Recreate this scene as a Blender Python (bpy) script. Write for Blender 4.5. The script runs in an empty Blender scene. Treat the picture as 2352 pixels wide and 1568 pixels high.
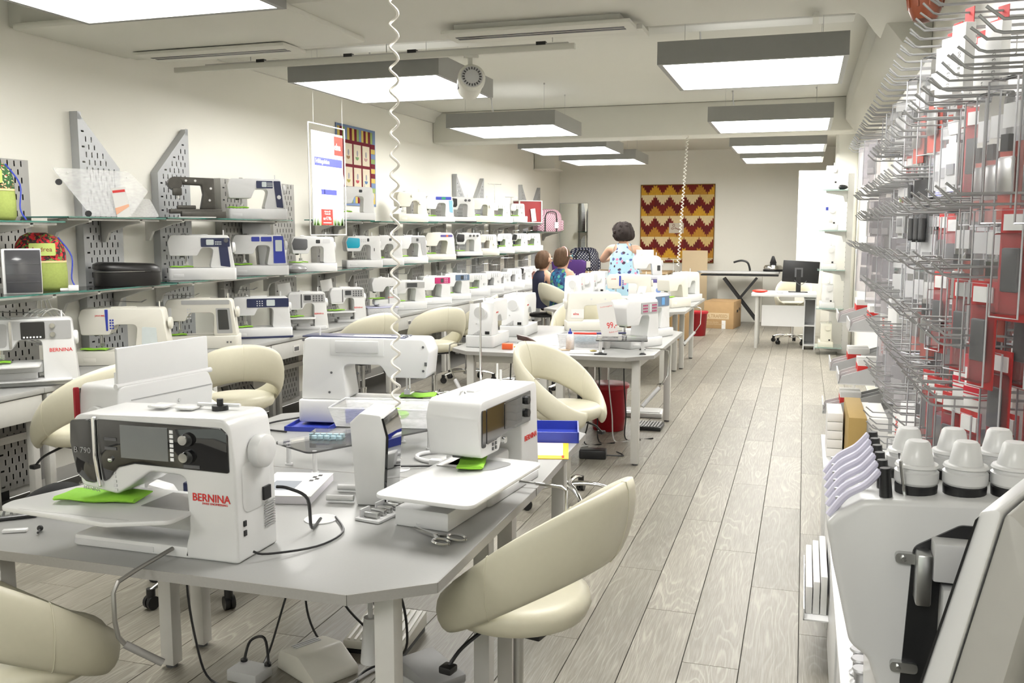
import bpy, bmesh, math, random
from mathutils import Vector, Matrix, Quaternion
random.seed(7)
SC = bpy.context.scene
COL = SC.collection
R = math.radians
# ---------------------------------------------------------------- camera
cam_d = bpy.data.cameras.new('camera'); cam = bpy.data.objects.new('camera', cam_d); COL.objects.link(cam)
cam_d.sensor_width = 36.0; cam_d.lens = 36.0 * 2130.0 / 2352.0; cam_d.clip_start = .05
cam.location = (0, 0, 1.5); cam.rotation_euler = (R(90 - 6.75), 0, R(17.42))
SC.camera = cam
# ---------------------------------------------------------------- world, exposure
w = bpy.data.worlds.new('world'); SC.world = w; w.use_nodes = True
w.node_tree.nodes['Background'].inputs[0].default_value = (1, .97, .9, 1)
w.node_tree.nodes['Background'].inputs[1].default_value = .95
SC.view_settings.view_transform = 'Standard'; SC.view_settings.look = 'None'
SC.view_settings.gamma = 1.0; SC.view_settings.use_curve_mapping = False
SC.view_settings.exposure = 0.56
SC.cycles.use_denoising = True
SC.cycles.use_adaptive_sampling = True; SC.cycles.adaptive_threshold = .06; SC.cycles.max_bounces = 5; SC.cycles.diffuse_bounces = 3; SC.cycles.glossy_bounces = 2; SC.cycles.transmission_bounces = 2; SC.cycles.transparent_max_bounces = 8
SC.cycles.caustics_reflective = False; SC.cycles.caustics_refractive = False
SC.cycles.debug_bvh_type = 'STATIC_BVH'
LAMP_POWER = 12.0          # emission of the pendant diffusers
# ---------------------------------------------------------------- materials
MATS = {}
def mat(name, col, rough=.5, metal=0, var=.04, scale=30, spec=.5, coat=0, bump=0, trans=0, emit=0):
    if name in MATS: return MATS[name]
    m = bpy.data.materials.new(name); m.use_nodes = True
    nt = m.node_tree; b = nt.nodes['Principled BSDF']; L = nt.links
    b.inputs['Roughness'].default_value = rough; b.inputs['Metallic'].default_value = metal
    b.inputs['Specular IOR Level'].default_value = spec; b.inputs['Coat Weight'].default_value = coat
    b.inputs['Transmission Weight'].default_value = trans
    tc = nt.nodes.new('ShaderNodeTexCoord'); n = nt.nodes.new('ShaderNodeTexNoise')
    n.inputs['Scale'].default_value = scale; n.inputs['Detail'].default_value = 3
    L.new(tc.outputs['Object'], n.inputs['Vector'])
    mx = nt.nodes.new('ShaderNodeMix'); mx.data_type = 'RGBA'
    c = list(col)
    mx.inputs[6].default_value = [max(0, x * (1 - var)) for x in c] + [1]
    mx.inputs[7].default_value = [min(1, x * (1 + var)) for x in c] + [1]
    L.new(n.outputs['Fac'], mx.inputs[0]); L.new(mx.outputs[2], b.inputs['Base Color'])
    if bump:
        bp = nt.nodes.new('ShaderNodeBump'); bp.inputs['Strength'].default_value = bump; bp.inputs['Distance'].default_value = .002
        L.new(n.outputs['Fac'], bp.inputs['Height']); L.new(bp.outputs['Normal'], b.inputs['Normal'])
    if emit:
        b.inputs['Emission Color'].default_value = c + [1]; b.inputs['Emission Strength'].default_value = emit
    MATS[name] = m; return m
def clear(name, col=(1, 1, 1), opacity=.12, rough=.05, gl=.25):
    """thin clear plastic or glass sheet: see-through body, tinted, with surface reflections"""
    if name in MATS: return MATS[name]
    m = bpy.data.materials.new(name); m.use_nodes = True; nt = m.node_tree; nt.nodes.clear(); L = nt.links
    o = nt.nodes.new('ShaderNodeOutputMaterial'); t = nt.nodes.new('ShaderNodeBsdfTransparent'); d = nt.nodes.new('ShaderNodeBsdfPrincipled')
    g = nt.nodes.new('ShaderNodeBsdfGlossy'); g.inputs['Roughness'].default_value = rough
    f = nt.nodes.new('ShaderNodeLayerWeight'); f.inputs['Blend'].default_value = gl
    n = nt.nodes.new('ShaderNodeTexNoise'); n.inputs['Scale'].default_value = 18
    mr = nt.nodes.new('ShaderNodeMapRange'); mr.inputs[3].default_value = opacity * .7; mr.inputs[4].default_value = opacity * 1.3
    L.new(n.outputs['Fac'], mr.inputs[0])
    t.inputs[0].default_value = list(col) + [1]; d.inputs['Base Color'].default_value = list(col) + [1]; d.inputs['Roughness'].default_value = .4
    a = nt.nodes.new('ShaderNodeMixShader'); b = nt.nodes.new('ShaderNodeMixShader')
    L.new(mr.outputs[0], a.inputs[0]); L.new(t.outputs[0], a.inputs[1]); L.new(d.outputs[0], a.inputs[2])
    L.new(f.outputs['Fresnel'], b.inputs[0]); L.new(a.outputs[0], b.inputs[1]); L.new(g.outputs[0], b.inputs[2])
    L.new(b.outputs[0], o.inputs[0]); MATS[name] = m; return m
WHITE = mat('white_plastic', (.67, .67, .665), .32, spec=.5, coat=.15, var=.012)
CREAM = mat('cream_plastic', (.66, .64, .57), .36, var=.012)
IVORY = mat('ivory_plastic', (.70, .68, .58), .4, var=.015)
GREYP = mat('grey_plastic', (.36, .36, .36), .4)
LGREY = mat('light_grey_plastic', (.58, .58, .58), .4)
DGREY = mat('dark_grey_plastic', (.10, .10, .105), .35)
BLACK = mat('black_plastic', (.012, .012, .013), .35)
GLOSS = mat('glossy_black', (.008, .008, .009), .06, coat=1)
SCREEN = mat('dark_screen', (.035, .037, .04), .12, coat=.6)
SMOKE = mat('smoky_plastic', (.06, .06, .065), .12, coat=.5)
LSCREEN = mat('pale_screen', (.55, .6, .6), .2)
CHROME = mat('chrome', (.75, .75, .74), .12, 1, var=.01)
STEEL = mat('brushed_steel', (.55, .55, .54), .3, 1)
NAVY = mat('navy_plastic', (.018, .025, .075), .3)
BLUE = mat('blue_plastic', (.03, .05, .35), .35)
CYAN = mat('turquoise_plastic', (.0, .33, .47), .35)
MAGENTA = mat('magenta_plastic', (.42, .02, .12), .35)
SLATE = mat('slate_blue_plastic', (.10, .15, .23), .35)
SILVER = mat('silver_plastic', (.42, .42, .42), .32, .3)
RED = mat('red_plastic', (.36, .006, .016), .4)
REDINK = mat('red_ink', (.62, .03, .025), .6)
GREYINK = mat('grey_ink', (.3, .3, .3), .6)
WHITEINK = mat('white_ink', (.85, .85, .85), .6)
BLACKINK = mat('black_ink', (.02, .02, .02), .6)
LIME = mat('lime_fabric', (.30, .66, .05), .85, var=.08, scale=120, bump=.1)
ORANGE = mat('orange_plastic', (.8, .13, .03), .4)
YELLOW = mat('yellow_card', (.75, .45, .02), .6)
PAPER = mat('paper', (.70, .69, .665), .8, var=.015)
CARD = mat('cardboard', (.42, .27, .13), .85, var=.08, scale=14)
CARDD = mat('brown_card', (.33, .22, .07), .8)
LEATHER = mat('cream_leather', (.62, .59, .46), .42, var=.025, scale=60, bump=.12)
TABLETOP = mat('grey_laminate', (.33, .33, .32), .33, var=.03, scale=160, spec=.5)
TABLEEDGE = mat('edge_band', (.33, .32, .30), .55, var=.06, scale=200)
FRAME = mat('grey_metal', (.42, .415, .40), .4, .25, var=.03)
LFRAME = mat('light_metal', (.60, .59, .56), .4, .1, var=.03)
PEG = mat('perforated_metal', (.43, .44, .45), .45, .3, var=.04)
PEGD = mat('perforated_metal_bronze', (.33, .325, .31), .45, .35, var=.04)
GLASS = clear('glass_sheet', (.93, .98, .96), .05, .02, .35)
GLASSEDGE = mat('glass_edge', (.02, .13, .10), .12, coat=.6)
ACRYL = clear('clear_acrylic', (1, 1, 1), .10, .03, .2)
FROST = clear('frosted_acrylic', (1, 1, 1), .3, .3, .015)
PACK = clear('clear_blister', (.97, .97, .98), .06, .03, .16)
PACKD = clear('smoky_blister', (.80, .78, .80), .2, .04, .16)
TUB = clear('translucent_tub', (.96, .96, .97), .5, .2, .12)
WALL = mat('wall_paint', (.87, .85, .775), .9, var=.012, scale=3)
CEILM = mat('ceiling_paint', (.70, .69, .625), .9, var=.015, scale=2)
SKIN = mat('skin', (.55, .33, .23), .5, var=.06, scale=15)
HAIRD = mat('dark_hair', (.016, .009, .007), .85, var=.5, scale=60)
HAIRB = mat('brown_hair', (.075, .038, .016), .8, var=.5, scale=60)
WOOD = mat('beech_wood', (.58, .42, .24), .55, var=.06, scale=12)
BRONZE = mat('copper_brown', (.14, .035, .014), .3, .3, var=.2)
# ---------------------------------------------------------------- geometry helpers
class MB:
    def __init__(s): s.v = []; s.f = []
    def add(s, vs, fs):
        o = len(s.v); s.v += [tuple(v) for v in vs]; s.f += [tuple(i + o for i in f) for f in fs]; return s
    def bx(s, x0, x1, y0, y1, z0, z1):
        return s.add([(x0, y0, z0), (x1, y0, z0), (x1, y1, z0), (x0, y1, z0), (x0, y0, z1), (x1, y0, z1), (x1, y1, z1), (x0, y1, z1)],
                     [(3, 2, 1, 0), (4, 5, 6, 7), (0, 1, 5, 4), (1, 2, 6, 5), (2, 3, 7, 6), (3, 0, 4, 7)])
    def prism(s, poly, a, b, ax='z', poly2=None):
        p2 = poly2 or poly; n = len(poly)
        def P(q, t): return {'z': (q[0], q[1], t), 'y': (q[0], t, q[1]), 'x': (t, q[0], q[1])}[ax]
        vs = [P(q, a) for q in poly] + [P(q, b) for q in p2]
        return s.add(vs, [tuple(range(n))[::-1], tuple(range(n, 2 * n))] + [(i, (i + 1) % n, n + (i + 1) % n, n + i) for i in range(n)])
    def cyl(s, p, q, r, r2=None, n=12, caps=True):
        p = Vector(p); q = Vector(q); r2 = r if r2 is None else r2; d = (q - p).normalized()
        u = d.orthogonal().normalized(); w_ = d.cross(u)
        A = [(math.cos(2 * math.pi * i / n), math.sin(2 * math.pi * i / n)) for i in range(n)]
        vs = [p + (u * a + w_ * b) * r for a, b in A] + [q + (u * a + w_ * b) * r2 for a, b in A]
        fs = [(i, (i + 1) % n, n + (i + 1) % n, n + i) for i in range(n)]
        if caps: fs += [tuple(range(n))[::-1], tuple(range(n, 2 * n))]
        return s.add(vs, fs)
    def tube(s, pts, r, n=6, caps=True):
        pts = [Vector(p) for p in pts]; m = len(pts); vs = []; u = None
        rr = r if isinstance(r, (list, tuple)) else [r] * m
        for i, p in enumerate(pts):
            d = (pts[min(i + 1, m - 1)] - pts[max(i - 1, 0)]).normalized()
            u = d.orthogonal().normalized() if u is None else (u - d * u.dot(d)).normalized()
            w_ = d.cross(u)
            vs += [p + (u * math.cos(2 * math.pi * k / n) + w_ * math.sin(2 * math.pi * k / n)) * rr[i] for k in range(n)]
        fs = [(i * n + k, i * n + (k + 1) % n, (i + 1) * n + (k + 1) % n, (i + 1) * n + k) for i in range(m - 1) for k in range(n)]
        if caps: fs += [tuple(range(n))[::-1], tuple(range((m - 1) * n, m * n))]
        return s.add(vs, fs)
    def lathe(s, prof, c=(0, 0, 0), n=16, sx=1, sy=1):
        vs = []; m = len(prof)
        for r, z in prof:
            vs += [(c[0] + sx * r * math.cos(2 * math.pi * k / n), c[1] + sy * r * math.sin(2 * math.pi * k / n), c[2] + z) for k in range(n)]
        fs = [(i * n + k, i * n + (k + 1) % n, (i + 1) * n + (k + 1) % n, (i + 1) * n + k) for i in range(m - 1) for k in range(n)]
        fs += [tuple(range(n))[::-1], tuple(range((m - 1) * n, m * n))]
        return s.add(vs, fs)
    def loft(s, rings, caps=True):
        n = len(rings[0]); m = len(rings); vs = [p for r in rings for p in r]
        fs = [(i * n + k, i * n + (k + 1) % n, (i + 1) * n + (k + 1) % n, (i + 1) * n + k) for i in range(m - 1) for k in range(n)]
        if caps: fs += [tuple(range(n))[::-1], tuple(range((m - 1) * n, m * n))]
        return s.add(vs, fs)
    def ball(s, c, r, n=12, m=8):
        rx, ry, rz = r if isinstance(r, (tuple, list)) else (r, r, r)
        rings = []
        for i in range(m + 1):
            t = math.pi * (i + .02) / (m + .04) - math.pi / 2
            rings.append([(c[0] + rx * math.cos(t) * math.cos(2 * math.pi * k / n), c[1] + ry * math.cos(t) * math.sin(2 * math.pi * k / n), c[2] + rz * math.sin(t)) for k in range(n)])
        return s.loft(rings)
    def tf(s, M):
        s.v = [tuple(M @ Vector(v)) for v in s.v]; return s
    def mesh(s, name, bevel=0, seg=2, ang=40):
        me = bpy.data.meshes.new(name); me.from_pydata([tuple(v) for v in s.v], [], s.f); me.update()
        bm = bmesh.new(); bm.from_mesh(me); bmesh.ops.recalc_face_normals(bm, faces=bm.faces)
        if bevel:
            ed = [e for e in bm.edges if len(e.link_faces) == 2 and e.calc_face_angle(0) > R(35)]
            bmesh.ops.bevel(bm, geom=ed, offset=bevel, segments=seg, profile=.5, affect='EDGES', clamp_overlap=True)
        bm.to_mesh(me); bm.free()
        me.polygons.foreach_set('use_smooth', [True] * len(me.polygons)); me.set_sharp_from_angle(angle=R(ang)); me.update()
        return me
    def obj(s, name, m, parent=None, bevel=0, seg=2, ang=40, loc=None, rz=0):
        o = bpy.data.objects.new(name, s.mesh(name, bevel, seg, ang)); COL.objects.link(o)
        if m: o.data.materials.append(m)
        if parent: o.parent = parent
        if loc is not None: o.location = loc
        if rz: o.rotation_euler = (0, 0, rz)
        return o
def fillet(poly, r, seg=4):
    """round the corners of a 2-D polygon; r is one radius or one for each corner"""
    n = len(poly); out = []
    for i, p in enumerate(poly):
        ri = r[i] if isinstance(r, (list, tuple)) else r
        p = Vector(p); a = Vector(poly[i - 1]) - p; b = Vector(poly[(i + 1) % n]) - p
        la, lb = a.length, b.length
        if ri <= 0 or la < 1e-6 or lb < 1e-6: out.append(tuple(p)); continue
        a /= la; b /= lb; c = max(-1, min(1, a.dot(b))); th = math.acos(c)
        if th > R(175): out.append(tuple(p)); continue
        d = min(ri / math.tan(th / 2), la * .49, lb * .49)
        p0 = p + a * d; p1 = p + b * d
        for k in range(seg + 1):
            t = k / seg; q = p0 * (1 - t) ** 2 + p * 2 * t * (1 - t) + p1 * t * t; out.append(tuple(q))
    return out
def rrect(x0, x1, y0, y1, r, seg=4): return fillet([(x0, y0), (x1, y0), (x1, y1), (x0, y1)], r, seg)
def tag(o, label=None, cat=None, group=None, kind=None):
    if label: o['label'] = label
    if cat: o['category'] = cat
    if group: o['group'] = group
    if kind: o['kind'] = kind
    return o
def thing(name, label, cat, loc=(0, 0, 0), rz=0, group=None):
    o = bpy.data.objects.new(name, None); COL.objects.link(o); o.empty_display_size = .05
    o.location = loc; o.rotation_euler = (0, 0, rz); return tag(o, label, cat, group)
def link_copy(o, parent=None):
    c = o.copy(); COL.objects.link(c); c.parent = parent
    for ch in list(o.children): link_copy(ch, c)
    return c
def place(o, label, loc, rz=0, group=None):
    o.location = loc; o.rotation_euler = (0, 0, rz); o['label'] = label
    if group: o['group'] = group
    return o
def part(name, data, m, parent, loc=(0, 0, 0), rot=(0, 0, 0)):
    o = bpy.data.objects.new(name, data); COL.objects.link(o); o.parent = parent; o.location = loc; o.rotation_euler = rot
    if m and not data.materials: data.materials.append(m)
    return o
def text(name, s, size, m, parent, loc, rot=(R(90), 0, 0), align='LEFT', depth=.0004, sx=1, bold=False):
    c = bpy.data.curves.new(name, 'FONT'); c.body = s; c.size = size; c.extrude = depth; c.align_x = align; c.resolution_u = 2
    if bold: c.offset = size * .012
    o = bpy.data.objects.new(name, c); COL.objects.link(o)
    me = bpy.data.meshes.new_from_object(o.evaluated_get(bpy.context.evaluated_depsgraph_get()))
    bpy.data.objects.remove(o); bpy.data.curves.remove(c)
    me.materials.clear(); me.materials.append(m)
    o = bpy.data.objects.new(name, me); COL.objects.link(o); o.parent = parent; o.location = loc; o.rotation_euler = rot; o.scale = (sx, 1, 1)
    return o
def bez(p0, p1, p2, p3, n=12):
    p0, p1, p2, p3 = map(Vector, (p0, p1, p2, p3))
    return [p0 * (1 - t) ** 3 + p1 * 3 * t * (1 - t) ** 2 + p2 * 3 * t * t * (1 - t) + p3 * t ** 3 for t in [i / n for i in range(n + 1)]]
def spline(pts, k=5):
    P = [Vector(p) for p in pts]; out = []
    for i in range(len(P) - 1):
        a, b, c, d = P[max(i - 1, 0)], P[i], P[i + 1], P[min(i + 2, len(P) - 1)]
        for j in range(k):
            t = j / k; out.append(.5 * ((2 * b) + (c - a) * t + (2 * a - 5 * b + 4 * c - d) * t * t + (3 * b - a - 3 * c + d) * t ** 3))
    return out + [P[-1]]
def cable(label, pts, r=.0035, m=None, cat='cable', name='cable', group=None):
    return tag(MB().tube(spline(pts), r, 6).obj(name, m or BLACK), label, cat, group)
# ================================================================ the room
XL, XR, YB, ZC = -4.27, .62, 16.5, 2.9
def struct(name, mb, m, parent=None, bevel=0):
    o = mb.obj(name, m, parent, bevel=bevel)
    if not parent: o['kind'] = 'structure'
    return o
# ---- floor: vinyl oak planks laid along the room
def plank_mat():
    m = bpy.data.materials.new('limed_oak'); m.use_nodes = True; nt = m.node_tree; L = nt.links; b = nt.nodes['Principled BSDF']
    N = nt.nodes.new
    tc = N('ShaderNodeTexCoord'); oi = N('ShaderNodeObjectInfo')
    mu = N('ShaderNodeMath'); mu.operation = 'MULTIPLY'; mu.inputs[1].default_value = 37.0; L.new(oi.outputs['Random'], mu.inputs[0])
    cb = N('ShaderNodeCombineXYZ'); L.new(mu.outputs[0], cb.inputs[0]); L.new(mu.outputs[0], cb.inputs[1]); L.new(mu.outputs[0], cb.inputs[2])
    ad = N('ShaderNodeVectorMath'); ad.operation = 'ADD'; L.new(tc.outputs['Object'], ad.inputs[0]); L.new(cb.outputs[0], ad.inputs[1])
    mp = N('ShaderNodeMapping'); mp.inputs['Scale'].default_value = (7.5, 1.05, 1); L.new(ad.outputs[0], mp.inputs[0])
    n1 = N('ShaderNodeTexNoise'); n1.inputs['Scale'].default_value = 1.0; n1.inputs['Detail'].default_value = 1.5; L.new(mp.outputs[0], n1.inputs['Vector'])
    k = N('ShaderNodeMath'); k.operation = 'MULTIPLY'; k.inputs[1].default_value = 17.0; L.new(n1.outputs['Fac'], k.inputs[0])
    fr = N('ShaderNodeMath'); fr.operation = 'FRACT'; L.new(k.outputs[0], fr.inputs[0])
    rp = N('ShaderNodeValToRGB'); e = rp.color_ramp.elements
    e[0].position = 0; e[0].color = (.9, .9, .9, 1); e[1].position = .16; e[1].color = (.1, .1, .1, 1)
    x = e.new(.8); x.color = (.22, .22, .22, 1); x = e.new(.97); x.color = (.9, .9, .9, 1)
    L.new(fr.outputs[0], rp.inputs[0])
    mp2 = N('ShaderNodeMapping'); mp2.inputs['Scale'].default_value = (260, 9, 1); L.new(ad.outputs[0], mp2.inputs[0])
    n2 = N('ShaderNodeTexNoise'); n2.inputs['Scale'].default_value = 1; n2.inputs['Detail'].default_value = 3; L.new(mp2.outputs[0], n2.inputs['Vector'])
    rp2 = N('ShaderNodeValToRGB'); rp2.color_ramp.elements[0].position = .42; rp2.color_ramp.elements[1].position = .66; L.new(n2.outputs['Fac'], rp2.inputs[0])
    mp3 = N('ShaderNodeMapping'); mp3.inputs['Scale'].default_value = (9, 2.2, 1); L.new(ad.outputs[0], mp3.inputs[0])
    n3 = N('ShaderNodeTexNoise'); n3.inputs['Scale'].default_value = 1; L.new(mp3.outputs[0], n3.inputs['Vector'])
    m1 = N('ShaderNodeMath'); m1.operation = 'MULTIPLY'; L.new(rp.outputs[0], m1.inputs[0])
    r3 = N('ShaderNodeMapRange'); r3.inputs[1].default_value = .35; r3.inputs[2].default_value = .7; L.new(n3.outputs['Fac'], r3.inputs[0]); L.new(r3.outputs[0], m1.inputs[1])
    s1 = N('ShaderNodeMath'); s1.operation = 'MULTIPLY_ADD'; s1.inputs[1].default_value = .55; L.new(rp2.outputs[0], s1.inputs[0]); L.new(m1.outputs[0], s1.inputs[2])
    mx = N('ShaderNodeMix'); mx.data_type = 'RGBA'; L.new(s1.outputs[0], mx.inputs[0])
    mx.inputs[6].default_value = (.195, .178, .144, 1); mx.inputs[7].default_value = (.335, .313, .262, 1)
    hv = N('ShaderNodeHueSaturation'); L.new(mx.outputs[2], hv.inputs['Color'])
    vr = N('ShaderNodeMapRange'); vr.inputs[3].default_value = .84; vr.inputs[4].default_value = 1.13; L.new(oi.outputs['Random'], vr.inputs[0]); L.new(vr.outputs[0], hv.inputs['Value'])
    L.new(hv.outputs[0], b.inputs['Base Color']); b.inputs['Roughness'].default_value = .42
    bp = N('ShaderNodeBump'); bp.inputs['Strength'].default_value = .15; bp.inputs['Distance'].default_value = .001; L.new(s1.outputs[0], bp.inputs['Height']); L.new(bp.outputs[0], b.inputs['Normal'])
    return m
OAK = plank_mat()
floor = struct('floor', MB().bx(XL, XR, -3, YB, -.06, -.008), mat('floor_joint', (.10, .095, .085), .8))
PW, PL = .194, 1.22
pm = MB().bx(-PW / 2 + .001, PW / 2 - .001, -PL / 2 + .001, PL / 2 - .001, -.009, 0).mesh('plank', .0008, 1); pm.materials.append(OAK)
for i in range(22):
    x = .42 - .195 * i + .0975
    off = (i * .43) % PL
    for j in range(14):
        y0 = .2 + off + j * PL - PL
        y1 = min(y0 + PL, YB)
        if y1 - y0 < .1 or y1 < 1.3 or x - PW / 2 < XL: continue
        o = bpy.data.objects.new('plank', pm); COL.objects.link(o); o.parent = floor
        o.location = (x, (y0 + y1) / 2, 0); o.scale = (1, (y1 - y0) / PL, 1)
# ---- walls
struct('wall_left', MB().bx(XL - .15, XL, -3, YB + .15, 0, 3.2), WALL)
struct('wall_back', MB().bx(XL, 1.2, YB, YB + .15, 0, 3.2), WALL)
struct('wall_right', MB().bx(XR, XR + .15, -3, YB, 0, 3.2), WALL)
wf = struct('wall_front', MB().bx(XL, -3.6, -3.15, -3, 0, 3.2).bx(.2, XR, -3.15, -3, 0, 3.2).bx(-3.6, .2, -3.15, -3, 2.5, 3.2).bx(-3.6, .2, -3.15, -3, 0, .4), WALL)
win = struct('window_1', MB().bx(-3.6, .2, -3.1, -3.05, .4, .46).bx(-3.6, .2, -3.1, -3.05, 2.44, 2.5).bx(-3.6, -3.54, -3.1, -3.05, .4, 2.5).bx(.14, .2, -3.1, -3.05, .4, 2.5).bx(-1.73, -1.67, -3.1, -3.05, .4, 2.5), FRAME)
for a, b in ((-3.54, -1.73), (-1.67, .14)):
    struct('pane', MB().bx(a, b, -3.08, -3.07, .46, 2.44), GLASS, win)
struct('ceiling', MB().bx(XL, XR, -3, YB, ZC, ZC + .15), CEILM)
# lowered beam across the room and its plaster coves
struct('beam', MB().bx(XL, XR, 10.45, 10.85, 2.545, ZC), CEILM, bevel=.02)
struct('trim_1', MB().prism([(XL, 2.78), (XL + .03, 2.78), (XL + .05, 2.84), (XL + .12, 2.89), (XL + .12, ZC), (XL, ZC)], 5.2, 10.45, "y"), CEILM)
struct('trim_2', MB().bx(XL, .25, 6.25, 6.45, 2.82, ZC), CEILM, bevel=.01)
struct('baseboard_left', MB().bx(XL, XL + .015, 1, YB, 0, .08), LFRAME)
struct('baseboard_back', MB().bx(XL, .3, YB - .015, YB, 0, .08), DGREY)
# soffit box above the hook wall and the column behind it
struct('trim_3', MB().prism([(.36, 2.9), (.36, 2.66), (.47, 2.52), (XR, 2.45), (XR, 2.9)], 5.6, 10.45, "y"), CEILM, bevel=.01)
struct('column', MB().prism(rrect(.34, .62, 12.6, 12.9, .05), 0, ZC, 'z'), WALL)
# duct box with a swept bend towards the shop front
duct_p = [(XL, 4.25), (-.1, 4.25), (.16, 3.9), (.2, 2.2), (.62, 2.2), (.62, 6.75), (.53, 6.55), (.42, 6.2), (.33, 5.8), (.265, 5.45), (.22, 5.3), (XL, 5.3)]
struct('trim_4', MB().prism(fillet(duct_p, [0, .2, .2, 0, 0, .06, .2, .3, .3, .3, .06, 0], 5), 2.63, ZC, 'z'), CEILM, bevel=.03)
struct('trim_5', MB().bx(-4.2, -2.5, 4.2, 5.1, 2.60, 2.64), CEILM, bevel=.015)
# pipe brackets on the duct
for x in (-.9, .0):
    tag(MB().bx(x, x + .03, 5.302, 5.33, 2.58, 2.9).bx(x, x + .03, 5.1, 5.302, 2.58, 2.605).obj('duct_bracket', CEILM), 'white angle bracket holding the ceiling duct' + (' near its bend' if x > -.5 else ' beside the slot diffuser'), 'bracket')
# slot diffusers
def diffuser(x0, label):
    t = thing('air_diffuser', label, 'air vent', (x0, 5.0, 2.575))
    MB().bx(.06, .99, -.06, .11, .02, .11).obj('housing', CEILM, t, bevel=.006)
    MB().prism([(0, -.1), (1.05, -.1), (1.05, .16), (0, .16)], 0, .02).obj('flange', CEILM, t, bevel=.004)
    MB().bx(.05, 1.0, 0, .025, -.002, .004).obj('slot', BLACK, t)
    MB().bx(.05, 1.0, .045, .07, -.002, .004).obj('slot', BLACK, t)
diffuser(-3.98, 'white slot air diffuser under the duct beside the long wall')
diffuser(-1.95, 'white slot air diffuser under the middle of the duct')
# ---- square pendant lamps
LAMP = mat('lamp_diffuser', (1, .985, .95), .5, emit=LAMP_POWER, var=0)
LAMPUP = mat('lamp_uplight', (1, .985, .95), .5, emit=LAMP_POWER * .5, var=0)
SHADE = mat('lamp_grey', (.30, .30, .285), .5, .1, var=.03)
def pendant(x, y, label):
    s = .545
    t = thing('pendant_lamp', label, 'lamp', (x, y, 2.5), 0, 'square pendant lamps')
    for a in range(4):
        m = MB().prism([(-s, -s), (s, -s), (s - .03, -s + .03), (-s + .03, -s + .03)], -.004, .13); M = Matrix.Rotation(a * math.pi / 2, 4, 'Z')
        m.tf(M).obj('frame_side', SHADE, t)
    MB().bx(-s + .03, s - .03, -s + .03, s - .03, .002, .012).obj('diffuser', LAMP, t)
    MB().bx(-s + .03, s - .03, -s + .03, s - .03, .10, .105).obj('top_cover', SHADE, t)
    for a in (-.3, 0, .3):
        MB().bx(-.42, .42, a - .012, a + .012, .106, .112).obj('uplight_tube', LAMPUP, t)
    for a, b in ((-.4, -.4), (.4, -.4), (-.4, .4), (.4, .4)):
        MB().cyl((a, b, .1), (a, b, .4), .0015, n=5).cyl((a, b, .385), (a, b, .4), .008, n=6).obj('wire', STEEL, t)
    MB().tube(spline([(-.4, .4, .4), (-.38, .42, .25), (-.3, .42, .2), (-.2, .4, .15), (-.15, .4, .11)]), .005).obj('flex', LGREY, t)
for y, w_ in ((-1.2, 'unseen fill added by the shop window'), (3.28, 'before the ceiling duct'), (6.2, 'beside the hanging price poster'), (9.1, 'short of the ceiling beam'), (11.47, 'under the ceiling beam'), (13.45, 'close to the mirror wall')):  # window-end lamp is unseen, added to brighten faces turned to the camera
    pendant(-2.81, y, 'square grey pendant lamp over the display desks, ' + w_)
for y, w_ in ((-1.2, 'unseen fill added by the shop window'), (3.0, 'before the ceiling duct'), (6.28, 'behind the ceiling duct'), (9.33, 'short of the ceiling beam'), (11.9, 'behind the ceiling beam'), (13.8, 'close to the patchwork wall')):  # its window-end lamp is likewise an added, unseen fill light
    pendant(-.34, y, 'square grey pendant lamp over the aisle, ' + w_)
# ---- lighting track with a spot
t = thing('lighting_track', 'white ceiling lighting track running across the room', 'track', (0, 5.6, 2.59))
MB().bx(-4.2, -1.36, -.018, .018, 0, .035).obj('rail', CEILM, t, bevel=.002)
MB().bx(-3.95, -1.4, -.012, .012, .036, .045).obj('carrier', LFRAME, t)
for x in (-3.55, -2.9, -2.45, -1.6): MB().bx(x, x + .06, -.016, .016, .036, .056).obj('clip', BLACK, t)
for x in (-3.6, -2.6, -1.5): MB().cyl((x, 0, .05), (x, 0, .31), .003, n=6).obj('hanger', STEEL, t)
t = thing('track_spotlight', 'white round track spotlight with slotted back', 'spotlight', (-2.03, 5.6, 2.42), R(25))
hs = MB().lathe([(.055, -.11), (.075, -.09), (.078, .02), (.085, .06), (.085, .10), (.07, .115)], n=24).tf(Matrix.Rotation(R(78), 4, 'X'))
hs.obj('housing', CEILM, t)
fc = thing('grille', None, None); fc.parent = t
MB().lathe([(.066, .112), (.066, .118), (.01, .119)], n=24).tf(Matrix.Rotation(R(78), 4, 'X')).obj('rear_grille', LGREY, t)
bpy.data.objects.remove(fc)
for k in range(20):
    a = 2 * math.pi * k / 20
    MB().bx(.045, .06, -.004, .004, .117, .121).tf(Matrix.Rotation(R(78), 4, 'X') @ Matrix.Rotation(a, 4, 'Z')).obj('fin', DGREY, t)
for k in range(8):
    MB().bx(-.079, -.05, -.03 - .008 * k - .003, -.03 - .008 * k, -.03, .03).tf(Matrix.Translation((0, .09, 0))).obj('slot', DGREY, t)
MB().bx(-.012, .012, -.012, .012, .06, .17).bx(-.04, .05, -.016, .016, .155, .172).obj('stem', CEILM, t)
# white vent box high on the wall near the mirror
t = thing('wall_vent', 'white square vent box high on the wall near the mirror', 'vent', (-4.22, 15.0, 2.5))
MB().bx(-.04, .30, -.2, .2, .02, .3).obj('box', CEILM, t, bevel=.005)
MB().bx(-.04, .33, -.23, .23, 0, .02).obj('flange', WALL, t)
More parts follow.
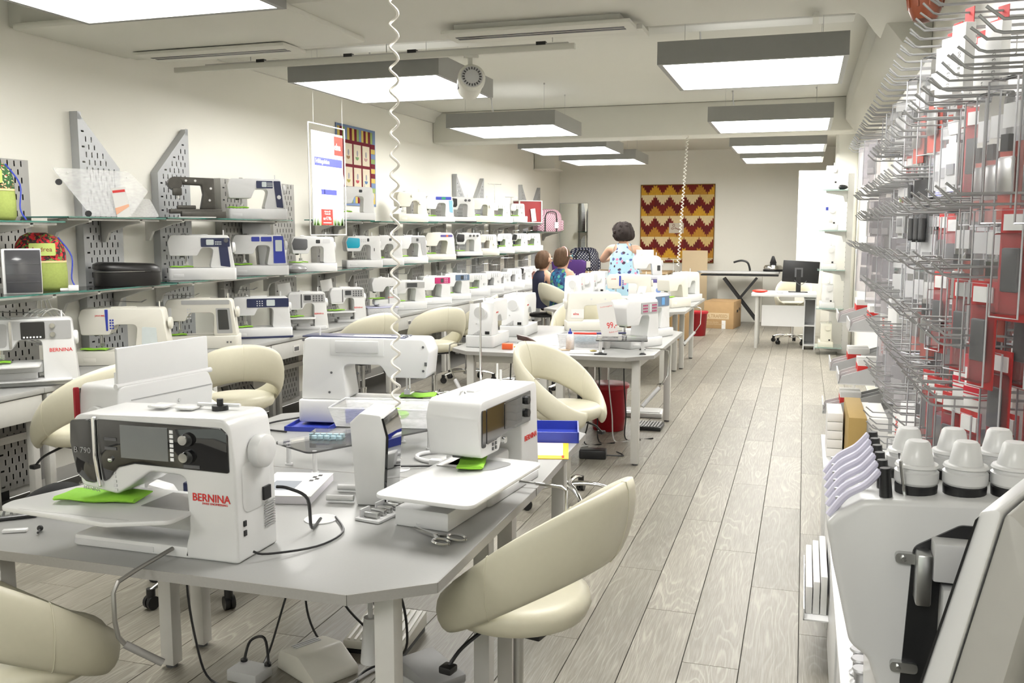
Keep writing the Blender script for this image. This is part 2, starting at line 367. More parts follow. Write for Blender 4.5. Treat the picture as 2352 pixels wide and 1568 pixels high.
# coiled cables hanging from the ceiling
def coil(p, q, turns, r, rt, label, pow_=.75):
    p, q = Vector(p), Vector(q); pts = []
    n = turns * 12
    for i in range(n + 1):
        t_ = i / n; s = 1 - (1 - t_) ** (1 / pow_) if pow_ < 1 else t_
        c = p.lerp(q, s); a = 2 * math.pi * turns * t_
        pts.append(c + Vector((math.cos(a) * r, math.sin(a) * r, 0)))
    tag(MB().tube(pts, rt, 6).obj('coiled_cable', mat('cable_white', (.72, .69, .62), .4)), label, 'cable')
coil((-1.19, 2.635, 2.9), (-1.212, 2.635, .76), 36, .0125, .0042, 'white coiled power cable hanging down to the workshop table with two sewing machines', .85)
coil((-1.25, 10.5, 2.9), (-1.34, 10.45, 1.12), 44, .012, .005, 'white coiled power cable hanging in front of the autumn patchwork', 1)
# brown lamp shade high above the hook wall
t = thing('copper_bell', 'brown ribbed bell lamp hanging before the hook wall', 'lamp', (.385, 3.75, 2.25))
MB().lathe([(.012, .0), (.04, .008), (.055, .04), (.062, .10), (.06, .18), (.03, .22)], n=18).obj('shade', BRONZE, t)
for k in range(9): a = 2 * math.pi * k / 9; MB().tube([(.057 * math.cos(a), .057 * math.sin(a), .05), (.065 * math.cos(a), .065 * math.sin(a), .1), (.062 * math.cos(a), .062 * math.sin(a), .18)], .004, 5).obj('rib', BRONZE, t)
MB().cyl((0, 0, .2), (0, 0, .38), .012, n=10).obj('stem', WHITE, t)
# ================================================================ perforated uprights on the long wall
PX = XL + .06        # face of the uprights
def perf_mesh(w, z0, z1, tri=0, apex='near', d=.058):
    """sheet-metal channel w wide, with real slots; tri adds a sloping top above z1"""
    m = MB(); cw, rh = .047, .046
    def q(y0, y1, a, b):
        if y1 - y0 > 1e-4: m.add([(0, y0, a), (0, y1, a), (0, y1, b), (0, y0, b)], [(0, 1, 2, 3)])
    def row(y0, y1, a, k):
        b = a + rh; off = (cw / 2) * (k % 2) + .012; y = y0
        q(y0, y0 + off, a, b); y = y0 + off
        while y + cw < y1 - .008:
            if k % 2: sy, sz = .0045, .016
            else: sy, sz = (.0045, .015)
            if abs(y - (y0 + off)) < 1e-6 and k % 2 == 0: sy, sz = .012, .005
            cy, cz = y + cw / 2, a + rh / 2
            q(y, cy - sy, a, b); q(cy + sy, y + cw, a, b); q(cy - sy, cy + sy, a, cz - sz); q(cy - sy, cy + sy, cz + sz, b)
            y += cw
        q(y, y1, a, b)
    k = 0; z = z0
    while z + rh <= z1 + 1e-6: row(0, w, z, k); z += rh; k += 1
    zt = z
    if tri:
        n = int(tri / rh)
        for i in range(n):
            wa, wb = w * (1 - i / n), w * (1 - (i + 1) / n)
            if apex == 'near':
                row(0, max(wb, .03), z, k)
                m.add([(0, wb, z), (0, wa, z), (0, wb, z + rh)], [(0, 1, 2)])
            else:
                row(w - max(wb, .03), w, z, k)
                m.add([(0, w - wb, z), (0, w - wa, z), (0, w - wb, z + rh)], [(0, 1, 2)])
            z += rh; k += 1
    # returned flanges
    zn, zf = (z if (tri and apex == 'near') else zt), (z if (tri and apex == 'far') else zt)
    m.add([(0, 0, z0), (-d, 0, z0), (-d, 0, zn), (0, 0, zn)], [(0, 1, 2, 3)])
    m.add([(0, w, z0), (-d, w, z0), (-d, w, zf), (0, w, zf)], [(0, 1, 2, 3)])
    m.add([(0, 0, zn), (-d, 0, zn), (-d, w, zf), (0, w, zf)], [(0, 1, 2, 3)])
    return m.mesh('sheet')
PIT = .7128
tris = {0: 'near', 1: 'far', 9: 'near', 10: 'far', 13: 'near', 14: 'far'}
flat = perf_mesh(.345, .06, 1.92); flat.materials.append(PEGD)
low = perf_mesh(.345, .06, 1.62); low.materials.append(PEGD)
tn = perf_mesh(.345, .06, 1.90, .33, 'near'); tn.materials.append(PEG)
tf_ = perf_mesh(.345, .06, 1.90, .33, 'far'); tf_.materials.append(PEG)
between = ['beside the green name-tag backpack', 'behind the frosted acrylic sheet', 'behind the bare metal machine skeleton', 'behind the stout machine with round badge', 'between the round-badge machine and the price poster',
           'behind the hanging price poster', 'below the cradle quilt', 'just past the cradle quilt', 'beside the coiled cable', 'behind the upper machine with blue keypad', 'with sloping top, behind the black-faced machine',
           'with sloping top, behind the plain upper machine', 'behind the upper overlockers', 'near the upper serger pole', 'with pointed top behind the red case', 'with pointed top behind the pink dotted bag']
for i in range(-1, 15):
    y = 4.664 + PIT * i - (.03 if i < 0 else 0)
    me = {'near': tn, 'far': tf_}.get(tris.get(i)) or (low if i in (4, 5, 6) else flat)
    t = thing('perforated_upright', 'grey perforated steel upright ' + between[i + 1], 'upright', (PX, y, 0))
    part('sheet', me, None, t)
    MB().bx(-.045, -.04, .012, .333, .07, 1.60 if me is low else 1.88).obj('slot_shade_sheet', BLACK, t)  # black sheet stands in for the shade behind the slots
    MB().bx(-.055, -.02, .03, .09, 0, .06).obj('foot', BLACK, t)
# ================================================================ glass shelves with brackets
SHZ = []
def shelf_z(y, row): return next(z for a, b, z, g in SHZ if g == row and a - .02 <= y <= b + .02)
def shelf(y0, y1, z, x1, label, group, brk=None, hooks=()):
    SHZ.append((y0, y1, z, group))
    t = thing('glass_shelf', label, 'shelf', (PX + .004, y0, z), 0, group)
    L = y1 - y0; D = x1 - PX - .004
    g = MB().bx(0, D - .0035, .0035, L - .0035, -.008, 0).obj('glass', GLASS, t)
    MB().bx(D - .0035, D, 0, L, -.008, 0).obj('glass_edge', GLASSEDGE, t)
    MB().bx(0, D, 0, .0035, -.008, 0).obj('glass_edge', GLASSEDGE, t)
    MB().bx(0, D, L - .0035, L, -.008, 0).obj('glass_edge', GLASSEDGE, t)
    MB().bx(D - .10, D - .03, .03, L - .03, -.022, -.009).obj('front_rail', LFRAME, t, bevel=.003)
    for b in (brk if brk else (.2, L - .2)):
        MB().prism([(0, -.009), (D - .03, -.009), (D - .03, -.03), (D - .12, -.045), (.06, -.09), (.03, -.15), (0, -.15)], b - .012, b + .012, 'y').obj('bracket', LFRAME, t, bevel=.002)
    for b in hooks:
        MB().tube([(.02, b, -.1), (D - .02, b, -.1), (D + .01, b, -.085), (D, b + .02, -.085), (D - .04, b + .02, -.1)], .0025, 5).obj('wire_hook', STEEL, t)
SX = -3.88
G1, G2 = 'upper glass shelves', 'middle glass shelves'
shelf(3.0, 4.0, 1.555, -3.72, 'upper glass shelf carrying the flowered green backpack', G1)
shelf(4.19, 5.02, 1.585, SX, 'upper glass shelf carrying the frosted acrylic sheet', G1)
shelf(5.03, 6.56, 1.592, SX, 'upper glass shelf carrying the bare metal machine skeleton', G1)
shelf(7.3, 8.04, 1.606, SX, 'short upper glass shelf half behind the hanging price poster', G1)
shelf(8.17, 9.62, 1.60, SX, 'upper glass shelf starting past the coiled cable', G1)
shelf(9.63, 11.1, 1.61, SX, 'upper glass shelf carrying the black-faced machine', G1)
shelf(11.11, 12.6, 1.62, SX, 'upper glass shelf carrying the tall overlocker', G1)
shelf(12.61, 14.0, 1.63, SX, 'upper glass shelf carrying the red case', G1)
shelf(14.0, 15.3, 1.50, SX - .02, 'glass shelf carrying the pink dotted bag', G1)
shelf(3.0, 4.06, 1.19, -3.66, 'middle glass shelf carrying the green and red name-tag backpack', G2, hooks=(.75,))
shelf(4.23, 5.1, 1.168, SX, 'middle glass shelf carrying the round black zip case', G2, hooks=(.55,))
shelf(5.11, 6.42, 1.172, SX, 'middle glass shelf carrying two stout white machines with blue panels', G2, hooks=(.2, .9))
shelf(6.43, 7.85, 1.168, SX, 'middle glass shelf carrying the turquoise-faced machine', G2)
shelf(7.86, 9.25, 1.17, SX, 'middle glass shelf carrying the machine with grey front panel', G2, hooks=(.9,))
shelf(9.26, 10.66, 1.185, SX, 'middle glass shelf carrying the rounded white machine', G2)
shelf(10.67, 12.1, 1.195, SX, 'middle glass shelf carrying a black-faced machine and an overlocker', G2)
shelf(12.11, 14.05, 1.205, SX, 'middle glass shelf carrying only overlockers', G2)
# ================================================================ desks along the wall
TZ = .72
def wall_desk(y0, y1, label):
    t = thing('wall_desk', label, 'desk', (-3.63, y0, 0), 0, 'desks along the wall')
    L = y1 - y0; W_ = 3.63 + PX - .004
    MB().bx(W_, 0, 0, L - .003, TZ - .028, TZ - .0008).obj('desk_top', TABLETOP, t, bevel=.002)
    MB().bx(W_ + .08, -.02, .02, L - .02, TZ - .05, TZ - .03).obj('under_frame', FRAME, t)
    n = 2; w_ = (L - .02) / n
    for k in range(n):
        a = .01 + k * w_
        d = MB().bx(-.35, -.006, a + .006, a + w_ - .006, TZ - .155, TZ - .034).obj('drawer', mat('grey_drawer', (.45, .445, .42), .45), t, bevel=.002)
        c = a + w_ / 2
        MB().bx(-.0065, -.003, c - .045, c + .045, TZ - .12, TZ - .07).obj('handle_plate', LFRAME, d)
        MB().bx(-.0045, -.002, c - .032, c + .032, TZ - .112, TZ - .082).obj('handle_recess', DGREY, d)
    for y in (.05, L - .05):
        for x in (-.045, -.42): MB().bx(x - .02, x + .02, y - .02, y + .02, 0, TZ - .03).obj('leg', LFRAME, t, bevel=.002)
    MB().bx(-.5, -.48, .06, L - .06, .35, .39).obj('back_rail', LFRAME, t)
dl = ['carrying the silver and white machine with two chrome knobs', 'carrying two broad cream machines', 'carrying the machine with navy base', 'carrying two small white free-arm machines', 'carrying the machine with silver front panel', 'carrying the magenta-panelled machine', 'carrying the first overlockers', 'carrying the overlocker with red tray']
ys = [2.3, 3.70, 5.1, 6.5, 7.9, 9.3, 10.7, 12.1, 13.6]
for i in range(8): wall_desk(ys[i], ys[i + 1], 'grey wall desk with drawers ' + dl[i])
# a power rail and plugs under the desks
for y, s in ((5.75, 'by the navy-based machine'), (7.2, 'by the small free-arm machines')):
    t = thing('socket_strip', 'white socket strip on the wall under the desk ' + s, 'socket', (XL, y, .42))
    MB().bx(0, .06, 0, .3, 0, .07).obj('housing', WHITE, t, bevel=.004)
    for k in (0, 1): MB().bx(.06, .1, .05 + .12 * k, .1 + .12 * k, .02, .06).obj('plug', BLACK, t)
    for k in (0, 1, 2):
        cable(('short', 'middle', 'long')[k] + ' black cable loop at the socket strip ' + s, [(XL + .12, y + .07 + .1 * k, .34), (XL + .2, y + .1 + .1 * k, .2 - .05 * k), (XL + .3, y + .15 + .12 * k, .12), (XL + .24, y + .3 + .1 * k, .2), (XL + .13, y + .34 + .1 * k, .3)], .004, group='cables under the wall desks')
# ================================================================ workshop tables
def wtable(poly, legs, label, aprons=(), rings=()):
    t = thing('workshop_table', label, 'table', (0, 0, 0))
    MB().prism(poly, TZ - .026, TZ - .0008).obj('table_top', TABLETOP, t, bevel=.0015)
    n = len(poly)
    e = MB()
    c = Vector((sum(p[0] for p in poly) / n, sum(p[1] for p in poly) / n))
    for k in range(n):
        a, b = Vector(poly[k]), Vector(poly[(k + 1) % n]); d = (b - a).normalized(); o = Vector((d.y, -d.x))
        if o.dot(a - c) < 0: o = -o
        q = [a, b, b + o * .0025, a + o * .0025]
        MB().prism([tuple(v) for v in q], TZ - .0255, TZ - .0012).obj('edge_band', TABLEEDGE, t)
    for x, y in legs:
        MB().bx(x - .025, x + .025, y - .025, y + .025, .012, TZ - .026).obj('leg', LFRAME, t, bevel=.002)
        MB().cyl((x, y, 0), (x, y, .013), .02, n=10).obj('foot', DGREY, t)
    for (x0, y0, x1, y1) in aprons:
        MB().bx(min(x0, x1) - .012, max(x0, x1) + .012, min(y0, y1) - .012, max(y0, y1) + .012, TZ - .09, TZ - .027).obj('apron', LFRAME, t, bevel=.002)
    for x, y in rings:
        MB().lathe([(.036, 0), (.045, 0), (.045, .003), (.041, .0045), (.036, .003)], (x, y, TZ - .0012), 20).obj('cable_ring', LGREY, t)
    return t
def leg_rect(x0, x1, y0, y1): return [(x0, y0), (x1, y0), (x0, y1), (x1, y1)]
def apr(x0, x1, y0, y1): return [(x0 + .03, y0, x1 - .03, y0), (x0 + .03, y1, x1 - .03, y1), (x0, y0 + .03, x0, y1 - .03), (x1, y0 + .03, x1, y1 - .03)]
wtable([(-1.97, 1.735), (-.92, 1.735), (-.76, 1.86), (-.76, 2.66), (-2.13, 2.66), (-2.13, 1.87)], leg_rect(-2.05, -.9, 1.9, 2.58), 'grey workshop table with clipped corners carrying the black-fronted sewing machine', apr(-2.05, -.9, 1.9, 2.58)[2:], [(-1.235, 2.19)])
wtable([(-2.13, 2.668), (-.76, 2.668), (-.79, 3.47), (-.94, 3.6), (-1.97, 3.6), (-2.13, 3.47)], leg_rect(-2.05, -.88, 2.75, 3.42), 'grey workshop table with clipped corners where the coiled cable ends', apr(-2.05, -.88, 2.75, 3.42)[1:], [(-1.261, 2.745)])
wtable([(-2.25, 5.83), (-2.1, 5.69), (-1.553, 5.69), (-1.553, 7.47), (-2.1, 7.47), (-2.25, 7.33)], leg_rect(-2.12, -1.61, 5.84, 7.3), 'grey workshop table carrying two white machines with round handwheels', apr(-2.12, -1.61, 5.84, 7.3), [(-1.65, 6.9)])
wtable([(-1.55, 5.69), (-1.04, 5.69), (-.892, 5.85), (-.892, 7.31), (-1.04, 7.47), (-1.55, 7.47)], leg_rect(-1.5, -1.0, 5.84, 7.3), 'grey workshop table carrying the price sign and a bottle', apr(-1.5, -1.0, 5.84, 7.3))
wtable([(-2.54, 9.2), (-2.28, 8.94), (-1.36, 8.94), (-1.1, 9.2), (-1.1, 10.1), (-2.54, 10.1)], leg_rect(-2.4, -1.3, 9.1, 10.0), 'grey workshop table carrying the row of white machine backs', apr(-2.4, -1.3, 9.1, 10.0))
wtable([(-2.54, 10.11), (-1.1, 10.11), (-1.1, 11.1), (-1.3, 11.3), (-2.3, 11.3), (-2.54, 11.1)], leg_rect(-2.4, -1.25, 10.2, 11.1), 'grey workshop table carrying a white machine on a printed box', apr(-2.4, -1.25, 10.2, 11.1))
# ================================================================ swivel chairs with a curved cream back
def make_chair():
    t = thing('swivel_chair', 'cream leather swivel chair', 'chair', (0, 0, 0), 0, 'cream swivel chairs')
    DZ = .085
    # seat cushion
    m = MB()
    m.lathe([(.02, .395 + DZ), (.17, .395 + DZ), (.205, .41 + DZ), (.218, .435 + DZ), (.212, .462 + DZ), (.18, .474 + DZ), (.09, .470 + DZ), (.01, .468 + DZ)], n=32, sy=.96)
    m.obj('seat', LEATHER, t, ang=70)
    # tilted ring back; local +Y is the back of the chair
    ringv = []; N = 56; A = R(160)
    for i in range(N + 1):
        ph = -A + 2 * A * i / N; c = math.cos(ph)
        s = (1 + c) / 2                                   # 1 at the back, 0 at the front
        ztop = .45 + DZ + .35 * s ** 1.2
        wid = .09 + .125 * s ** .8                        # height of the padded band along its slope
        lean = .09 * s
        end = min(1, (A - abs(ph)) / R(26)); k = .35 + .65 * math.sqrt(max(0, end * (2 - end)))
        r0 = .205 + .045 * s
        d = Vector((math.sin(ph), c, 0))
        zb = ztop - wid * k
        pts = []
        th = .030 * k
        for j in range(14):
            a = 2 * math.pi * j / 14
            u = (1 + math.sin(a)) / 2; off = math.cos(a) * th * (.75 + .25 * abs(math.cos(a)))
            z = zb + (ztop - zb) * u; rr = r0 + lean * (z - DZ - .43) / .46 + off
            pts.append((d.x * rr, d.y * rr, z))
        ringv.append(pts)
    bk = MB().loft(ringv).obj('backrest', LEATHER, t, ang=80)
    # stitched seams
    for k in (14, 28, 42):
        cc = [Vector(p) for p in ringv[k]]; cen = sum(cc, Vector()) / 14
        MB().tube([cen + (p - cen) * 1.012 for p in cc] + [cen + (cc[0] - cen) * 1.012], .0016, 5).obj('seam', LEATHER, bk)
    MB().bx(-.10, .10, -.10, .12, .375 + DZ, .396 + DZ).obj('seat_plate', BLACK, t, bevel=.004)
    MB().cyl((0, 0, .25), (0, 0, .38 + DZ), .015, n=16).obj('gas_piston', STEEL, t)
    MB().cyl((0, 0, .10), (0, 0, .255), .026, n=18).cyl((0, 0, .255), (0, 0, .27), .029, n=18).obj('column_sleeve', CHROME, t)
    MB().tube(spline([(.05, -.05, .38 + DZ), (.16, -.09, .34 + DZ), (.2, -.11, .30 + DZ)]), .006).obj('lever', BLACK, t)
    MB().bx(.185, .225, -.13, -.09, .285 + DZ, .305 + DZ).obj('lever_grip', BLACK, t, bevel=.005)
    MB().lathe([(.03, .075), (.045, .08), (.045, .105), (.03, .13)], n=16).obj('hub', CHROME, t)
    for k in range(5):
        a = 2 * math.pi * k / 5 + .3; d = Vector((math.cos(a), math.sin(a), 0)); sd = Vector((-d.y, d.x, 0))
        rings = []
        for i in range(9):
            s = i / 8; r = .03 + .26 * s; z = .108 + .012 * math.sin(s * 2.2) - .042 * s * s; wv = .021 - .008 * s; hv = .014 - .004 * s
            c = d * r + Vector((0, 0, z)); rings.append([c + sd * wv * math.cos(q) + Vector((0, 0, hv * math.sin(q))) for q in [2 * math.pi * j / 10 for j in range(10)]])
        MB().loft(rings).obj('star_arm', CHROME, t)
        c = d * .285
        MB().cyl((c.x, c.y, .04), (c.x, c.y, .085), .019, n=12).obj('caster_stem', BLACK, t)
        q = MB()
        for sgn in (-1, 1): q.cyl(c + sd * sgn * .004 + Vector((0, 0, .028)), c + sd * sgn * .022 + Vector((0, 0, .028)), .028, n=16)
        q.cyl(c - sd * .006 + Vector((0, 0, .03)), c + sd * .006 + Vector((0, 0, .03)), .02, n=10)
        q.obj('caster', BLACK, t)
    return t
CH = make_chair()
# (label, x, y, heading): heading is the direction the sitter faces, measured from +X
chairs = [('cream swivel chair drawn up to the black-fronted sewing machine', -1.75, 1.66, 72),
          ('cream swivel chair in the aisle beside the scissors table', -.70, 2.29, 168),
          ('cream swivel chair at the desk with the silver and white machine', -3.36, 3.64, 172),
          ('cream swivel chair with open lower back at the two broad cream machines', -3.12, 4.62, 130),
          ('cream swivel chair half hidden behind the machine with the open lid', -2.36, 3.22, 0),
          ('cream swivel chair turned at the desk behind the big machine back', -3.32, 6.62, 150),
          ('cream swivel chair with rounded back beside the coiled cable', -3.02, 7.38, 135),
          ('cream swivel chair leaning away at the magenta-panelled machine desk', -3.2, 8.7, 190),
          ('cream swivel chair between the aisle and the red waste bin', -1.22, 4.9, -22),
          ('cream swivel chair behind the machine pair with round handwheels', -2.55, 8.35, 10),
          ('cream swivel chair behind the table with the price sign', -2.0, 8.3, -100),
          ('cream swivel chair the woman in the blue top sits on', -2.84, 11.13, 50),
          ('cream swivel chair beside the standing woman', -1.72, 12.4, -60),
          ('cream swivel chair behind the white desk with the monitor', -.12, 13.05, -95)]
for i, (lb, x, y, h) in enumerate(chairs):
    o = CH if i == 0 else link_copy(CH)
    place(o, lb, (x, y, 0), R(h - 270)); o.scale = (.93, .93, .97 if i == 0 else 1)
# ================================================================ sewing machines
# local frame: operator stands at -Y, needle head at -X, handwheel at +X, base on z = 0
GM = 'sewing machines on display'
def front_pt(F, rz, back):
    return (F[0] - math.sin(rz) * back, F[1] + math.cos(rz) * back, F[2])
FOOTM = None
def needle_set(t, x, zh, zb, D=.13, y=0):
    """needle bar, presser bar and foot below the head"""
    MB().cyl((x, y, zb + .03), (x, y, zh + .02), .0035, n=8).cyl((x, y, zb + .02), (x, y, zb + .032), .0012, n=6).obj('needle_bar', CHROME, t)
    m = MB().cyl((x + .008, y + .015, zb + .022), (x + .008, y + .015, zh + .02), .004, n=8)
    m.bx(x - .006, x + .018, y + .004, y + .022, zb + .022, zb + .04)
    m.prism([(-.012, -.03), (-.003, -.03), (-.002, .0), (.012, .0), (.013, -.03), (.022, -.03), (.02, .018), (-.010, .018)], zb + .0195, zb + .0235).v[-16:]
    m.v[-16:] = [(a + x, b + y, c) for a, b, c in m.v[-16:]]
    m.obj('presser_foot', STEEL, t)
    MB().bx(x - .035, x - .01, y - .005, y + .025, zh - .012, zh + .012).obj('needle_threader', DGREY, t, bevel=.003)
def swatch(host, x, zb, why, ang=0, w=.11, d=.07, y=0, fold=.012):
    """folded lime fabric lying on the bed under the foot, a thing of its own"""
    M = host.matrix_basis @ Matrix.Translation((x, y, zb + .0016)) @ Matrix.Rotation(ang, 4, 'Z')
    n = 10; rings = []
    for i in range(n + 1):
        s = i / n; xx = -w * .6 + w * 1.2 * s; lift = fold * .35 * math.sin(s * 5 + 1) ** 2 + .0015
        rings.append([(xx, -d / 2 + .004 * math.sin(s * 7), lift), (xx, -d / 2 - .006, lift + fold * .4), (xx, -d / 2 + .003, lift + fold * .75), (xx, 0, lift + .006), (xx, d / 2, lift + .004), (xx, d / 2, lift + .0012), (xx, 0, lift * .6 + .0008)])
    o = MB().loft(rings).tf(M).obj('fabric_swatch', LIME, ang=60)
    return tag(o, 'lime green fabric swatch ' + why, 'fabric', 'lime fabric swatches')
def machine(label, F, rz, short=None, W=.40, H=.29, D=.13, hb=.068, Db=.18, hw=.125, zh=.135, za=.205, cw=.095, cwb=.105, tp=.012, hs=.012,
            base='flat', body=None, bed=None, face=None, panels=(), knobs=(), wheel=True, brand=None, green=True, gang=.2, table=None, r=.028,
            foot=True, group=GM, pins=True, cat='sewing machine', top=None, over=0, basecol=None):
    body = body or WHITE; rz = R(rz)
    t = thing('sewing_machine', label, cat, front_pt(F, rz, Db / 2), rz, group)
    xl, xr = -W / 2, W / 2
    zb0 = hb if base == 'flat' else 0
    poly = [(xr + (.012 if base == 'free' else .004), zb0), (xr - tp, H), (xl + .02, H), (xl, H - .05), (xl + hs, zh), (xl + hw, zh), (xl + hw + .03, za), (xr - cw, za), (xr - cwb, hb)]
    if base == 'free': poly += [(xr - cwb, 0)]
    MB().prism(fillet(poly, [.006, r, r, r, .015, .015, .03, .03, .015] + ([.0] if base == 'free' else []), 4), -D / 2, D / 2, 'y').obj('body', body, t, bevel=.011, seg=3)
    if base == 'flat':
        MB().prism(rrect(xl - over, xr + .012, -Db / 2, Db / 2, .022), 0, hb).obj('bed', bed or body, t, bevel=.006)
        MB().bx(xl + .03, xl + .1, -Db / 2 - .001, -Db / 2 + .01, hb * .25, hb * .55).obj('accessory_drawer', bed or body, t, bevel=.002)
        if basecol: MB().prism(rrect(xl - over - .004, xr + .016, -Db / 2 - .004, Db / 2 + .004, .022), 0, .014).obj('base_tray', basecol, t, bevel=.002)
    else:
        MB().prism(rrect(xl + .06, xr, -Db / 2 + .01, Db / 2 - .01, .015), 0, .026).obj('base_plate', LGREY if bed is None else bed, t, bevel=.004)
        MB().prism(rrect(xl + .03, xr - cw, -.045, .045, .02), hb - .055, hb - .002).obj('free_arm', body, t, bevel=.01)
    MB().bx(xl + hw * .3, xl + hw * .95, -.035, .035, hb + .0002, hb + .0015).obj('needle_plate', STEEL, t)
    if foot: needle_set(t, xl + hw * .6, zh, hb, D)
    if face:
        MB().prism(fillet([(xl + .006, H - .055), (xl + hs + .004, zh + .03), (xl + hw - .02, zh + .03), (xl + hw - .005, zh + .05), (xl + hw - .005, H - .02), (xl + .024, H - .012)], .012, 3), -D / 2 - .004, D / 2 - .03, 'y').obj('face_cover', face, t, bevel=.003)
    for p in panels:
        nm, q, m = p[0], p[1], p[2]
        if len(q) == 4 and not isinstance(q[0], (tuple, list)): q = [(q[0], q[1]), (q[2], q[1]), (q[2], q[3]), (q[0], q[3])]
        MB().prism(fillet(q, p[4] if len(p) > 4 else .006, 3), -D / 2 - (p[3] if len(p) > 3 else .002), -D / 2 + .004, 'y').obj(nm, m, t)
    for kx, kz, kr, km in knobs:
        MB().cyl((kx, -D / 2, kz), (kx, -D / 2 - .014, kz), kr, kr * .9, n=18).obj('knob', km, t)
    if wheel:
        MB().lathe([(.012, 0), (.034, 0), (.037, .006), (.035, .018), (.024, .022), (.01, .02)], n=20).tf(Matrix.Translation((xr - .006, 0, za)) @ Matrix.Rotation(R(90), 4, 'Y')).obj('handwheel', body, t)
    if pins:
        MB().cyl((xr - .06, .02, H), (xr - .06, .02, H + .035), .004, n=8).obj('spool_pin', body, t)
        MB().tube([(xl + .09, .02, H - .002), (xl + .1, .02, H + .008), (xl + .12, .02, H + .008), (xl + .13, .02, H - .002)], .003).obj('thread_guide', STEEL, t)
    MB().bx(xl + W * .33, xl + W * .62, .0, .026, H - .002, H + .006).obj('carry_handle', body, t, bevel=.003)
    if brand:
        s, bx_, bz, sz, bm = brand
        text('brand_lettering', s, sz, bm, t, (bx_, -D / 2 - .001, bz), bold=True)
    if table:
        tx0, tx1, ty0, ty1 = table
        e = MB().prism(rrect(tx0, tx1, ty0, ty1, .035, 5), hb - .012, hb - .001).obj('extension_table', body, t, bevel=.003)
        MB().prism(rrect(xl + .08, xr - cw - .03, -.05, .05, .01), .026, hb - .05).obj('table_support', LGREY, t)
    bpy.context.view_layer.update()
    if green: swatch(t, xl + hw * .45, hb + (.001), 'under the needle of the ' + (short or label), gang, w=.12, y=-.03)
    return t
def serger(label, F, rz, H=.27, W=.27, body=None, face=None, cones=(), green=True, stand=True, tray=None, short=None, tall=0, dials=4):
    body = body or WHITE; rz = R(rz); Db = .24
    t = thing('overlocker', label, 'overlocker', front_pt(F, rz, Db / 2), rz, 'overlockers on display')
    xl, xr = -W / 2, W / 2; hb = .09
    MB().prism(fillet([(xl, 0), (xr, 0), (xr + .004, hb), (xl + .01, hb)], .01, 3), -Db / 2, Db / 2, 'y').obj('bed', body, t, bevel=.01)
    poly = [(xr, hb), (xr - .012, H), (xl + .035, H), (xl + .012, H - .06), (xl + .02, hb + .075), (xl + .095, hb + .075), (xl + .11, hb + .10), (xr - .115, hb + .10), (xr - .125, hb)]
    MB().prism(fillet(poly, [.005, .03, .035, .03, .012, .012, .015, .015, .01], 4), -.06, .085, 'y').obj('body', body, t, bevel=.012, seg=3)
    MB().bx(xl + .02, xr - .03, -Db / 2 - .004, -Db / 2 + .01, .012, hb - .014).obj('looper_cover', body, t, bevel=.004)
    if face: MB().prism(fillet([(xl + .014, hb + .085), (xl + .09, hb + .085), (xl + .1, H - .02), (xl + .04, H - .008), (xl + .018, H - .06)], .008, 3), -.066, -.055, 'y').obj('face_cover', face, t)
    for k in range(dials):
        x = xl + .115 + k * .03
        MB().bx(x, x + .010, -.064, -.058, H - .075, H - .022).obj('tension_slot', LGREY, t)
        MB().cyl((x + .005, -.058, H - .05), (x + .005, -.066, H - .05), .009, n=12).obj('tension_dial', body if k % 2 else LGREY, t)
    MB().cyl((xr - .05, -.06, hb + .05), (xr - .05, -.075, hb + .05), .014, n=14).obj('stitch_dial', LGREY, t)
    needle_set(t, xl + .06, hb + .08, hb)
    MB().lathe([(.012, 0), (.03, 0), (.033, .006), (.028, .018), (.01, .02)], n=18).tf(Matrix.Translation((xr - .004, .01, hb + .06)) @ Matrix.Rotation(R(90), 4, 'Y')).obj('handwheel', body, t)
    if stand:
        MB().bx(xl + .01, xr - .01, Db / 2 - .03, Db / 2 + .05, .07, .085).obj('spool_base', body, t, bevel=.004)
        MB().cyl((0, Db / 2 - .005, .08), (0, Db / 2 - .005, H + .10 + tall), .004, n=8).obj('guide_pole', CHROME, t)
        MB().tube([(-.1, Db / 2, H + .105 + tall), (-.1, Db / 2 - .01, H + .095 + tall), (.1, Db / 2 - .01, H + .095 + tall), (.1, Db / 2, H + .105 + tall)], .003).obj('guide_bar', CHROME, t)
        for k, c in enumerate(cones):
            x = xl + .04 + k * .06; m = MATS.get('thread_' + c) or mat('thread_' + c, {'navy': (.02, .03, .12), 'green': (.01, .13, .06), 'red': (.35, .01, .02), 'yellow': (.7, .4, .03), 'cream': (.7, .63, .45), 'black': (.015, .015, .015), 'orange': (.7, .2, .03)}[c], .8, var=.2, scale=200)
            MB().lathe([(.024, .086), (.025, .09), (.014, .19), (.010, .2)], (x, Db / 2 + .01, 0), 14).obj('thread_cone', m, t)
    if tray: MB().prism(rrect(xl - .02, xr - .08, -Db / 2 - .02, Db / 2 - .1, .02), hb, hb + .012).obj('front_tray', tray, t, bevel=.003)
    bpy.context.view_layer.update()
    if green: swatch(t, xl + .07, hb + .001, 'on the ' + (short or label), .3, w=.12, y=-.06)
    return t
def lcd(x0, z0, x1, z1, frame=GREYP, scr=SCREEN, th=.003): return [('display_panel', (x0, z0, x1, z1), frame, th), ('screen', (x0 + .012, z0 + .008, x0 + (x1 - x0) * .6, z1 - .008), scr, th + .0012)]
def dots(x0, z0, nx, nz, dx, dz, s, m, th=.004): return [('button', (x0 + i * dx, z0 + j * dz, x0 + i * dx + s, z0 + j * dz + s), m, th, .001) for i in range(nx) for j in range(nz)]
SH2, SH1 = 1.172, 1.60
XS = -3.905
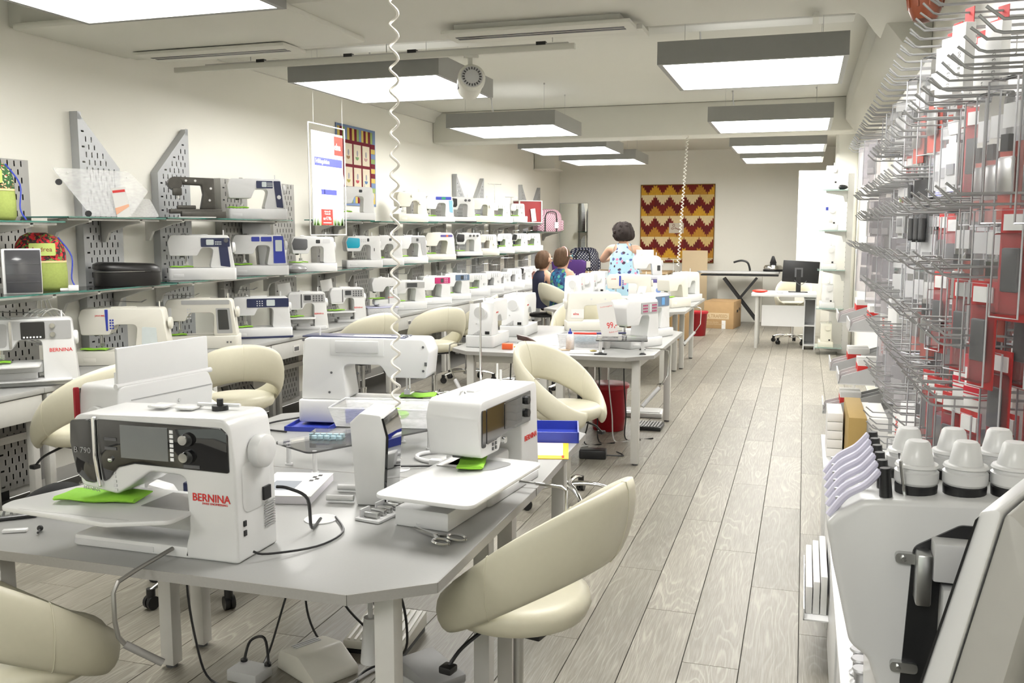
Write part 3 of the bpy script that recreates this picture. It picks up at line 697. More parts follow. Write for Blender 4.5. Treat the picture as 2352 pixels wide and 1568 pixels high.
# ---------------- desk row
m_ = machine('white sewing machine with silver front panel and two chrome knobs on the wall desk', (-3.73, 3.70, TZ), 40, 'silver-fronted machine with chrome knobs', W=.44, H=.34, hb=.115, base='free', hw=.15, zh=.185, za=.235, cw=.15, cwb=.15,
        panels=[('silver_band', [(-.06, .235), (.205, .235), (.207, .33), (-.06, .33)], SILVER, .002), ('silver_face', fillet([(-.185, .2), (-.09, .2), (-.085, .32), (-.2, .32)], .02, 3), SILVER, .004, .01), ('chrome_strip', (-.078, .19, -.066, .33), CHROME, .005), ('screen', (-.025, .238, .085, .325), GLOSS, .004)] + dots(-.015, .244, 6, 1, .015, .02, .008, WHITEINK, .005),
        knobs=[(.12, .305, .014, CHROME), (.12, .26, .014, CHROME)], brand=('BERNINA', .10, .17, .026, REDINK), table=(-.34, .06, -.16, .09), gang=.1)
MB().prism(rrect(-.20, .20, -.13, .10, .01), .026, .034).obj('scale_plate', LGREY, m_, bevel=.002)
machine('broad cream machine with blue stripe on its head on the wall desk', (-3.80, 4.47, TZ), 27, 'broad cream machine with blue stripe', W=.50, H=.33, D=.15, hb=.08, Db=.24, hw=.17, zh=.175, za=.235, cw=.17, cwb=.19, tp=.03, body=CREAM, over=.06,
        panels=[('blue_stripe', [(-.095, .20), (-.085, .20), (-.082, .325), (-.10, .325)], BLUE, .003, .002), ('screen', [(.10, .115), (.19, .11), (.185, .215), (.105, .22)], LSCREEN, .003)] + dots(-.075, .21, 2, 4, .014, .016, .009, BLUE), brand=('JANOME', -.155, .285, .014, REDINK), gang=-.1)
machine('cream machine with tall dark screen on its pillar on the wall desk', (-3.83, 5.25, TZ), 27, 'cream machine with tall dark screen', W=.46, H=.33, D=.14, hb=.085, Db=.22, hw=.13, zh=.185, za=.24, cw=.14, cwb=.15, body=CREAM, tp=.03,
        panels=[('top_band', (-.12, .295, .19, .325), SILVER, .003), ('display_panel', [(.105, .10), (.205, .10), (.19, .27), (.10, .27)], GREYP, .003), ('screen', [(.115, .125), (.185, .125), (.175, .26), (.112, .26)], SCREEN, .005), ('face_vent', (-.205, .215, -.185, .275), WHITE, .004), ('slot_line', (-.15, .045, .08, .05), GREYP, .0)] + dots(-.085, .2, 2, 4, .016, .02, .009, LGREY) + dots(.17, .04, 2, 1, .022, .02, .010, DGREY, .052), brand=('JANOME', -.09, .305, .013, REDINK))
machine('white machine with navy control panel and navy base on the wall desk', (-3.79, 5.93, TZ), 36, 'machine with navy base', W=.42, H=.30, D=.14, hb=.075, Db=.22, hw=.16, zh=.165, za=.22, cw=.12, cwb=.13, basecol=NAVY, body=WHITE,
        panels=[('display_panel', (-.10, .225, .20, .29), NAVY, .003), ('screen', (.04, .235, .10, .28), LSCREEN, .005)] + dots(-.03, .235, 3, 3, .018, .016, .007, WHITEINK, .005), brand=('PFAFF', -.09, .268, .014, WHITEINK))
def small_bernina(label, F, rz, short, **k):
    t = machine(label, F, rz, short, W=.31, H=.30, D=.12, hb=.10, Db=.16, base='free', hw=.115, zh=.16, za=.21, cw=.10, cwb=.10, body=WHITE,
            panels=[('silver_face', fillet([(-.145, .18), (-.055, .175), (-.05, .285), (-.145, .28)], .015, 3), LGREY, .003, .01), ('dark_strip', (-.048, .175, -.04, .285), DGREY, .006), ('display_panel', (-.03, .215, .14, .285), SILVER, .002), ('screen', (-.022, .235, .03, .275), SCREEN, .004)] + dots(.045, .225, 4, 3, .022, .018, .013, DGREY, .004),
            brand=('BERNINA', .055, .12, .018, REDINK), table=(-.25, .06, -.13, .07), **k)
    MB().bx(-.17, -.07, .01, .012, .29, .39).tf(Matrix.Rotation(R(-8), 4, 'Y')).obj('instruction_card', PAPER, t)
    return t
small_bernina('small white free-arm machine with instruction card, next to the navy-based machine', (-3.77, 6.56, TZ), 36, 'free-arm machine next to the navy base')
small_bernina('small white free-arm machine with instruction card, beside a folded dark cloth', (-3.74, 7.20, TZ), 40, 'free-arm machine beside the dark cloth')
machine('compact white machine standing on a pale plastic box on the wall desk', (-3.76, 8.0, TZ + .075), 44, 'compact machine on the plastic box', W=.25, H=.27, D=.12, hb=.07, base='free', hw=.11, zh=.14, za=.19, cw=.08, cwb=.08, panels=dots(.05, .12, 3, 4, .016, .02, .010, DGREY), brand=('BERNINA', .03, .08, .014, REDINK))
machine('white machine with silver control panel and raised stitch chart on the wall desk', (-3.76, 8.58, TZ), 46, 'machine with silver panel', W=.35, H=.29, D=.14, hb=.08, Db=.2, hw=.13, zh=.16, za=.215, cw=.10, cwb=.12, panels=lcd(-.04, .215, .165, .275, SILVER))
machine('white machine with magenta control panel on the wall desk', (-3.78, 9.35, TZ), 48, 'magenta-panelled machine', W=.34, H=.30, D=.15, hb=.07, Db=.2, hw=.13, zh=.15, za=.215, cw=.10, cwb=.12, panels=[('display_panel', (-.02, .22, .165, .285), MAGENTA, .003), ('screen', (.05, .23, .085, .275), SCREEN, .005)] + dots(.1, .23, 2, 3, .022, .018, .008, WHITEINK, .005))
machine('white machine with slate blue control panel on the wall desk', (-3.80, 10.03, TZ), 50, 'slate-panelled machine', W=.34, H=.30, D=.15, hb=.07, Db=.2, hw=.13, zh=.15, za=.215, cw=.10, cwb=.12, panels=[('display_panel', (-.02, .22, .165, .285), SLATE, .003), ('screen', (.05, .23, .085, .275), SCREEN, .005)] + dots(.1, .23, 2, 3, .022, .018, .008, WHITEINK, .005))
serger('cream overlocker with pale cone and wide white tray on the wall desk', (-3.78, 10.72, TZ), 48, W=.30, cones=('cream', 'black'), short='overlocker with pale cone')
serger('white overlocker with yellow and blue cones on the wall desk', (-3.79, 11.36, TZ), 50, cones=('cream', 'navy'), green=False)
serger('small white overlocker with one yellow cone on the wall desk', (-3.80, 11.85, TZ), 52, W=.24, H=.24, cones=('yellow',), green=False)
serger('white coverlock machine with long thread pole on the wall desk', (-3.80, 12.32, TZ), 52, W=.28, cones=('cream', 'red'), green=False, tall=.05)
serger('white and black overlocker with dark cones on the wall desk', (-3.80, 12.86, TZ), 52, W=.25, cones=('orange', 'navy', 'red'), face=BLACK, green=False)
serger('white overlocker with orange-red front tray at the end of the wall desk', (-3.79, 13.32, TZ), 54, W=.27, cones=('black', 'cream'), green=False, tray=ORANGE)
# ---------------- middle shelf row
navyside = lambda: [('display_panel', [(.0, .225), (.19, .225), (.19, .285), (.0, .285)], NAVY, .003), ('screen', (.035, .238, .085, .275), LSCREEN, .005), ('side_panel', [(.125, .095), (.19, .085), (.175, .23), (.115, .23)], NAVY, .003)] + dots(.093, .24, 4, 2, .011, .014, .008, LSCREEN, .005)
machine('stout white machine with navy panel wrapping down its pillar on the middle shelf', (XS, 5.40, shelf_z(5.40, G2)), 38, 'stout machine with navy pillar', W=.43, H=.305, D=.15, hb=.082, Db=.21, hw=.19, zh=.165, za=.22, cw=.13, cwb=.16, tp=.03, panels=navyside(), knobs=[(.165, .268, .016, DGREY)], brand=('elna', .16, .045, .016, REDINK))
el_ = machine('stout white machine with bright blue panels and open lid on the middle shelf', (XS, 6.12, shelf_z(6.12, G2)), 40, 'stout machine with bright blue panels', W=.40, H=.305, D=.15, hb=.075, Db=.2, hw=.15, zh=.16, za=.225, cw=.12, cwb=.15, tp=.03,
        panels=[('blue_label', (-.06, .255, -.0, .29), BLUE, .003), ('blue_label', (.01, .255, .09, .29), BLUE, .003), ('display_panel', [(.10, .09), (.19, .09), (.175, .295), (.10, .295)], BLUE, .003), ('screen', (.115, .18, .165, .265), LSCREEN, .005)], brand=('elna', .15, .04, .015, REDINK))
MB().bx(-.11, .1, .0, .008, .0, .09).tf(Matrix.Translation((0, .02, .31)) @ Matrix.Rotation(R(-28), 4, 'X')).obj('raised_lid', LGREY, el_, bevel=.003)
machine('white machine with dark grey head cover next to a bagged foot pedal', (XS, 6.93, shelf_z(6.93, G2)), 42, 'machine with dark grey head cover', W=.37, H=.29, D=.13, hb=.07, hw=.14, zh=.15, za=.21, cw=.10, face=DGREY, panels=[('screen', (.02, .235, .055, .265), SCREEN, .003), ('label', (.08, .235, .14, .27), LGREY, .002)])
machine('white machine with turquoise head cover on the middle shelf', (XS, 7.86, shelf_z(7.86, G2)), 44, 'turquoise-headed machine', W=.34, H=.29, D=.13, hb=.07, hw=.14, zh=.15, za=.21, cw=.10, face=CYAN, panels=[('screen', (.035, .24, .055, .27), SCREEN, .003), ('slot', (.10, .15, .108, .18), DGREY, .002)] + dots(-.02, .235, 3, 2, .018, .02, .008, LGREY), green=False)
machine('plain white machine with tiny square display behind the coiled cable', (XS, 8.38, shelf_z(8.38, G2)), 46, 'plain machine with tiny square display', W=.32, H=.29, hw=.12, zh=.15, za=.21, panels=[('screen', (.02, .24, .045, .265), SCREEN, .003)])
machine('white machine with dark grey angular front panel on the middle shelf', (XS, 8.98, shelf_z(8.98, G2)), 46, 'machine with dark grey angular panel', W=.34, H=.29, hw=.13, zh=.15, za=.21, cw=.09, panels=[('display_panel', [(.0, .21), (.10, .21), (.12, .085), (.165, .085), (.155, .275), (.0, .275)], GREYP, .003), ('screen', (.05, .23, .075, .26), SCREEN, .005)], body=WHITE)
machine('rounded white machine with narrow purple display strip on the middle shelf', (XS, 9.78, shelf_z(9.78, G2)), 48, 'rounded machine with purple strip', W=.37, H=.305, D=.15, hb=.065, hw=.14, zh=.155, za=.215, cw=.09, cwb=.12, r=.06, tp=.02, body=CREAM, panels=[('display_strip', (.0, .255, .15, .28), mat('violet_plastic', (.09, .07, .25), .35), .003), ('screen', (.07, .257, .095, .278), ORANGE, .004)])
machine('white machine with black head cover, black base and three dials on the middle shelf', (XS, 10.72, shelf_z(10.72, G2)), 48, 'machine with three dials', W=.35, H=.29, hb=.065, hw=.12, zh=.15, za=.21, face=BLACK, basecol=BLACK, knobs=[(.02, .255, .014, DGREY), (.07, .255, .014, DGREY), (.12, .255, .014, DGREY)])
serger('cream overlocker with small colour screen on the middle shelf', (XS, 11.5, shelf_z(11.5, G2)), 48, W=.28, face=None, cones=('navy', 'red'), green=False, body=CREAM, tall=-.05)
serger('white overlocker with yellow and green cones on the middle shelf', (XS, 12.2, shelf_z(12.2, G2)), 50, W=.27, cones=('yellow', 'green', 'navy'), short='overlocker with yellow and green cones', tall=-.05)
serger('white overlocker with black head cover on the middle shelf', (XS, 12.92, shelf_z(12.92, G2)), 50, W=.29, face=BLACK, cones=('yellow', 'green', 'navy', 'red'), short='overlocker with black head cover', tall=-.05)
serger('white overlocker with bare spool pins at the end of the middle shelf', (XS, 13.62, shelf_z(13.62, G2)), 50, W=.29, cones=(), short='overlocker with bare spool pins', tall=-.05)
# ---------------- upper shelf row
machine('stout white machine with navy side strip and round badge on the upper shelf', (XS, 6.10, shelf_z(6.10, G1)), 40, 'stout machine with round badge', W=.42, H=.30, D=.15, hb=.078, Db=.2, hw=.17, zh=.155, za=.225, cw=.12, cwb=.16, tp=.03,
        panels=[('display_panel', [(-.0, .23), (.12, .23), (.12, .285), (-.0, .285)], NAVY, .003), ('screen', (.04, .24, .075, .278), LSCREEN, .005), ('side_panel', [(.145, .09), (.195, .085), (.175, .285), (.125, .285)], NAVY, .003)] + dots(.08, .242, 4, 3, .010, .012, .007, LSCREEN, .005), knobs=[(.163, .165, .016, WHITE)], brand=('elna', .16, .04, .015, REDINK))
machine('white machine half hidden by the hanging price poster on the upper shelf', (XS, 7.72, shelf_z(7.72, G1)), 42, 'machine half hidden by the poster', W=.34, H=.30, hw=.13, zh=.15, za=.215, panels=[('screen', (.03, .25, .06, .275), SCREEN, .003)])
machine('old cream machine with blank head, first past the coiled cable on the upper shelf', (XS, 9.0, shelf_z(9.0, G1)), 44, 'old cream machine', W=.33, H=.31, hb=.085, hw=.14, zh=.16, za=.22, cw=.10, body=IVORY, knobs=[(.0, .27, .012, IVORY), (.09, .2, .018, IVORY)], green=False)
machine('white machine with blue keypad panel on the upper shelf', (XS, 9.78, shelf_z(9.78, G1)), 46, 'machine with blue keypad', W=.34, H=.29, hb=.06, hw=.12, zh=.14, za=.21, r=.05, panels=[('display_panel', (-.05, .245, .14, .28), BLUE, .003), ('screen', (.02, .25, .07, .275), mat('green_screen', (.02, .25, .12), .3), .005), ('side_panel', [(.12, .11), (.16, .1), (.155, .24), (.11, .24)], mat('sky_plastic', (.2, .42, .7), .4), .003)])
machine('white machine with black head cover and two dials on the upper shelf', (XS, 10.48, shelf_z(10.48, G1)), 46, 'upper machine with two dials', W=.35, H=.30, hb=.065, hw=.12, zh=.15, za=.22, face=BLACK, basecol=BLACK, knobs=[(.05, .262, .015, DGREY), (.10, .262, .015, DGREY)], green=False)
machine('plain white machine beside the upper overlockers on the upper shelf', (XS, 11.24, shelf_z(11.24, G1)), 48, 'plain upper machine', W=.34, H=.30, hb=.08, hw=.14, zh=.16, za=.22, body=CREAM, knobs=[(.11, .2, .018, CREAM)])
serger('tall white overlocker with long antenna pole on the upper shelf', (XS, 12.05, shelf_z(12.05, G1)), 48, W=.30, cones=('navy', 'red'), tall=.16, short='tall overlocker')
serger('small white overlocker with purple display beside the red case', (XS, 12.82, shelf_z(12.82, G1)), 50, W=.26, cones=(), short='small overlocker by the red case')
# ================================================================ machines on the workshop tables
# ---- the black-fronted machine
B = thing('sewing_machine', 'large white sewing machine with glossy black front and red lettering', 'sewing machine', (-1.485, 1.905, TZ), 0, 'sewing machines on the workshop tables')
xl, xr = -.235, .235
HB = .125
poly = [(xr + .004, 0), (xr + .002, .25), (xr - .012, .368), (xl + .025, .355), (xl + .002, .32), (xl + .03, .165), (-.10, .15), (-.06, .175), (.0, .218), (.10, .215), (.105, .08), (.085, .0)]
MB().prism(fillet(poly, [.01, .02, .035, .03, .03, .02, .02, .04, .03, .025, .03, 0], 5), -.085, .085, 'y').obj('body', WHITE, B, bevel=.014, seg=3)
MB().prism(fillet([(-.225, .34), (-.158, .345), (-.153, .175), (-.185, .178), (-.212, .2), (-.228, .28)], .012, 4), -.092, .0, 'y').obj('face_cover', GLOSS, B, bevel=.004)
MB().prism(fillet([(-.157, .352), (-.148, .352), (-.148, .25), (-.136, .17), (-.146, .168), (-.157, .245)], .003, 2), -.096, -.08, 'y').obj('chrome_strip', CHROME, B, bevel=.002)
pn = MB().prism(fillet([(-.146, .346), (.205, .345), (.222, .33), (.223, .232), (-.04, .236), (-.09, .222), (-.118, .19), (-.134, .18), (-.146, .25)], [.004, .01, .015, .006, .02, .02, .02, .006, .004], 4), -.089, -.08, 'y').obj('display_panel', GLOSS, B, bevel=.002)
MB().bx(-.078, .058, -.0900, -.088, .25, .336).obj('screen', mat('lit_grey_screen', (.16, .17, .17), .15, coat=.5), pn)
for k in range(7): MB().bx(.064, .074, -.0905, -.088, .252 + .0118 * k, .2605 + .0118 * k).obj('icon', WHITEINK, pn)
for z in (.312, .268):
    MB().cyl((.118, -.088, z), (.118, -.1, z), .018, .016, n=24).obj('knob_base', BLACK, pn)
    MB().cyl((.112, -.099, z), (.112, -.108, z), .0135, .012, n=24).obj('knob', CHROME, pn)
MB().bx(.10, .145, -.0905, -.088, .238, .246).obj('button_bar', DGREY, pn)
MB().bx(-.125, -.09, -.0905, -.088, .292, .30).bx(-.125, -.09, -.0905, -.088, .268, .276).obj('button_bar', DGREY, pn)
MB().ball((-.108, -.092, .243), .007).obj('start_button', CHROME, pn)
for k in range(5): MB().bx(-.108 + .001 * k, -.1 + .001 * k, -.0875, -.084, .205 - .0115 * k, .2115 - .0115 * k).obj('function_button', LGREY, B)
text('model_lettering', 'B 790', .022, GREYINK, B, (-.216, -.0928, .255))
text('brand_lettering', 'BERNINA', .028, REDINK, B, (.118, -.0862, .155), bold=True, sx=.9)
text('slogan_lettering', 'SWISS ENGINEERING', .0075, REDINK, B, (.145, -.0862, .147))
text('chin_lettering', 'BERNINA', .012, GREYINK, B, (-.198, -.0862, .158), rot=(R(90), R(6), 0))
MB().lathe([(.01, 0), (.04, 0), (.044, .008), (.042, .028), (.03, .034), (.01, .033)], n=28).tf(Matrix.Translation((xr, .01, .27)) @ Matrix.Rotation(R(90), 4, 'Y')).obj('handwheel', WHITE, B)
MB().prism(rrect(-.06, .06, .12, .25, .03), xr - .004, xr + .006, 'x').obj('side_bulge', WHITE, B, bevel=.004)
MB().prism(rrect(-.24, .11, -.085, .10, .012), 0, .03).obj('base_plate', WHITE, B, bevel=.005)
MB().bx(-.235, .0, -.0865, -.084, .006, .02).obj('scale_strip', LGREY, B)
MB().prism(rrect(-.21, .12, -.05, .055, .02), .055, HB - .004).obj('free_arm', WHITE, B, bevel=.012)
e = MB().prism(fillet([(-.30, .06), (-.37, -.14), (-.36, -.19), (-.02, -.22), (.11, -.16), (.115, .06)], [.02, .03, .035, .03, .03, .02], 5), HB - .012, HB).obj('extension_table', WHITE, B, bevel=.003)
MB().bx(-.30, .02, -.192, -.188, HB + .0002, HB + .0006).obj('ruler_print', LGREY, e)
MB().bx(-.03, .105, -.085, .035, HB + .0002, HB + .002).obj('needle_plate', mat('plate_steel', (.33, .32, .31), .3, .8), B)
needle_set(B, -.155, .155, HB)
MB().bx(-.185, -.125, -.01, .03, .135, .157).obj('needle_clamp', STEEL, B, bevel=.003)
for a in ((-.06, .10), (.02, .10)): MB().bx(a[0], a[0] + .05, -.01, .04, .366, .372).obj('top_cover', WHITE, B, bevel=.002)
MB().cyl((.13, .02, .365), (.13, .02, .378), .02, n=18).obj('spool_disc', BLACK, B); MB().cyl((.13, .02, .375), (.13, .02, .395), .008, n=12).obj('spool_pin', BLACK, B)
MB().cyl((.06, .03, .375), (.18, .03, .378), .005, n=8).obj('spool_rod', WHITE, B)
for z in (.065, .09): MB().bx(xr + .003, xr + .0065, -.06, -.05, z, z + .014).obj('port', BLACK, B)
for k in range(10): MB().bx(xr + .003, xr + .0065, .03, .075, .06 + .007 * k, .063 + .007 * k).obj('vent_slot', GREYP, B)
MB().bx(xr + .003, xr + .012, .02, .05, .135, .17).obj('power_inlet', BLACK, B)
MB().tube(fillet3 if 0 else [(.055, -.085, .022), (.05, -.2, .012), (.045, -.262, .002), (.042, -.275, -.02), (.042, -.275, -.09), (.047, -.272, -.13), (.058, -.265, -.15)], .0055, 8).obj('knee_lifter', mat('grey_rod', (.3, .29, .27), .35, .6), B)
MB().cyl((.058, -.265, -.15), (.125, -.225, -.205), .009, n=12).obj('knee_pad', mat('grey_rubber', (.25, .24, .23), .6), B)
B.scale = (1, 1, .945)
bpy.context.view_layer.update()
swatch(B, -.165, HB, 'folded under the foot of the black-fronted machine', .22, w=.17, d=.10, y=-.055, fold=.014)
# ---- machine seen from its head end, beside the aisle
def pt_machine(label, F, rz, short, **k): return machine(label, F, rz, short, group='sewing machines on the workshop tables', **k)
m2 = pt_machine('large white machine with black display beside the aisle, scissors lying before it', (-.80, 2.585, TZ), 84, 'machine beside the aisle', W=.44, H=.312, D=.165, hb=.118, Db=.2, base='free', hw=.14, zh=.15, za=.2, cw=.13, cwb=.13, hs=.02,
        panels=[('display_panel', [(-.17, .185), (-.02, .195), (.15, .195), (.15, .29), (-.17, .286)], GLOSS, .004), ('screen', (-.05, .205, .08, .282), SCREEN, .0055), ('black_strip', (-.2, .18, -.178, .286), GLOSS, .004), ('start_button', (-.07, .168, -.05, .185), CHROME, .012)] + dots(-.13, .16, 2, 3, .02, .013, .009, DGREY, .003),
        knobs=[(.115, .265, .014, BLACK), (.115, .225, .014, BLACK)], brand=('BERNINA', .11, .135, .024, REDINK), table=(-.52, -.04, -.205, .075), gang=.35)
MB().prism(fillet([(-.27, -.02), (-.18, -.11), (-.09, -.14), (-.08, -.02)], .03, 4), .1172, .119).obj('cutout_cover', SILVER, m2)
MB().bx(-.20, -.02, -.01, .06, .1172, .1195).obj('smoked_plate', mat('plate_steel', (.3, .3, .3), .3), m2)
MB().prism([(-.4, -.08), (-.06, -.08), (-.06, .08), (-.4, .08)], .0, .05).obj('arm_foot', WHITE, m2, bevel=.004)
MB().cyl((.16, .09, .27), (.16, .09, .46), .004, n=8).cyl((.16, .09, .46), (.16, .09, .56), .0028, n=8).bx(.10, .17, .085, .1, .558, .566).obj('telescopic_guide', CHROME, m2)
MB().cyl((.2, .05, .26), (.2, .05, .36), .0035, n=8).obj('spool_pin', WHITE, m2)
MB().prism(rrect(.17, .27, -.06, .1, .02), .21, .23).obj('spool_tray', WHITE, m2, bevel=.004)
MB().tube([(.03, -.1, .03), (.03, -.18, .03), (.032, -.235, .028), (.032, -.25, .018), (.032, -.25, -.08)], .005, 8).obj('knee_lifter', CHROME, m2)
# ---- big machine seen from the back
m3 = pt_machine('big white machine seen from the back with folding handle', (-1.68, 3.49, TZ + .0185), 188, 'big machine seen from the back', W=.53, H=.34, D=.15, hb=.09, Db=.2, hw=.17, zh=.185, za=.235, cw=.17, cwb=.19, tp=.01, body=WHITE, gang=.1)
MB().bx(-.08, .14, .073, .079, .27, .34).obj('handle_plate', WHITE, m3, bevel=.003); MB().bx(-.06, .12, .077, .084, .282, .33).obj('handle_recess', LGREY, m3, bevel=.004)
MB().bx(-.16, .27, -.06, .05, .339, .344).obj('lid_print', NAVY, m3, bevel=.002)
for p in ((-.24, .31), (.255, .33), (-.24, .215), (.03, .20), (.14, .2), (.15, .12)): MB().cyl((p[0], .072, p[1]), (p[0], .077, p[1]), .005, n=10).obj('screw', DGREY, m3)
MB().bx(-.255, -.245, .074, .077, .235, .25).obj('port', DGREY, m3)
MB().bx(.09, .27, -.08, .08, .005, .02).obj('grey_foot', GREYP, m3)
# ---- machine with its lid raised, seen from the handwheel end
m4 = pt_machine('white machine with its top lid raised, seen from the handwheel end', (-2.17, 2.57, TZ), -98, 'machine with raised lid', W=.42, H=.30, D=.17, hb=.1, Db=.19, base='free', hw=.14, zh=.15, za=.2, cw=.14, cwb=.14, green=False,
        panels=[('red_edge', (.205, .06, .222, .29), RED, .004), ('dark_panel', (-.2, .19, .2, .285), GLOSS, .004)])
MB().bx(-.2, .19, .055, .066, .296, .42).tf(Matrix.Translation((0, .01, 0)) @ Matrix.Rotation(R(0), 4, 'X')).obj('raised_lid', WHITE, m4, bevel=.004)
MB().cyl((-.21, .075, .30), (.2, .075, .30), .009, n=10).obj('lid_hinge', WHITE, m4)
MB().bx(-.2, .15, .084, .087, .25, .253).obj('seam_line', GREYP, m4)
for x in (-.05, .06): MB().cyl((x, .084, .22), (x, .088, .22), .006, n=10).obj('screw', LGREY, m4)
# ---- pair with round handwheels on the next table
def backm(label, F, rz, short, **k):
    t = pt_machine(label, F, rz, short, W=.40, H=.31, D=.17, hb=.08, Db=.2, hw=.14, zh=.16, za=.21, cw=.15, cwb=.16, tp=.06, body=WHITE, wheel=False, **k)
    MB().cyl((.185, .0, .235), (.20, .0, .235), .04, n=28).obj('handwheel', WHITE, t)
    for j in range(7): MB().bx(.2025, .2045, -.055 + .01 * j, -.051 + .01 * j, .05 + .006 * j, .085 + .006 * j).obj('vent_slot', GREYP, t)
    MB().cyl((.2, -.02, .16), (.206, -.02, .16), .006, n=10).obj('screw', LGREY, t); MB().bx(.2, .206, .04, .07, .09, .11).obj('power_inlet', BLACK, t)
    text('brand_lettering', 'JANOME', .014, REDINK, t, (.09, .0862, .225), rot=(R(90), 0, R(180)))
    return t
backm('white machine with round handwheel next to an orange cube, seen from its end', (-2.19, 6.10, TZ), -88, 'machine next to the orange cube')
backm('white machine with round handwheel behind its twin, clear extension table attached', (-2.17, 6.78, TZ), -88, 'rear twin machine')
m5 = pt_machine('cream machine seen from its back between the handwheel pair and the price sign', (-1.62, 7.34, TZ), 200, 'cream machine seen from its back', W=.44, H=.30, D=.14, hb=.075, hw=.15, zh=.16, za=.2, cw=.13, cwb=.13, body=CREAM)
for x in (-.08, .03): MB().cyl((x, .068, .25), (x, .073, .25), .008, n=10).obj('screw', LGREY, m5)
MB().bx(.09, .19, .069, .072, .1, .17).obj('rating_label', PAPER, m5); text('brand_lettering', 'elna', .028, REDINK, m5, (.175, .0725, .125), rot=(R(90), 0, R(180)), bold=True)
pk = dict(W=.36, H=.32, D=.15, hb=.06, Db=.22, hw=.14, zh=.15, za=.215, cw=.10, cwb=.13, body=WHITE)
pt_machine('white machine with magenta buttons on grey panel behind the clear table', (-1.0, 6.24, TZ), 62, 'machine with magenta buttons', panels=[('display_panel', (-.02, .225, .165, .30), GREYP, .003), ('screen', (.065, .235, .09, .29), LSCREEN, .005)] + dots(.10, .235, 3, 3, .018, .02, .011, MAGENTA, .005) + dots(.0, .235, 3, 3, .018, .02, .011, MAGENTA, .005), **pk)
pt_machine('white machine with pale blue display on slate panel at the table edge', (-1.0, 6.88, TZ), 66, 'machine with pale blue display', panels=[('display_panel', (-.02, .225, .165, .30), SLATE, .003), ('screen', (.06, .235, .10, .29), mat('blue_screen', (.1, .3, .6), .3), .005)], **pk)
# ---- far table
for k, (y, lb) in enumerate(((9.62, 'white machine back with round handwheel at the front of a row of three'), (10.25, 'white machine back in the middle of a row of three'), (10.85, 'white machine back at the end of a row of three, beside the seated women'))):
    backm(lb, (-2.42, y, TZ), -84, lb, green=False)
pt_machine('broad cream machine with bright tilted screen and blue stripe on the far workshop table', (-1.78, 9.85, TZ), 8, 'broad machine with bright tilted screen', W=.48, H=.32, D=.15, hb=.08, Db=.22, hw=.15, zh=.17, za=.23, cw=.15, cwb=.16, body=CREAM,
        panels=[('blue_stripe', (-.105, .2, -.085, .31), BLUE, .003), ('screen', [(.08, .1), (.17, .1), (.19, .2), (.11, .2)], mat('bright_screen', (.85, .88, .88), .3), .004)] + dots(-.07, .19, 1, 4, .02, .02, .012, BLUE), brand=('JANOME', -.19, .27, .014, REDINK), green=False)
tb = thing('printed_carton', 'white carton printed with purple flowers under a white sewing machine', 'box', (-1.70, 10.68, TZ), R(6))
MB().bx(-.22, .22, -.16, .16, 0, .235).obj('carton', PAPER, tb, bevel=.003)
MB().bx(-.222, .225, -.163, .163, .205, .2365).obj('purple_lid', mat('violet_plastic', (.09, .07, .25), .35), tb, bevel=.002)
for x, z, c in ((.16, .06, (.5, .25, .45)), (.12, .12, (.2, .3, .6)), (.18, .16, (.6, .5, .65)), (-.1, .1, (.55, .55, .6))): MB().cyl((x, -.1615, z), (x, -.1625, z), .03, n=12).obj('print', mat('print_%d' % int(c[0] * 100), c, .6), tb)
tm_ = pt_machine('white embroidery machine with stitch chart standing on the printed carton', (-1.70, 10.59, TZ + .238), 14, 'machine on the carton', W=.33, H=.27, D=.16, hb=.05, hw=.15, zh=.12, za=.18, cw=.12, r=.07, green=False, panels=[('screen', (.11, .1, .145, .16), SCREEN, .003)])
MB().bx(-.12, .08, .0, .006, .27, .34).tf(Matrix.Rotation(R(-10), 4, 'X')).obj('stitch_chart', PAPER, tm_)
pt_machine('white machine at the aisle edge of the far table', (-1.2, 9.72, TZ), 66, 'machine at the aisle edge', W=.38, H=.33, D=.15, hb=.1, Db=.22, hw=.16, zh=.17, za=.23, cw=.13, body=CREAM)
pt_machine('rounded white machine behind the aisle-edge machine on the far table', (-1.16, 10.52, TZ), 66, 'rounded machine on the far table', W=.36, H=.33, D=.15, hb=.08, Db=.22, hw=.15, zh=.16, za=.23, r=.06)
serger('white overlocker with green and black cones on the far workshop table', (-1.35, 11.1, TZ), 40, cones=('black', 'green', 'cream'), green=False, tall=.08)
# ================================================================ loose things on the near tables
def obj1(name, label, cat, mb, m, loc, rz=0, bevel=0, group=None):
    return tag(mb.obj(name, m, loc=loc, rz=R(rz), bevel=bevel), label, cat, group)
# scissors
t = thing('scissors', 'chrome scissors lying open-handled on the grey table', 'scissors', (-.878, 2.142, TZ), R(-27))
def ring(cx, cy, rx, ry): return [(cx + rx * math.cos(a), cy + ry * math.sin(a), .006) for a in [2 * math.pi * k / 16 for k in range(17)]]
MB().prism([(-.09, -.002), (0, -.009), (.012, .004), (0, .006)], .003, .006).obj('blade', STEEL, t)
MB().prism([(-.09, .004), (0, .010), (.012, -.002), (0, -.004)], .0062, .0092).obj('blade', STEEL, t)
MB().tube(ring(.052, .026, .03, .018), .004).tube([(.0, .002, .006), (.024, .018, .006)], .005).obj('handle_loop', CHROME, t)
MB().tube(ring(.048, -.024, .026, .017), .004).tube([(.0, -.002, .006), (.026, -.016, .006)], .005).obj('handle_loop', CHROME, t)
MB().cyl((0, 0, .009), (0, 0, .012), .005, n=10).obj('pivot', STEEL, t)
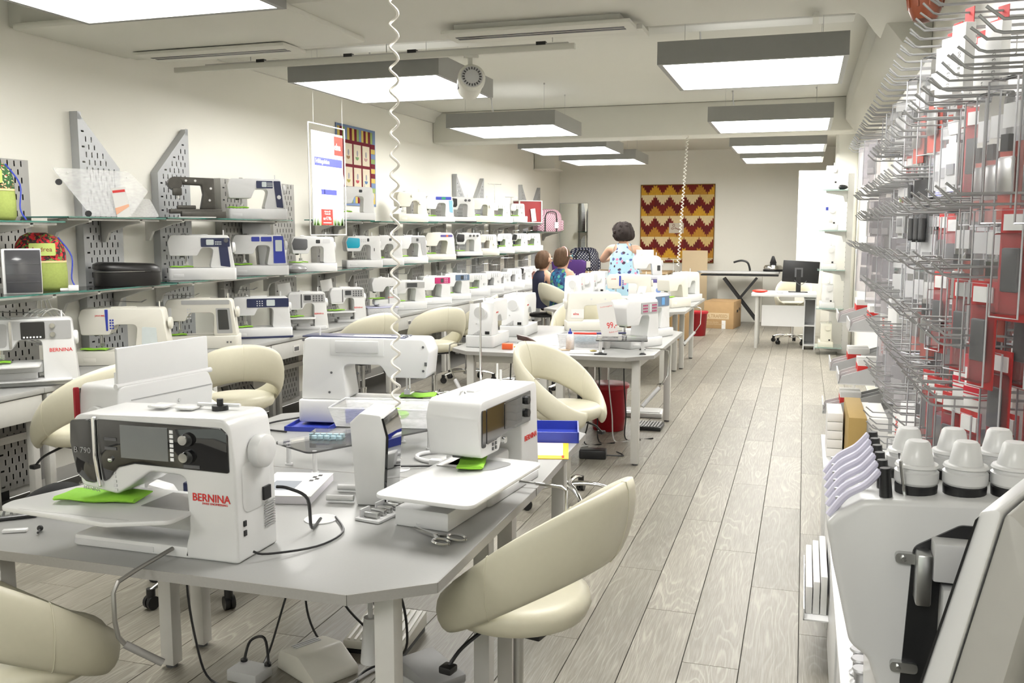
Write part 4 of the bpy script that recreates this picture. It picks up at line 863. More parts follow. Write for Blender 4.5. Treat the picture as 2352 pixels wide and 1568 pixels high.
obj1('bobbin', 'small white bobbin beside the scissor tips', 'bobbin', MB().cyl((0, 0, 0), (0, 0, .002), .009, n=16).cyl((0, 0, .002), (0, 0, .011), .006, n=14).cyl((0, 0, .011), (0, 0, .013), .009, n=16), WHITE, (-.95, 2.205, TZ))
# booklet stack
t = thing('booklet', 'white spiral booklet with small pictures beside the black-fronted machine', 'booklet', (-1.45, 2.41, TZ), R(14))
MB().bx(-.09, .09, -.13, .13, 0, .022).obj('pages', mat('page_edges', (.7, .68, .72), .8), t)
MB().bx(-.091, .091, -.131, .131, .022, .024).obj('cover', PAPER, t)
MB().bx(-.06, .02, -.07, .03, .0242, .0248).obj('picture', mat('print_grey', (.25, .27, .3), .6), t)
for k in range(4): MB().bx(.04 + .012 * (k % 2), .052 + .012 * (k % 2), .03 + .02 * k, .045 + .02 * k, .0242, .0248).obj('print_mark', BLACKINK, t)
# yellow note card
t = thing('note_card', 'yellow edged note card at the table edge by the aisle', 'card', (-.848, 3.145, TZ), R(14))
MB().bx(-.07, .07, -.12, .12, 0, .002).obj('card', YELLOW, t); MB().bx(-.065, .05, -.075, .115, .002, .0026).obj('sheet', PAPER, t); text('card_lettering', 'note', .02, REDINK, t, (.055, -.11, .0024), rot=(0, 0, R(90)))
# clear extension table with bobbin box
t = thing('acrylic_table', 'clear acrylic extension table on white legs on the workshop table', 'extension table', (-1.44, 2.86, TZ), R(62))
MB().prism(rrect(-.28, .28, -.10, .12, .03), .075, .081).obj('sheet', ACRYL, t)
for x, y in ((-.24, -.07), (.24, -.07), (-.24, .09), (.24, .09)): MB().cyl((x, y, 0), (x, y, .075), .008, n=12).cyl((x, y, 0), (x, y, .006), .013, n=12).obj('leg', WHITE, t)
t = thing('bobbin_box', 'clear box of pale blue bobbins on the acrylic table', 'box', (-1.525, 2.77, TZ + .0818), R(12))
MB().bx(-.055, .055, -.035, .035, 0, .025).obj('box', PACK, t)
for i in range(5):
    for j in range(2): MB().cyl((-.044 + .022 * i, -.017 + .034 * j, .002), (-.044 + .022 * i, -.017 + .034 * j, .012), .0095, n=12).obj('bobbin', mat('pale_blue', (.45, .65, .72), .4), t)
# plastic basket
t = thing('plastic_basket', 'translucent white basket with sewing bits behind the acrylic table', 'basket', (-1.44, 3.06, TZ + .0818), R(10))
def tub(mb, w, d, h, fl=.02, th=.003):
    a = [(-w / 2, -d / 2), (w / 2, -d / 2), (w / 2, d / 2), (-w / 2, d / 2)]; b = [(x + (fl if x > 0 else -fl), y + (fl if y > 0 else -fl)) for x, y in a]
    for k in range(4):
        p, q, r_, s_ = a[k], a[(k + 1) % 4], b[(k + 1) % 4], b[k]
        mb.add([(p[0], p[1], 0), (q[0], q[1], 0), (r_[0], r_[1], h), (s_[0], s_[1], h)], [(0, 1, 2, 3)])
    mb.add([(x, y, 0) for x, y in a], [(0, 1, 2, 3)])
    return mb, b
mb_, rim = tub(MB(), .34, .16, .07)
mb_.obj('tub', TUB, t); MB().tube([(x, y, .07) for x, y in rim + rim[:1]], .004).obj('rim', TUB, t)
obj1('fabric_scrap', 'crumpled lime and blue fabric scrap in the translucent basket', 'fabric', MB().ball((0, 0, .03), (.07, .035, .025), 10, 6), LIME, (-1.42, 3.04, TZ + .09), 20)
obj1('thread_packet', 'small navy and white packet in the translucent basket', 'packet', MB().bx(-.035, .035, -.02, .02, 0, .05), BLUE, (-1.54, 3.0, TZ + .09), 30, .004)
# blue trays under the big machine
for x, y, rz, lb in ((-1.86, 3.27, 10, 'shallow blue tray under the handwheel side of the big machine'), (-1.05, 3.33, 14, 'shallow blue tray holding white hoop parts beside the aisle machine')):
    t = thing('blue_tray', lb, 'tray', (x, y, TZ), R(rz))
    w_ = .09 if x < -1.5 else .26
    MB().bx(-w_, w_, -.1, .12, 0, .006).obj('tray_floor', BLUE, t)
    for q in ((-w_, w_, -.1, -.095), (-w_, w_, .115, .12), (-w_, -w_ + .005, -.1, .12), (w_ - .005, w_, -.1, .12)): MB().bx(q[0], q[1], q[2], q[3], .006, .018 if x < -1.5 else .04).obj('tray_side', BLUE, t)
obj1('hoop_carrier', 'light grey hoop carrier bar lying in the blue tray', 'hoop part', MB().bx(-.1, .1, -.03, .03, 0, .035), LGREY, (-1.14, 3.3, TZ + .0065), 14, .008)
# embroidery hoops
for x, y, sc, lb in ((-1.16, 2.92, 1, 'oval white embroidery hoop behind the glossy cabinet'), (-.975, 3.0, .75, 'small oval white embroidery hoop next to the larger hoop')):
    pts = [(x + .1 * sc * math.cos(a), y + .075 * sc * math.sin(a), TZ + .008) for a in [2 * math.pi * k / 28 for k in range(29)]]
    t = thing('embroidery_hoop', lb, 'hoop', (0, 0, 0)); MB().tube(pts, .007, 8).obj('outer_ring', LGREY, t); MB().bx(x - .02, x + .02, y - .085 * sc - .012, y - .07 * sc, TZ, TZ + .02).obj('clamp', WHITE, t, bevel=.003)
obj1('accessory_box', 'small white box next to the embroidery hoops', 'box', MB().bx(-.05, .05, -.03, .03, 0, .06), WHITE, (-1.06, 2.83, TZ), 8, .006)
# upright accessory cabinets
t = thing('accessory_cabinet', 'upright white accessory cabinet with glossy black door', 'cabinet', (-1.185, 2.43, TZ), R(101))
MB().prism(fillet([(-.045, 0), (.035, 0), (.05, .24), (.02, .268), (-.04, .262), (-.055, .2)], .008, 3), -.085, .085, 'x').obj('case', WHITE, t, bevel=.004)
MB().prism([(-.052, .006), (-.062, .2), (-.048, .254), (-.038, .252), (-.04, .006)], -.082, .082, 'x').obj('door', GLOSS, t)
for y in (-.06, .05): MB().cyl((y, .05, .012), (y, .13, .012), .009, n=12).obj('door_peg', WHITE, t)
t = thing('accessory_cabinet', 'white accessory cabinet with smoky door behind the black cloth', 'cabinet', (-1.93, 2.22, TZ), R(-28))
MB().bx(-.07, .07, -.03, .055, 0, .235).obj('case', WHITE, t, bevel=.006); d_ = MB().bx(-.068, .068, -.036, -.03, .01, .232).obj('door', SMOKE, t, bevel=.002)
for k in range(3): MB().bx(-.06, .06, -.037, -.036, .05 + .06 * k, .052 + .06 * k).obj('shelf_line', GREYP, d_)
# tray of presser feet
t = thing('foot_tray', 'grey tray of presser feet at the base of the glossy cabinet', 'tray', (-1.085, 2.30, TZ), R(80))
MB().bx(-.1, .1, -.04, .04, 0, .008).obj('tray', LGREY, t, bevel=.002)
for k in range(6): MB().bx(-.085 + .03 * k, -.07 + .03 * k, -.025, .02, .008, .024).obj('presser_foot', STEEL, t, bevel=.002)
for k in range(3): MB().bx(-.09 + .07 * k, -.05 + .07 * k, .025, .03, .008, .03).obj('divider', LGREY, t)
# dark cloth, keypad tray, stick, stylus, navy case
rings = []
for i in range(13):
    s = i / 12; xx = -.12 + .24 * s; h = .065 * math.sin(math.pi * min(1, s * 1.05 + .02)) ** .6 + .004; w_ = .06 * math.sin(math.pi * (s * .86 + .09)) + .01
    rings.append([(xx, w_ * math.cos(a) + .012 * math.sin(5 * s), max(0, h * (.5 + .5 * math.sin(a)))) for a in [2 * math.pi * j / 12 for j in range(12)]])
obj1('dust_cloth', 'crumpled black velvet cloth behind the lime fabric', 'cloth', MB().loft(rings), mat('black_velvet', (.006, .006, .007), .95), (-1.985, 2.07, TZ), 28)
t = thing('bit_tray', 'flat black tray of silver bits at the table corner', 'tray', (-2.085, 1.93, TZ), R(42))
MB().bx(-.1, .1, -.035, .035, 0, .01).obj('tray', BLACK, t, bevel=.003)
for k in range(10): MB().bx(-.092 + .019 * k, -.08 + .019 * k, -.02, .02, .01, .015).obj('bit', STEEL, t)
obj1('data_stick', 'tiny white data stick on the table corner', 'data stick', MB().bx(-.03, .03, -.009, .009, 0, .008), WHITE, (-1.945, 1.855, TZ), 30, .002)
obj1('stylus', 'short black stylus with ball end under the extension table', 'stylus', MB().tube([(-.02, 0, .006), (.012, 0, .006)], .003).ball((-.022, 0, .008), .008), BLACK, (-1.875, 1.862, TZ), -55)
t = thing('needle_case', 'open navy case with white card inside behind the black-fronted machine', 'case', (-1.66, 2.36, TZ), R(8))
MB().bx(-.1, .1, -.06, .06, 0, .035).obj('case', NAVY, t, bevel=.004); MB().bx(-.05, .08, .05, .056, .035, .15).obj('card', PAPER, t); text('card_lettering', 'BERNINA', .016, REDINK, t, (.0, .0495, .045)); MB().bx(-.02, .05, .0485, .05, .08, .12).obj('picture', GREYP, t)
obj1('thread_cover', 'white wedge-shaped cover behind the black-fronted machine', 'cover', MB().prism([(-.06, 0), (.06, 0), (.02, .06), (-.03, .075)], -.03, .03, 'y'), WHITE, (-1.72, 2.16, TZ), 15, .006)
# cables on the near tables
cable('black power cable from the machine side to the table ring', [(-1.222, 1.955, .875), (-1.19, 1.96, .872), (-1.175, 2.02, .83), (-1.2, 2.08, .735), (-1.235, 2.19, .722)], .0045)
cable('thin black cable from the rear port along the table edge to the ring', [(-1.226, 1.85, .745), (-1.2, 1.87, .735), (-1.13, 1.98, .7245), (-1.12, 2.1, .7245), (-1.2, 2.21, .7245)], .003)
cable('black cable running from the coiled cable to the aisle machine', [(-1.25, 2.75, .73), (-1.15, 2.80, .726), (-1.03, 2.82, .726), (-.93, 2.80, .726)], .004)
cable('black cable behind the big machine seen from the back', [(-1.96, 3.33, .74), (-2.05, 3.26, .726), (-2.04, 3.15, .726), (-1.9, 3.12, .726)], .004)
# ================================================================ things on the middle tables
obj1('orange_cube', 'small orange cube beside the handwheel machine', 'box', MB().bx(-.035, .035, -.02, .02, 0, .04), ORANGE, (-1.87, 5.86, TZ), 5, .004)
t = thing('note_pad', 'yellow edged pad under the stapler', 'pad', (-1.75, 6.02, TZ), R(-8)); MB().bx(-.1, .1, -.07, .07, 0, .008).obj('backing', YELLOW, t); MB().bx(-.09, .09, -.06, .06, .008, .010).obj('sheet', PAPER, t)
t = thing('stapler', 'dark brown stapler lying on the yellow pad', 'stapler', (-1.79, 6.06, TZ + .0102), R(-25)); MB().bx(-.08, .08, -.018, .018, 0, .012).obj('base', STEEL, t, bevel=.003); MB().prism([(-.08, .03), (.07, .014), (.08, .022), (.0, .055), (-.09, .065)], -.016, .016, 'y').obj('jaw', mat('dark_brown', (.06, .03, .025), .3), t, bevel=.004)
obj1('paper_sheet', 'loose white sheet beside the yellow pad', 'paper', MB().bx(-.1, .1, -.07, .07, 0, .001), PAPER, (-1.55, 6.2, TZ), -12)
obj1('table_ring', 'open round cable hole cover between the pad and the bottle', 'cover', MB().lathe([(.03, 0), (.045, 0), (.045, .003), (.03, .003)], n=20), mat('tan_plastic', (.35, .25, .15), .5), (-1.5, 5.93, TZ))
t = thing('oil_bottle', 'small clear bottle of orange oil with blue cap', 'bottle', (-1.47, 5.98, TZ)); MB().lathe([(.026, .0), (.028, .004), (.028, .085), (.02, .1), (.012, .105)], n=20).obj('bottle', TUB, t); MB().lathe([(.0245, .003), (.0262, .005), (.0262, .055), (.0245, .057)], n=20).obj('oil', mat('amber_oil', (.7, .33, .03), .2), t); MB().lathe([(.014, .104), (.014, .118), (.006, .122), (.004, .14)], n=14).obj('cap', BLUE, t)
t = thing('plastic_box', 'clear plastic box of tools with coloured pens on top', 'box', (-1.44, 6.22, TZ), R(-6))
mb_, rim = tub(MB(), .28, .18, .08, .01); mb_.obj('tub', TUB, t); MB().tube([(x, y, .08) for x, y in rim + rim[:1]], .004).obj('rim', TUB, t)
obj1('fabric_bundle', 'dark and turquoise cloth bundle inside the clear tool box', 'fabric', MB().ball((0, 0, .03), (.12, .06, .03), 12, 6), mat('teal_cloth', (.05, .14, .2), .9), (-1.42, 6.22, TZ + .004), 10)
obj1('marker_pen', 'purple marker pen lying across the clear tool box', 'pen', MB().cyl((-.14, 0, .0), (.14, 0, .006), .007, n=8), mat('violet_plastic', (.09, .07, .25), .35), (-1.27, 6.16, TZ + .092), 12)
obj1('marker_pen', 'red marker pen lying across the clear tool box', 'pen', MB().cyl((-.08, 0, .0), (.08, 0, .004), .007, n=8), mat('bright_red', (.75, .04, .02), .4), (-1.4, 6.12, TZ + .092), -5)
t = thing('red_pincers', 'small red handled pincers behind the oil bottle', 'tool', (-1.42, 6.35, TZ + .01)); MB().tube(ring(.0, .0, .03, .02), .005).obj('loop', mat('bright_red', (.75, .04, .02), .4), t); MB().tube(ring(.05, .01, .03, .02), .005).obj('loop', mat('bright_red', (.75, .04, .02), .4), t)
obj1('magazine', 'open thin magazine beside the oil bottle', 'magazine', MB().bx(-.11, .11, -.08, .08, 0, .004), PAPER, (-1.33, 5.86, TZ), 10)
obj1('metal_clip', 'small brassy metal clip on the magazine', 'clip', MB().ball((0, 0, .005), (.025, .018, .006), 8, 5), mat('brass', (.45, .36, .12), .35, .7), (-1.29, 5.88, TZ + .0042))
obj1('paper_cup', 'small white paper cup tipped beside the price sign', 'cup', MB().lathe([(.025, 0), (.033, .05), (.031, .05), (.023, .004)], n=16), PAPER, (-1.25, 6.1, TZ))
t = thing('acrylic_table', 'clear acrylic extension table with black suction feet at the aisle corner', 'extension table', (-1.09, 5.95, TZ), R(10))
MB().prism(rrect(-.19, .14, -.14, .16, .02), .085, .092).obj('sheet', ACRYL, t)
for x, y in ((-.16, -.11), (.11, -.11), (.11, .13), (-.16, .13)): MB().cyl((x, y, .012), (x, y, .085), .011, n=12).obj('leg', WHITE, t); MB().lathe([(.022, 0), (.02, .006), (.01, .012)], (x, y, 0), 14).obj('suction_foot', BLACK, t)
t = thing('price_sign', 'leaning white price sign reading 99 in red', 'sign', (-1.2, 5.99, TZ + .0925), R(12))
MB().bx(-.055, .055, -.002, .002, 0, .23).tf(Matrix.Rotation(R(-14), 4, 'X') @ Matrix.Rotation(R(-10), 4, 'Y')).obj('card', PAPER, t)
Mx = (R(90 - 14), R(-10), 0)
text('price_lettering', '99,-', .055, REDINK, t, (.012, -.022, .062), rot=Mx, align='CENTER', bold=True, sx=.8); text('offer_lettering', 'Sonderangebot', .013, REDINK, t, (-.03, -.052, .2), rot=Mx, align='CENTER'); text('offer_lettering', 'Rabatt auf', .014, REDINK, t, (.02, -.012, .03), rot=Mx, align='CENTER')
MB().bx(-.05, .05, -.03, .05, 0, .004).obj('stand', ACRYL, t)
obj1('black_clip', 'flat black clip at the table edge beside the suction feet', 'clip', MB().bx(-.04, .04, -.012, .012, 0, .008), BLACK, (-1.22, 5.78, TZ), 5, .002)
for x, y, lb in ((-2.3, 5.98, 'bent chrome knee lifter at the orange cube machine'), (-.86, 6.08, 'bent chrome knee lifter hanging at the aisle corner of the price table'), (-1.02, 9.6, 'bent chrome knee lifter at the aisle edge of the far table')):
    t = thing('knee_lifter', lb, 'knee lifter', (x, y, TZ)); s = -1 if x < -2 else 1
    MB().tube([(-.12 * s, 0, .012), (.0, 0, .012), (.03 * s, 0, .0), (.035 * s, 0, -.04), (.03 * s, 0, -.16), (-.02 * s, -.03, -.24)], .005, 8).obj('rod', CHROME, t); MB().cyl((-.02 * s, -.03, -.24), (-.12 * s, -.1, -.36), .014, n=10).obj('knee_pad', LGREY, t)
# small cards at the far table
t = thing('price_sign', 'small white price card between the machine backs', 'sign', (-2.0, 9.55, TZ), R(5)); MB().bx(-.05, .05, -.002, .002, 0, .11).tf(Matrix.Rotation(R(-12), 4, 'X')).obj('card', PAPER, t); MB().bx(-.05, .05, -.02, .04, 0, .003).obj('stand', ACRYL, t); MB().bx(-.035, .035, -.022, -.019, .085, .095).obj('print', REDINK, t)
# ================================================================ under the tables
t = thing('foot_pedal', 'white ribbed foot pedal standing under the table', 'pedal', (-1.42, 2.96, 0), R(4))
MB().bx(-.11, .11, -.1, .14, 0, .022).obj('base', BLACK, t); MB().prism([(-.11, .02), (.15, .02), (.15, .075), (-.11, .05)], -.115, .115, 'x').obj('plate', CREAM, t, bevel=.005)
for k in range(9): MB().prism([(-.1, .0505), (.14, .075), (.14, .079), (-.1, .0545)], -.1 + .024 * k, -.09 + .024 * k, 'x').obj('rib', CREAM, t)
t = thing('foot_pedal', 'rounded white foot pedal with cable slots', 'pedal', (-1.55, 2.70, 0), R(-28))
MB().prism(fillet([(-.12, 0), (.12, 0), (.12, .03), (.02, .085), (-.1, .07)], [0, 0, .02, .04, .03], 4), -.09, .09, 'y').obj('shell', CREAM, t, bevel=.008)
for k in range(3): MB().bx(-.08 + .012 * k, -.076 + .012 * k, -.05, .05, .074, .079).obj('slot', LGREY, t)
t = thing('foot_pedal', 'grey topped foot pedal lying askew under the table', 'pedal', (-1.13, 2.71, 0), R(-34))
MB().bx(-.1, .1, -.07, .07, 0, .035).obj('base', LGREY, t, bevel=.005); MB().prism([(-.1, .035), (.1, .035), (.1, .062), (-.1, .085)], -.07, .07, 'y').obj('plate', GREYP, t, bevel=.005)
t = thing('foot_pedal', 'grey metal ribbed foot pedal beside the red bin', 'pedal', (-1.1, 7.0, 0), R(0)); MB().bx(-.11, .11, -.1, .12, 0, .03).obj('base', BLACK, t, bevel=.004)
for k in range(9): MB().bx(-.1 + .0225 * k, -.09 + .0225 * k, -.095, .115, .03, .036).obj('rib', GREYP, t)
t = thing('foot_pedal', 'flat white foot pedal under the middle table', 'pedal', (-1.22, 7.5, 0), R(5)); MB().bx(-.16, .16, -.12, .12, 0, .04).obj('base', WHITE, t, bevel=.01); MB().bx(-.14, .14, -.1, .1, .04, .045).obj('plate', WHITE, t, bevel=.004)
t = thing('power_adapter', 'light grey power adapter with black cable loop on the floor', 'adapter', (-1.74, 2.58, 0), R(-5)); MB().bx(-.06, .06, -.045, .045, 0, .04).obj('case', LGREY, t, bevel=.005); MB().tube(spline([(-.045, .03, .04), (-.04, .06, .1), (.02, .06, .12), (.05, .04, .04)]), .005).obj('lead', BLACK, t)
for p in ((-.045, .03), (.05, .035)): MB().cyl((p[0], p[1], .038), (p[0], p[1], .048), .012, n=12).obj('grommet', BLACK, t)
t = thing('extension_socket', 'white extension socket hanging under the table top on its cable', 'socket', (-1.19, 2.38, .0)); MB().tube(spline([(-.0, 0, .69), (.005, 0, .5), (-.005, .02, .36)]), .008).obj('lead', WHITE, t); MB().cyl((-.005, .02, .36), (-.01, .02, .22), .02, .028, n=14).obj('socket', WHITE, t); MB().cyl((0, 0, .6), (0, 0, .69), .022, .026, n=14).obj('plug', CREAM, t)
t = thing('power_brick', 'black power brick on the floor before the red bin', 'adapter', (-1.30, 5.95, 0), R(8)); MB().bx(-.09, .09, -.05, .05, 0, .06).obj('case', BLACK, t, bevel=.01); MB().tube(spline([(.09, 0, .02), (.2, .05, .01), (.15, .15, .01)]), .005).obj('lead', BLACK, t)
cabs = [('thin black cable falling past the table leg', [(-2.0, 2.66, .69), (-1.98, 2.62, .5), (-1.99, 2.6, .3), (-1.93, 2.56, .1), (-1.85, 2.52, .006), (-1.7, 2.5, .006)]),
        ('black cable falling to the rounded pedal', [(-1.66, 2.95, .69), (-1.67, 2.9, .45), (-1.68, 2.86, .25), (-1.66, 2.84, .12), (-1.6, 2.84, .02), (-1.5, 2.83, .006)]),
        ('second black cable falling beside the rounded pedal', [(-1.66, 3.0, .69), (-1.7, 2.95, .45), (-1.75, 2.85, .2), (-1.76, 2.75, .04), (-1.74, 2.66, .006)]),
        ('black cable hanging to the ribbed pedal', [(-1.42, 2.5, .69), (-1.43, 2.6, .4), (-1.44, 2.7, .25), (-1.40, 2.80, .12), (-1.38, 2.86, .06)]),
        ('black cable running over the floor between two pedals', [(-1.30, 2.84, .02), (-1.38, 2.74, .008), (-1.38, 2.66, .007), (-1.36, 2.58, .007), (-1.3, 2.5, .006)]),
        ('short black cable bowed out under the table edge', [(-1.25, 2.3, .69), (-1.2, 2.32, .6), (-1.17, 2.36, .45), (-1.2, 2.5, .25), (-1.26, 2.62, .07)]),
        ('black cable bowing beside the hanging socket', [(-1.15, 2.38, .69), (-1.14, 2.38, .55), (-1.09, 2.4, .42), (-1.10, 2.45, .27), (-1.16, 2.52, .18)])]
for lb, p in cabs: cable(lb, p, .0042)
cable('cream cable lying on the floor behind the grey pedal', [(-1.2, 2.86, .006), (-1.3, 2.83, .006), (-1.36, 2.75, .006), (-1.4, 2.62, .006), (-1.5, 2.5, .006)], .006, LGREY)
random.seed(3)
for k, nm in enumerate(('first', 'second', 'third', 'fourth', 'fifth', 'sixth', 'seventh', 'eighth')):
    x = (-1.9 if k < 2 else -1.68) + .08 * k
    cable('hanging %s cable under the price table, %s from the aisle' % ('white' if k % 3 == 2 else 'black', ('eighth', 'seventh', 'sixth', 'fifth', 'fourth', 'third', 'second', 'first')[k]), [(x, 6.05 + .075 * k, .69), (x + random.uniform(-.02, .02), 6.05 + .075 * k, .45), (x + random.uniform(-.03, .03), 6.07 + .075 * k, .2), (x + random.uniform(-.03, .03), 6.09 + .075 * k, .01), (x + .12, 6.10 + .075 * k, .007)], .005, WHITE if k % 3 == 2 else BLACK)
# waste bins
def bin_(label, loc):
    t = thing('waste_bin', label, 'bin', loc); MB().lathe([(.115, .0), (.12, .004), (.142, .32), (.152, .325), (.152, .355), (.145, .355), (.138, .32), (.112, .012), (.02, .01)], n=28).obj('bucket', RED, t, ang=60)
    MB().lathe([(.146, .325), (.155, .327), (.156, .35), (.148, .356)], n=28).obj('rim', RED, t)
bin_('red plastic waste bin under the edge of the price table', (-1.385, 6.88, 0)); bin_('red plastic waste bin beside the brown cardboard box', (-1.45, 13.62, 0))
# ================================================================ things on and around the long wall
def dotted(name, base, dot, n=22, r=.3):
    m = mat(name, base, .55); nt = m.node_tree; L = nt.links; b = nt.nodes['Principled BSDF']; N = nt.nodes.new
    tc = N('ShaderNodeTexCoord'); sp = N('ShaderNodeSeparateXYZ'); L.new(tc.outputs['Object'], sp.inputs[0])
    def M(op, a, c=None):
        k = N('ShaderNodeMath'); k.operation = op
        for i, v in enumerate((a, c)):
            if v is None: continue
            if isinstance(v, (int, float)): k.inputs[i].default_value = v
            else: L.new(v, k.inputs[i])
        return k.outputs[0]
    h = M('MULTIPLY', M('ADD', sp.outputs[0], sp.outputs[1]), n); v = M('MULTIPLY', sp.outputs[2], n)
    u1 = M('ADD', h, v); u2 = M('SUBTRACT', h, v)
    a = M('SUBTRACT', M('FRACT', u1), .5); c = M('SUBTRACT', M('FRACT', u2), .5)
    d = M('SQRT', M('ADD', M('MULTIPLY', a, a), M('MULTIPLY', c, c))); k = M('LESS_THAN', d, r)
    mx = N('ShaderNodeMix'); mx.data_type = 'RGBA'; mx.inputs[6].default_value = list(base) + [1]; mx.inputs[7].default_value = list(dot) + [1]
    L.new(k, mx.inputs[0]); L.new(mx.outputs[2], b.inputs['Base Color']); return m
def floral(name, base, cols, scale=26, thr=.35):
    m = mat(name, base, .8); nt = m.node_tree; L = nt.links; b = nt.nodes['Principled BSDF']; N = nt.nodes.new
    tc = N('ShaderNodeTexCoord'); nz = N('ShaderNodeTexNoise'); nz.inputs['Scale'].default_value = scale * .6; L.new(tc.outputs['Object'], nz.inputs['Vector'])
    va = N('ShaderNodeVectorMath'); va.operation = 'MULTIPLY_ADD'; va.inputs[1].default_value = (.05, .05, .05); L.new(nz.outputs['Color'], va.inputs[0]); L.new(tc.outputs['Object'], va.inputs[2])
    vo = N('ShaderNodeTexVoronoi'); vo.inputs['Scale'].default_value = scale; L.new(va.outputs[0], vo.inputs['Vector'])
    rp = N('ShaderNodeValToRGB'); rp.color_ramp.interpolation = 'CONSTANT'; e = rp.color_ramp.elements
    e[0].color = list(cols[0]) + [1]; e[1].position = 1 / len(cols); e[1].color = list(cols[1 % len(cols)]) + [1]
    for i in range(2, len(cols)): x = e.new(i / len(cols)); x.color = list(cols[i]) + [1]
    sp = N('ShaderNodeSeparateColor'); L.new(vo.outputs['Color'], sp.inputs[0]); L.new(sp.outputs[0], rp.inputs[0])
    lt = N('ShaderNodeMath'); lt.operation = 'LESS_THAN'; lt.inputs[1].default_value = thr; L.new(vo.outputs['Distance'], lt.inputs[0])
    mx = N('ShaderNodeMix'); mx.data_type = 'RGBA'; mx.inputs[6].default_value = list(base) + [1]; L.new(lt.outputs[0], mx.inputs[0]); L.new(rp.outputs[0], mx.inputs[7]); L.new(mx.outputs[2], b.inputs['Base Color']); return m
REDFLOR = floral('red_floral', (.03, .012, .012), [(.5, .01, .02), (.35, .01, .015), (.12, .2, .03), (.55, .02, .03)], 60, .55)
GREENFLOR = floral('green_floral', (.02, .07, .02), [(.5, .02, .03), (.7, .35, .2), (.05, .18, .05), (.6, .5, .3)], 70, .38)
LIMEF = mat('lime_cotton', (.30, .36, .09), .85, var=.15, scale=90)
def superring(cx, cy, rx, ry, z, n=24, p=3.0):
    o = []
    for k in range(n):
        a = 2 * math.pi * k / n; c, s = math.cos(a), math.sin(a)
        o.append((cx + rx * math.copysign(abs(c) ** (2 / p), c), cy + ry * math.copysign(abs(s) ** (2 / p), s), z))
    return o
def backpack(label, loc, rz, up, name_txt, sc=1.0):
    t = thing('backpack', label, 'backpack', loc, R(rz))
    w, d = .125 * sc, .07 * sc
    lowr = [superring(0, 0, w * .93, d * .8, .0), superring(0, 0, w * 1.02, d, .02), superring(0, 0, w * 1.03, d, .09), superring(0, 0, w, d * .98, .15 * sc)]
    MB().loft(lowr).obj('lower_bag', LIMEF, t, ang=70)
    ur = [superring(0, 0, w, d * .98, .15 * sc), superring(0, 0, w * .99, d * .95, .2 * sc), superring(.0, 0, w * .9, d * .85, .25 * sc), superring(-.005, 0, w * .68, d * .65, .285 * sc), superring(-.01, 0, w * .35, d * .4, .305 * sc)]
    MB().loft(ur).obj('upper_bag', up, t, ang=70)
    MB().loft([superring(0, 0, w * 1.01, d * 1.01, .148 * sc), superring(0, 0, w * 1.01, d * 1.01, .158 * sc)]).obj('trim_band', mat('cream_trim', (.6, .5, .25), .8), t)
    MB().prism(rrect(-.05, .075, .185 * sc, .25 * sc, .008), -d - .004, -d * .7, 'y').obj('name_patch', mat('lime_patch', (.42, .5, .14), .8), t)
    text('name_lettering', name_txt, .034, mat('maroon_thread', (.2, .02, .03), .8), t, (-.042, -d - .0048, .207 * sc))
    MB().tube(spline([(.09, -.02, .28 * sc), (.15, -.04, .18), (.145, -.05, .06), (.17, -.06, .004)]), .004).obj('cord', BLUE, t)
    return t
backpack('lime backpack with red floral top and embroidered name patch', (-3.86, 3.955, 1.19), 44, REDFLOR, 'Andrea')
backpack('lime backpack with dark green floral top on the upper shelf', (-3.90, 3.68, 1.555), 44, GREENFLOR, '     che')
t = thing('storage_box', 'white upright box with smoky drawer front on the middle shelf', 'box', (-3.765, 3.72, 1.19), R(44))
MB().bx(-.075, .1, -.07, .1, 0, .225).obj('case', WHITE, t, bevel=.004); d_ = MB().bx(-.06, .098, -.076, -.07, .008, .22).obj('drawer_front', SMOKE, t, bevel=.002)
for z in (.06, .1, .15): MB().bx(-.055, .09, -.0775, -.076, z, z + .002).obj('divider', DGREY, d_)
obj1('white_clip', 'small white plastic clip on the shelf before the name-tag backpack', 'clip', MB().bx(-.04, .04, -.012, .012, 0, .014).bx(.0, .05, -.02, -.012, 0, .03), WHITE, (-3.70, 3.97, 1.1905), 40, .003)
for k in range(4):
    t = thing('embroidery_hoop', 'white embroidery hoop hanging under the middle shelf, %s of four from the wall' % ('first', 'second', 'third', 'fourth')[k], 'hoop', (-3.97 + .016 * k, 4.02, 1.05), 0, 'hanging hoops')
    MB().tube([(0, .12 * math.cos(a) * (1 - .06 * k) + .02 * k, -.06 + .09 * math.sin(a)) for a in [2 * math.pi * j / 20 for j in range(21)]], .006, 6).obj('hoop_ring', mat('hoop_white', (.6, .6, .57), .4), t)
    MB().bx(-.006, .006, .02 * k - .02, .02 * k + .02, -.165, -.145).obj('clamp', LGREY, t)
    MB().tube([(0, .02 * k, .03), (.0, .02, .12)], .0025).obj('hook_wire', STEEL, t)
t = thing('zip_case', 'round black zip case with lid ajar on the middle shelf', 'case', (-4.0, 4.78, 1.1685), R(52))
MB().loft([superring(0, 0, .185, .12, 0, 28, 3.2), superring(0, 0, .19, .125, .01, 28, 3.2), superring(0, 0, .19, .125, .085, 28, 3.2), superring(0, 0, .185, .12, .09, 28, 3.2)]).obj('case', mat('black_leatherette', (.012, .011, .011), .38), t)
MB().loft([superring(0, 0, .192, .127, .092, 28, 3.2), superring(-.004, .0, .195, .128, .10, 28, 3.2), superring(-.008, .0, .19, .125, .125, 28, 3.2), superring(-.01, 0, .16, .1, .14, 28, 3)]).tf(Matrix.Rotation(R(2.5), 4, 'Y')).obj('lid', mat('black_leatherette', (.012, .011, .011), .38), t, ang=60)
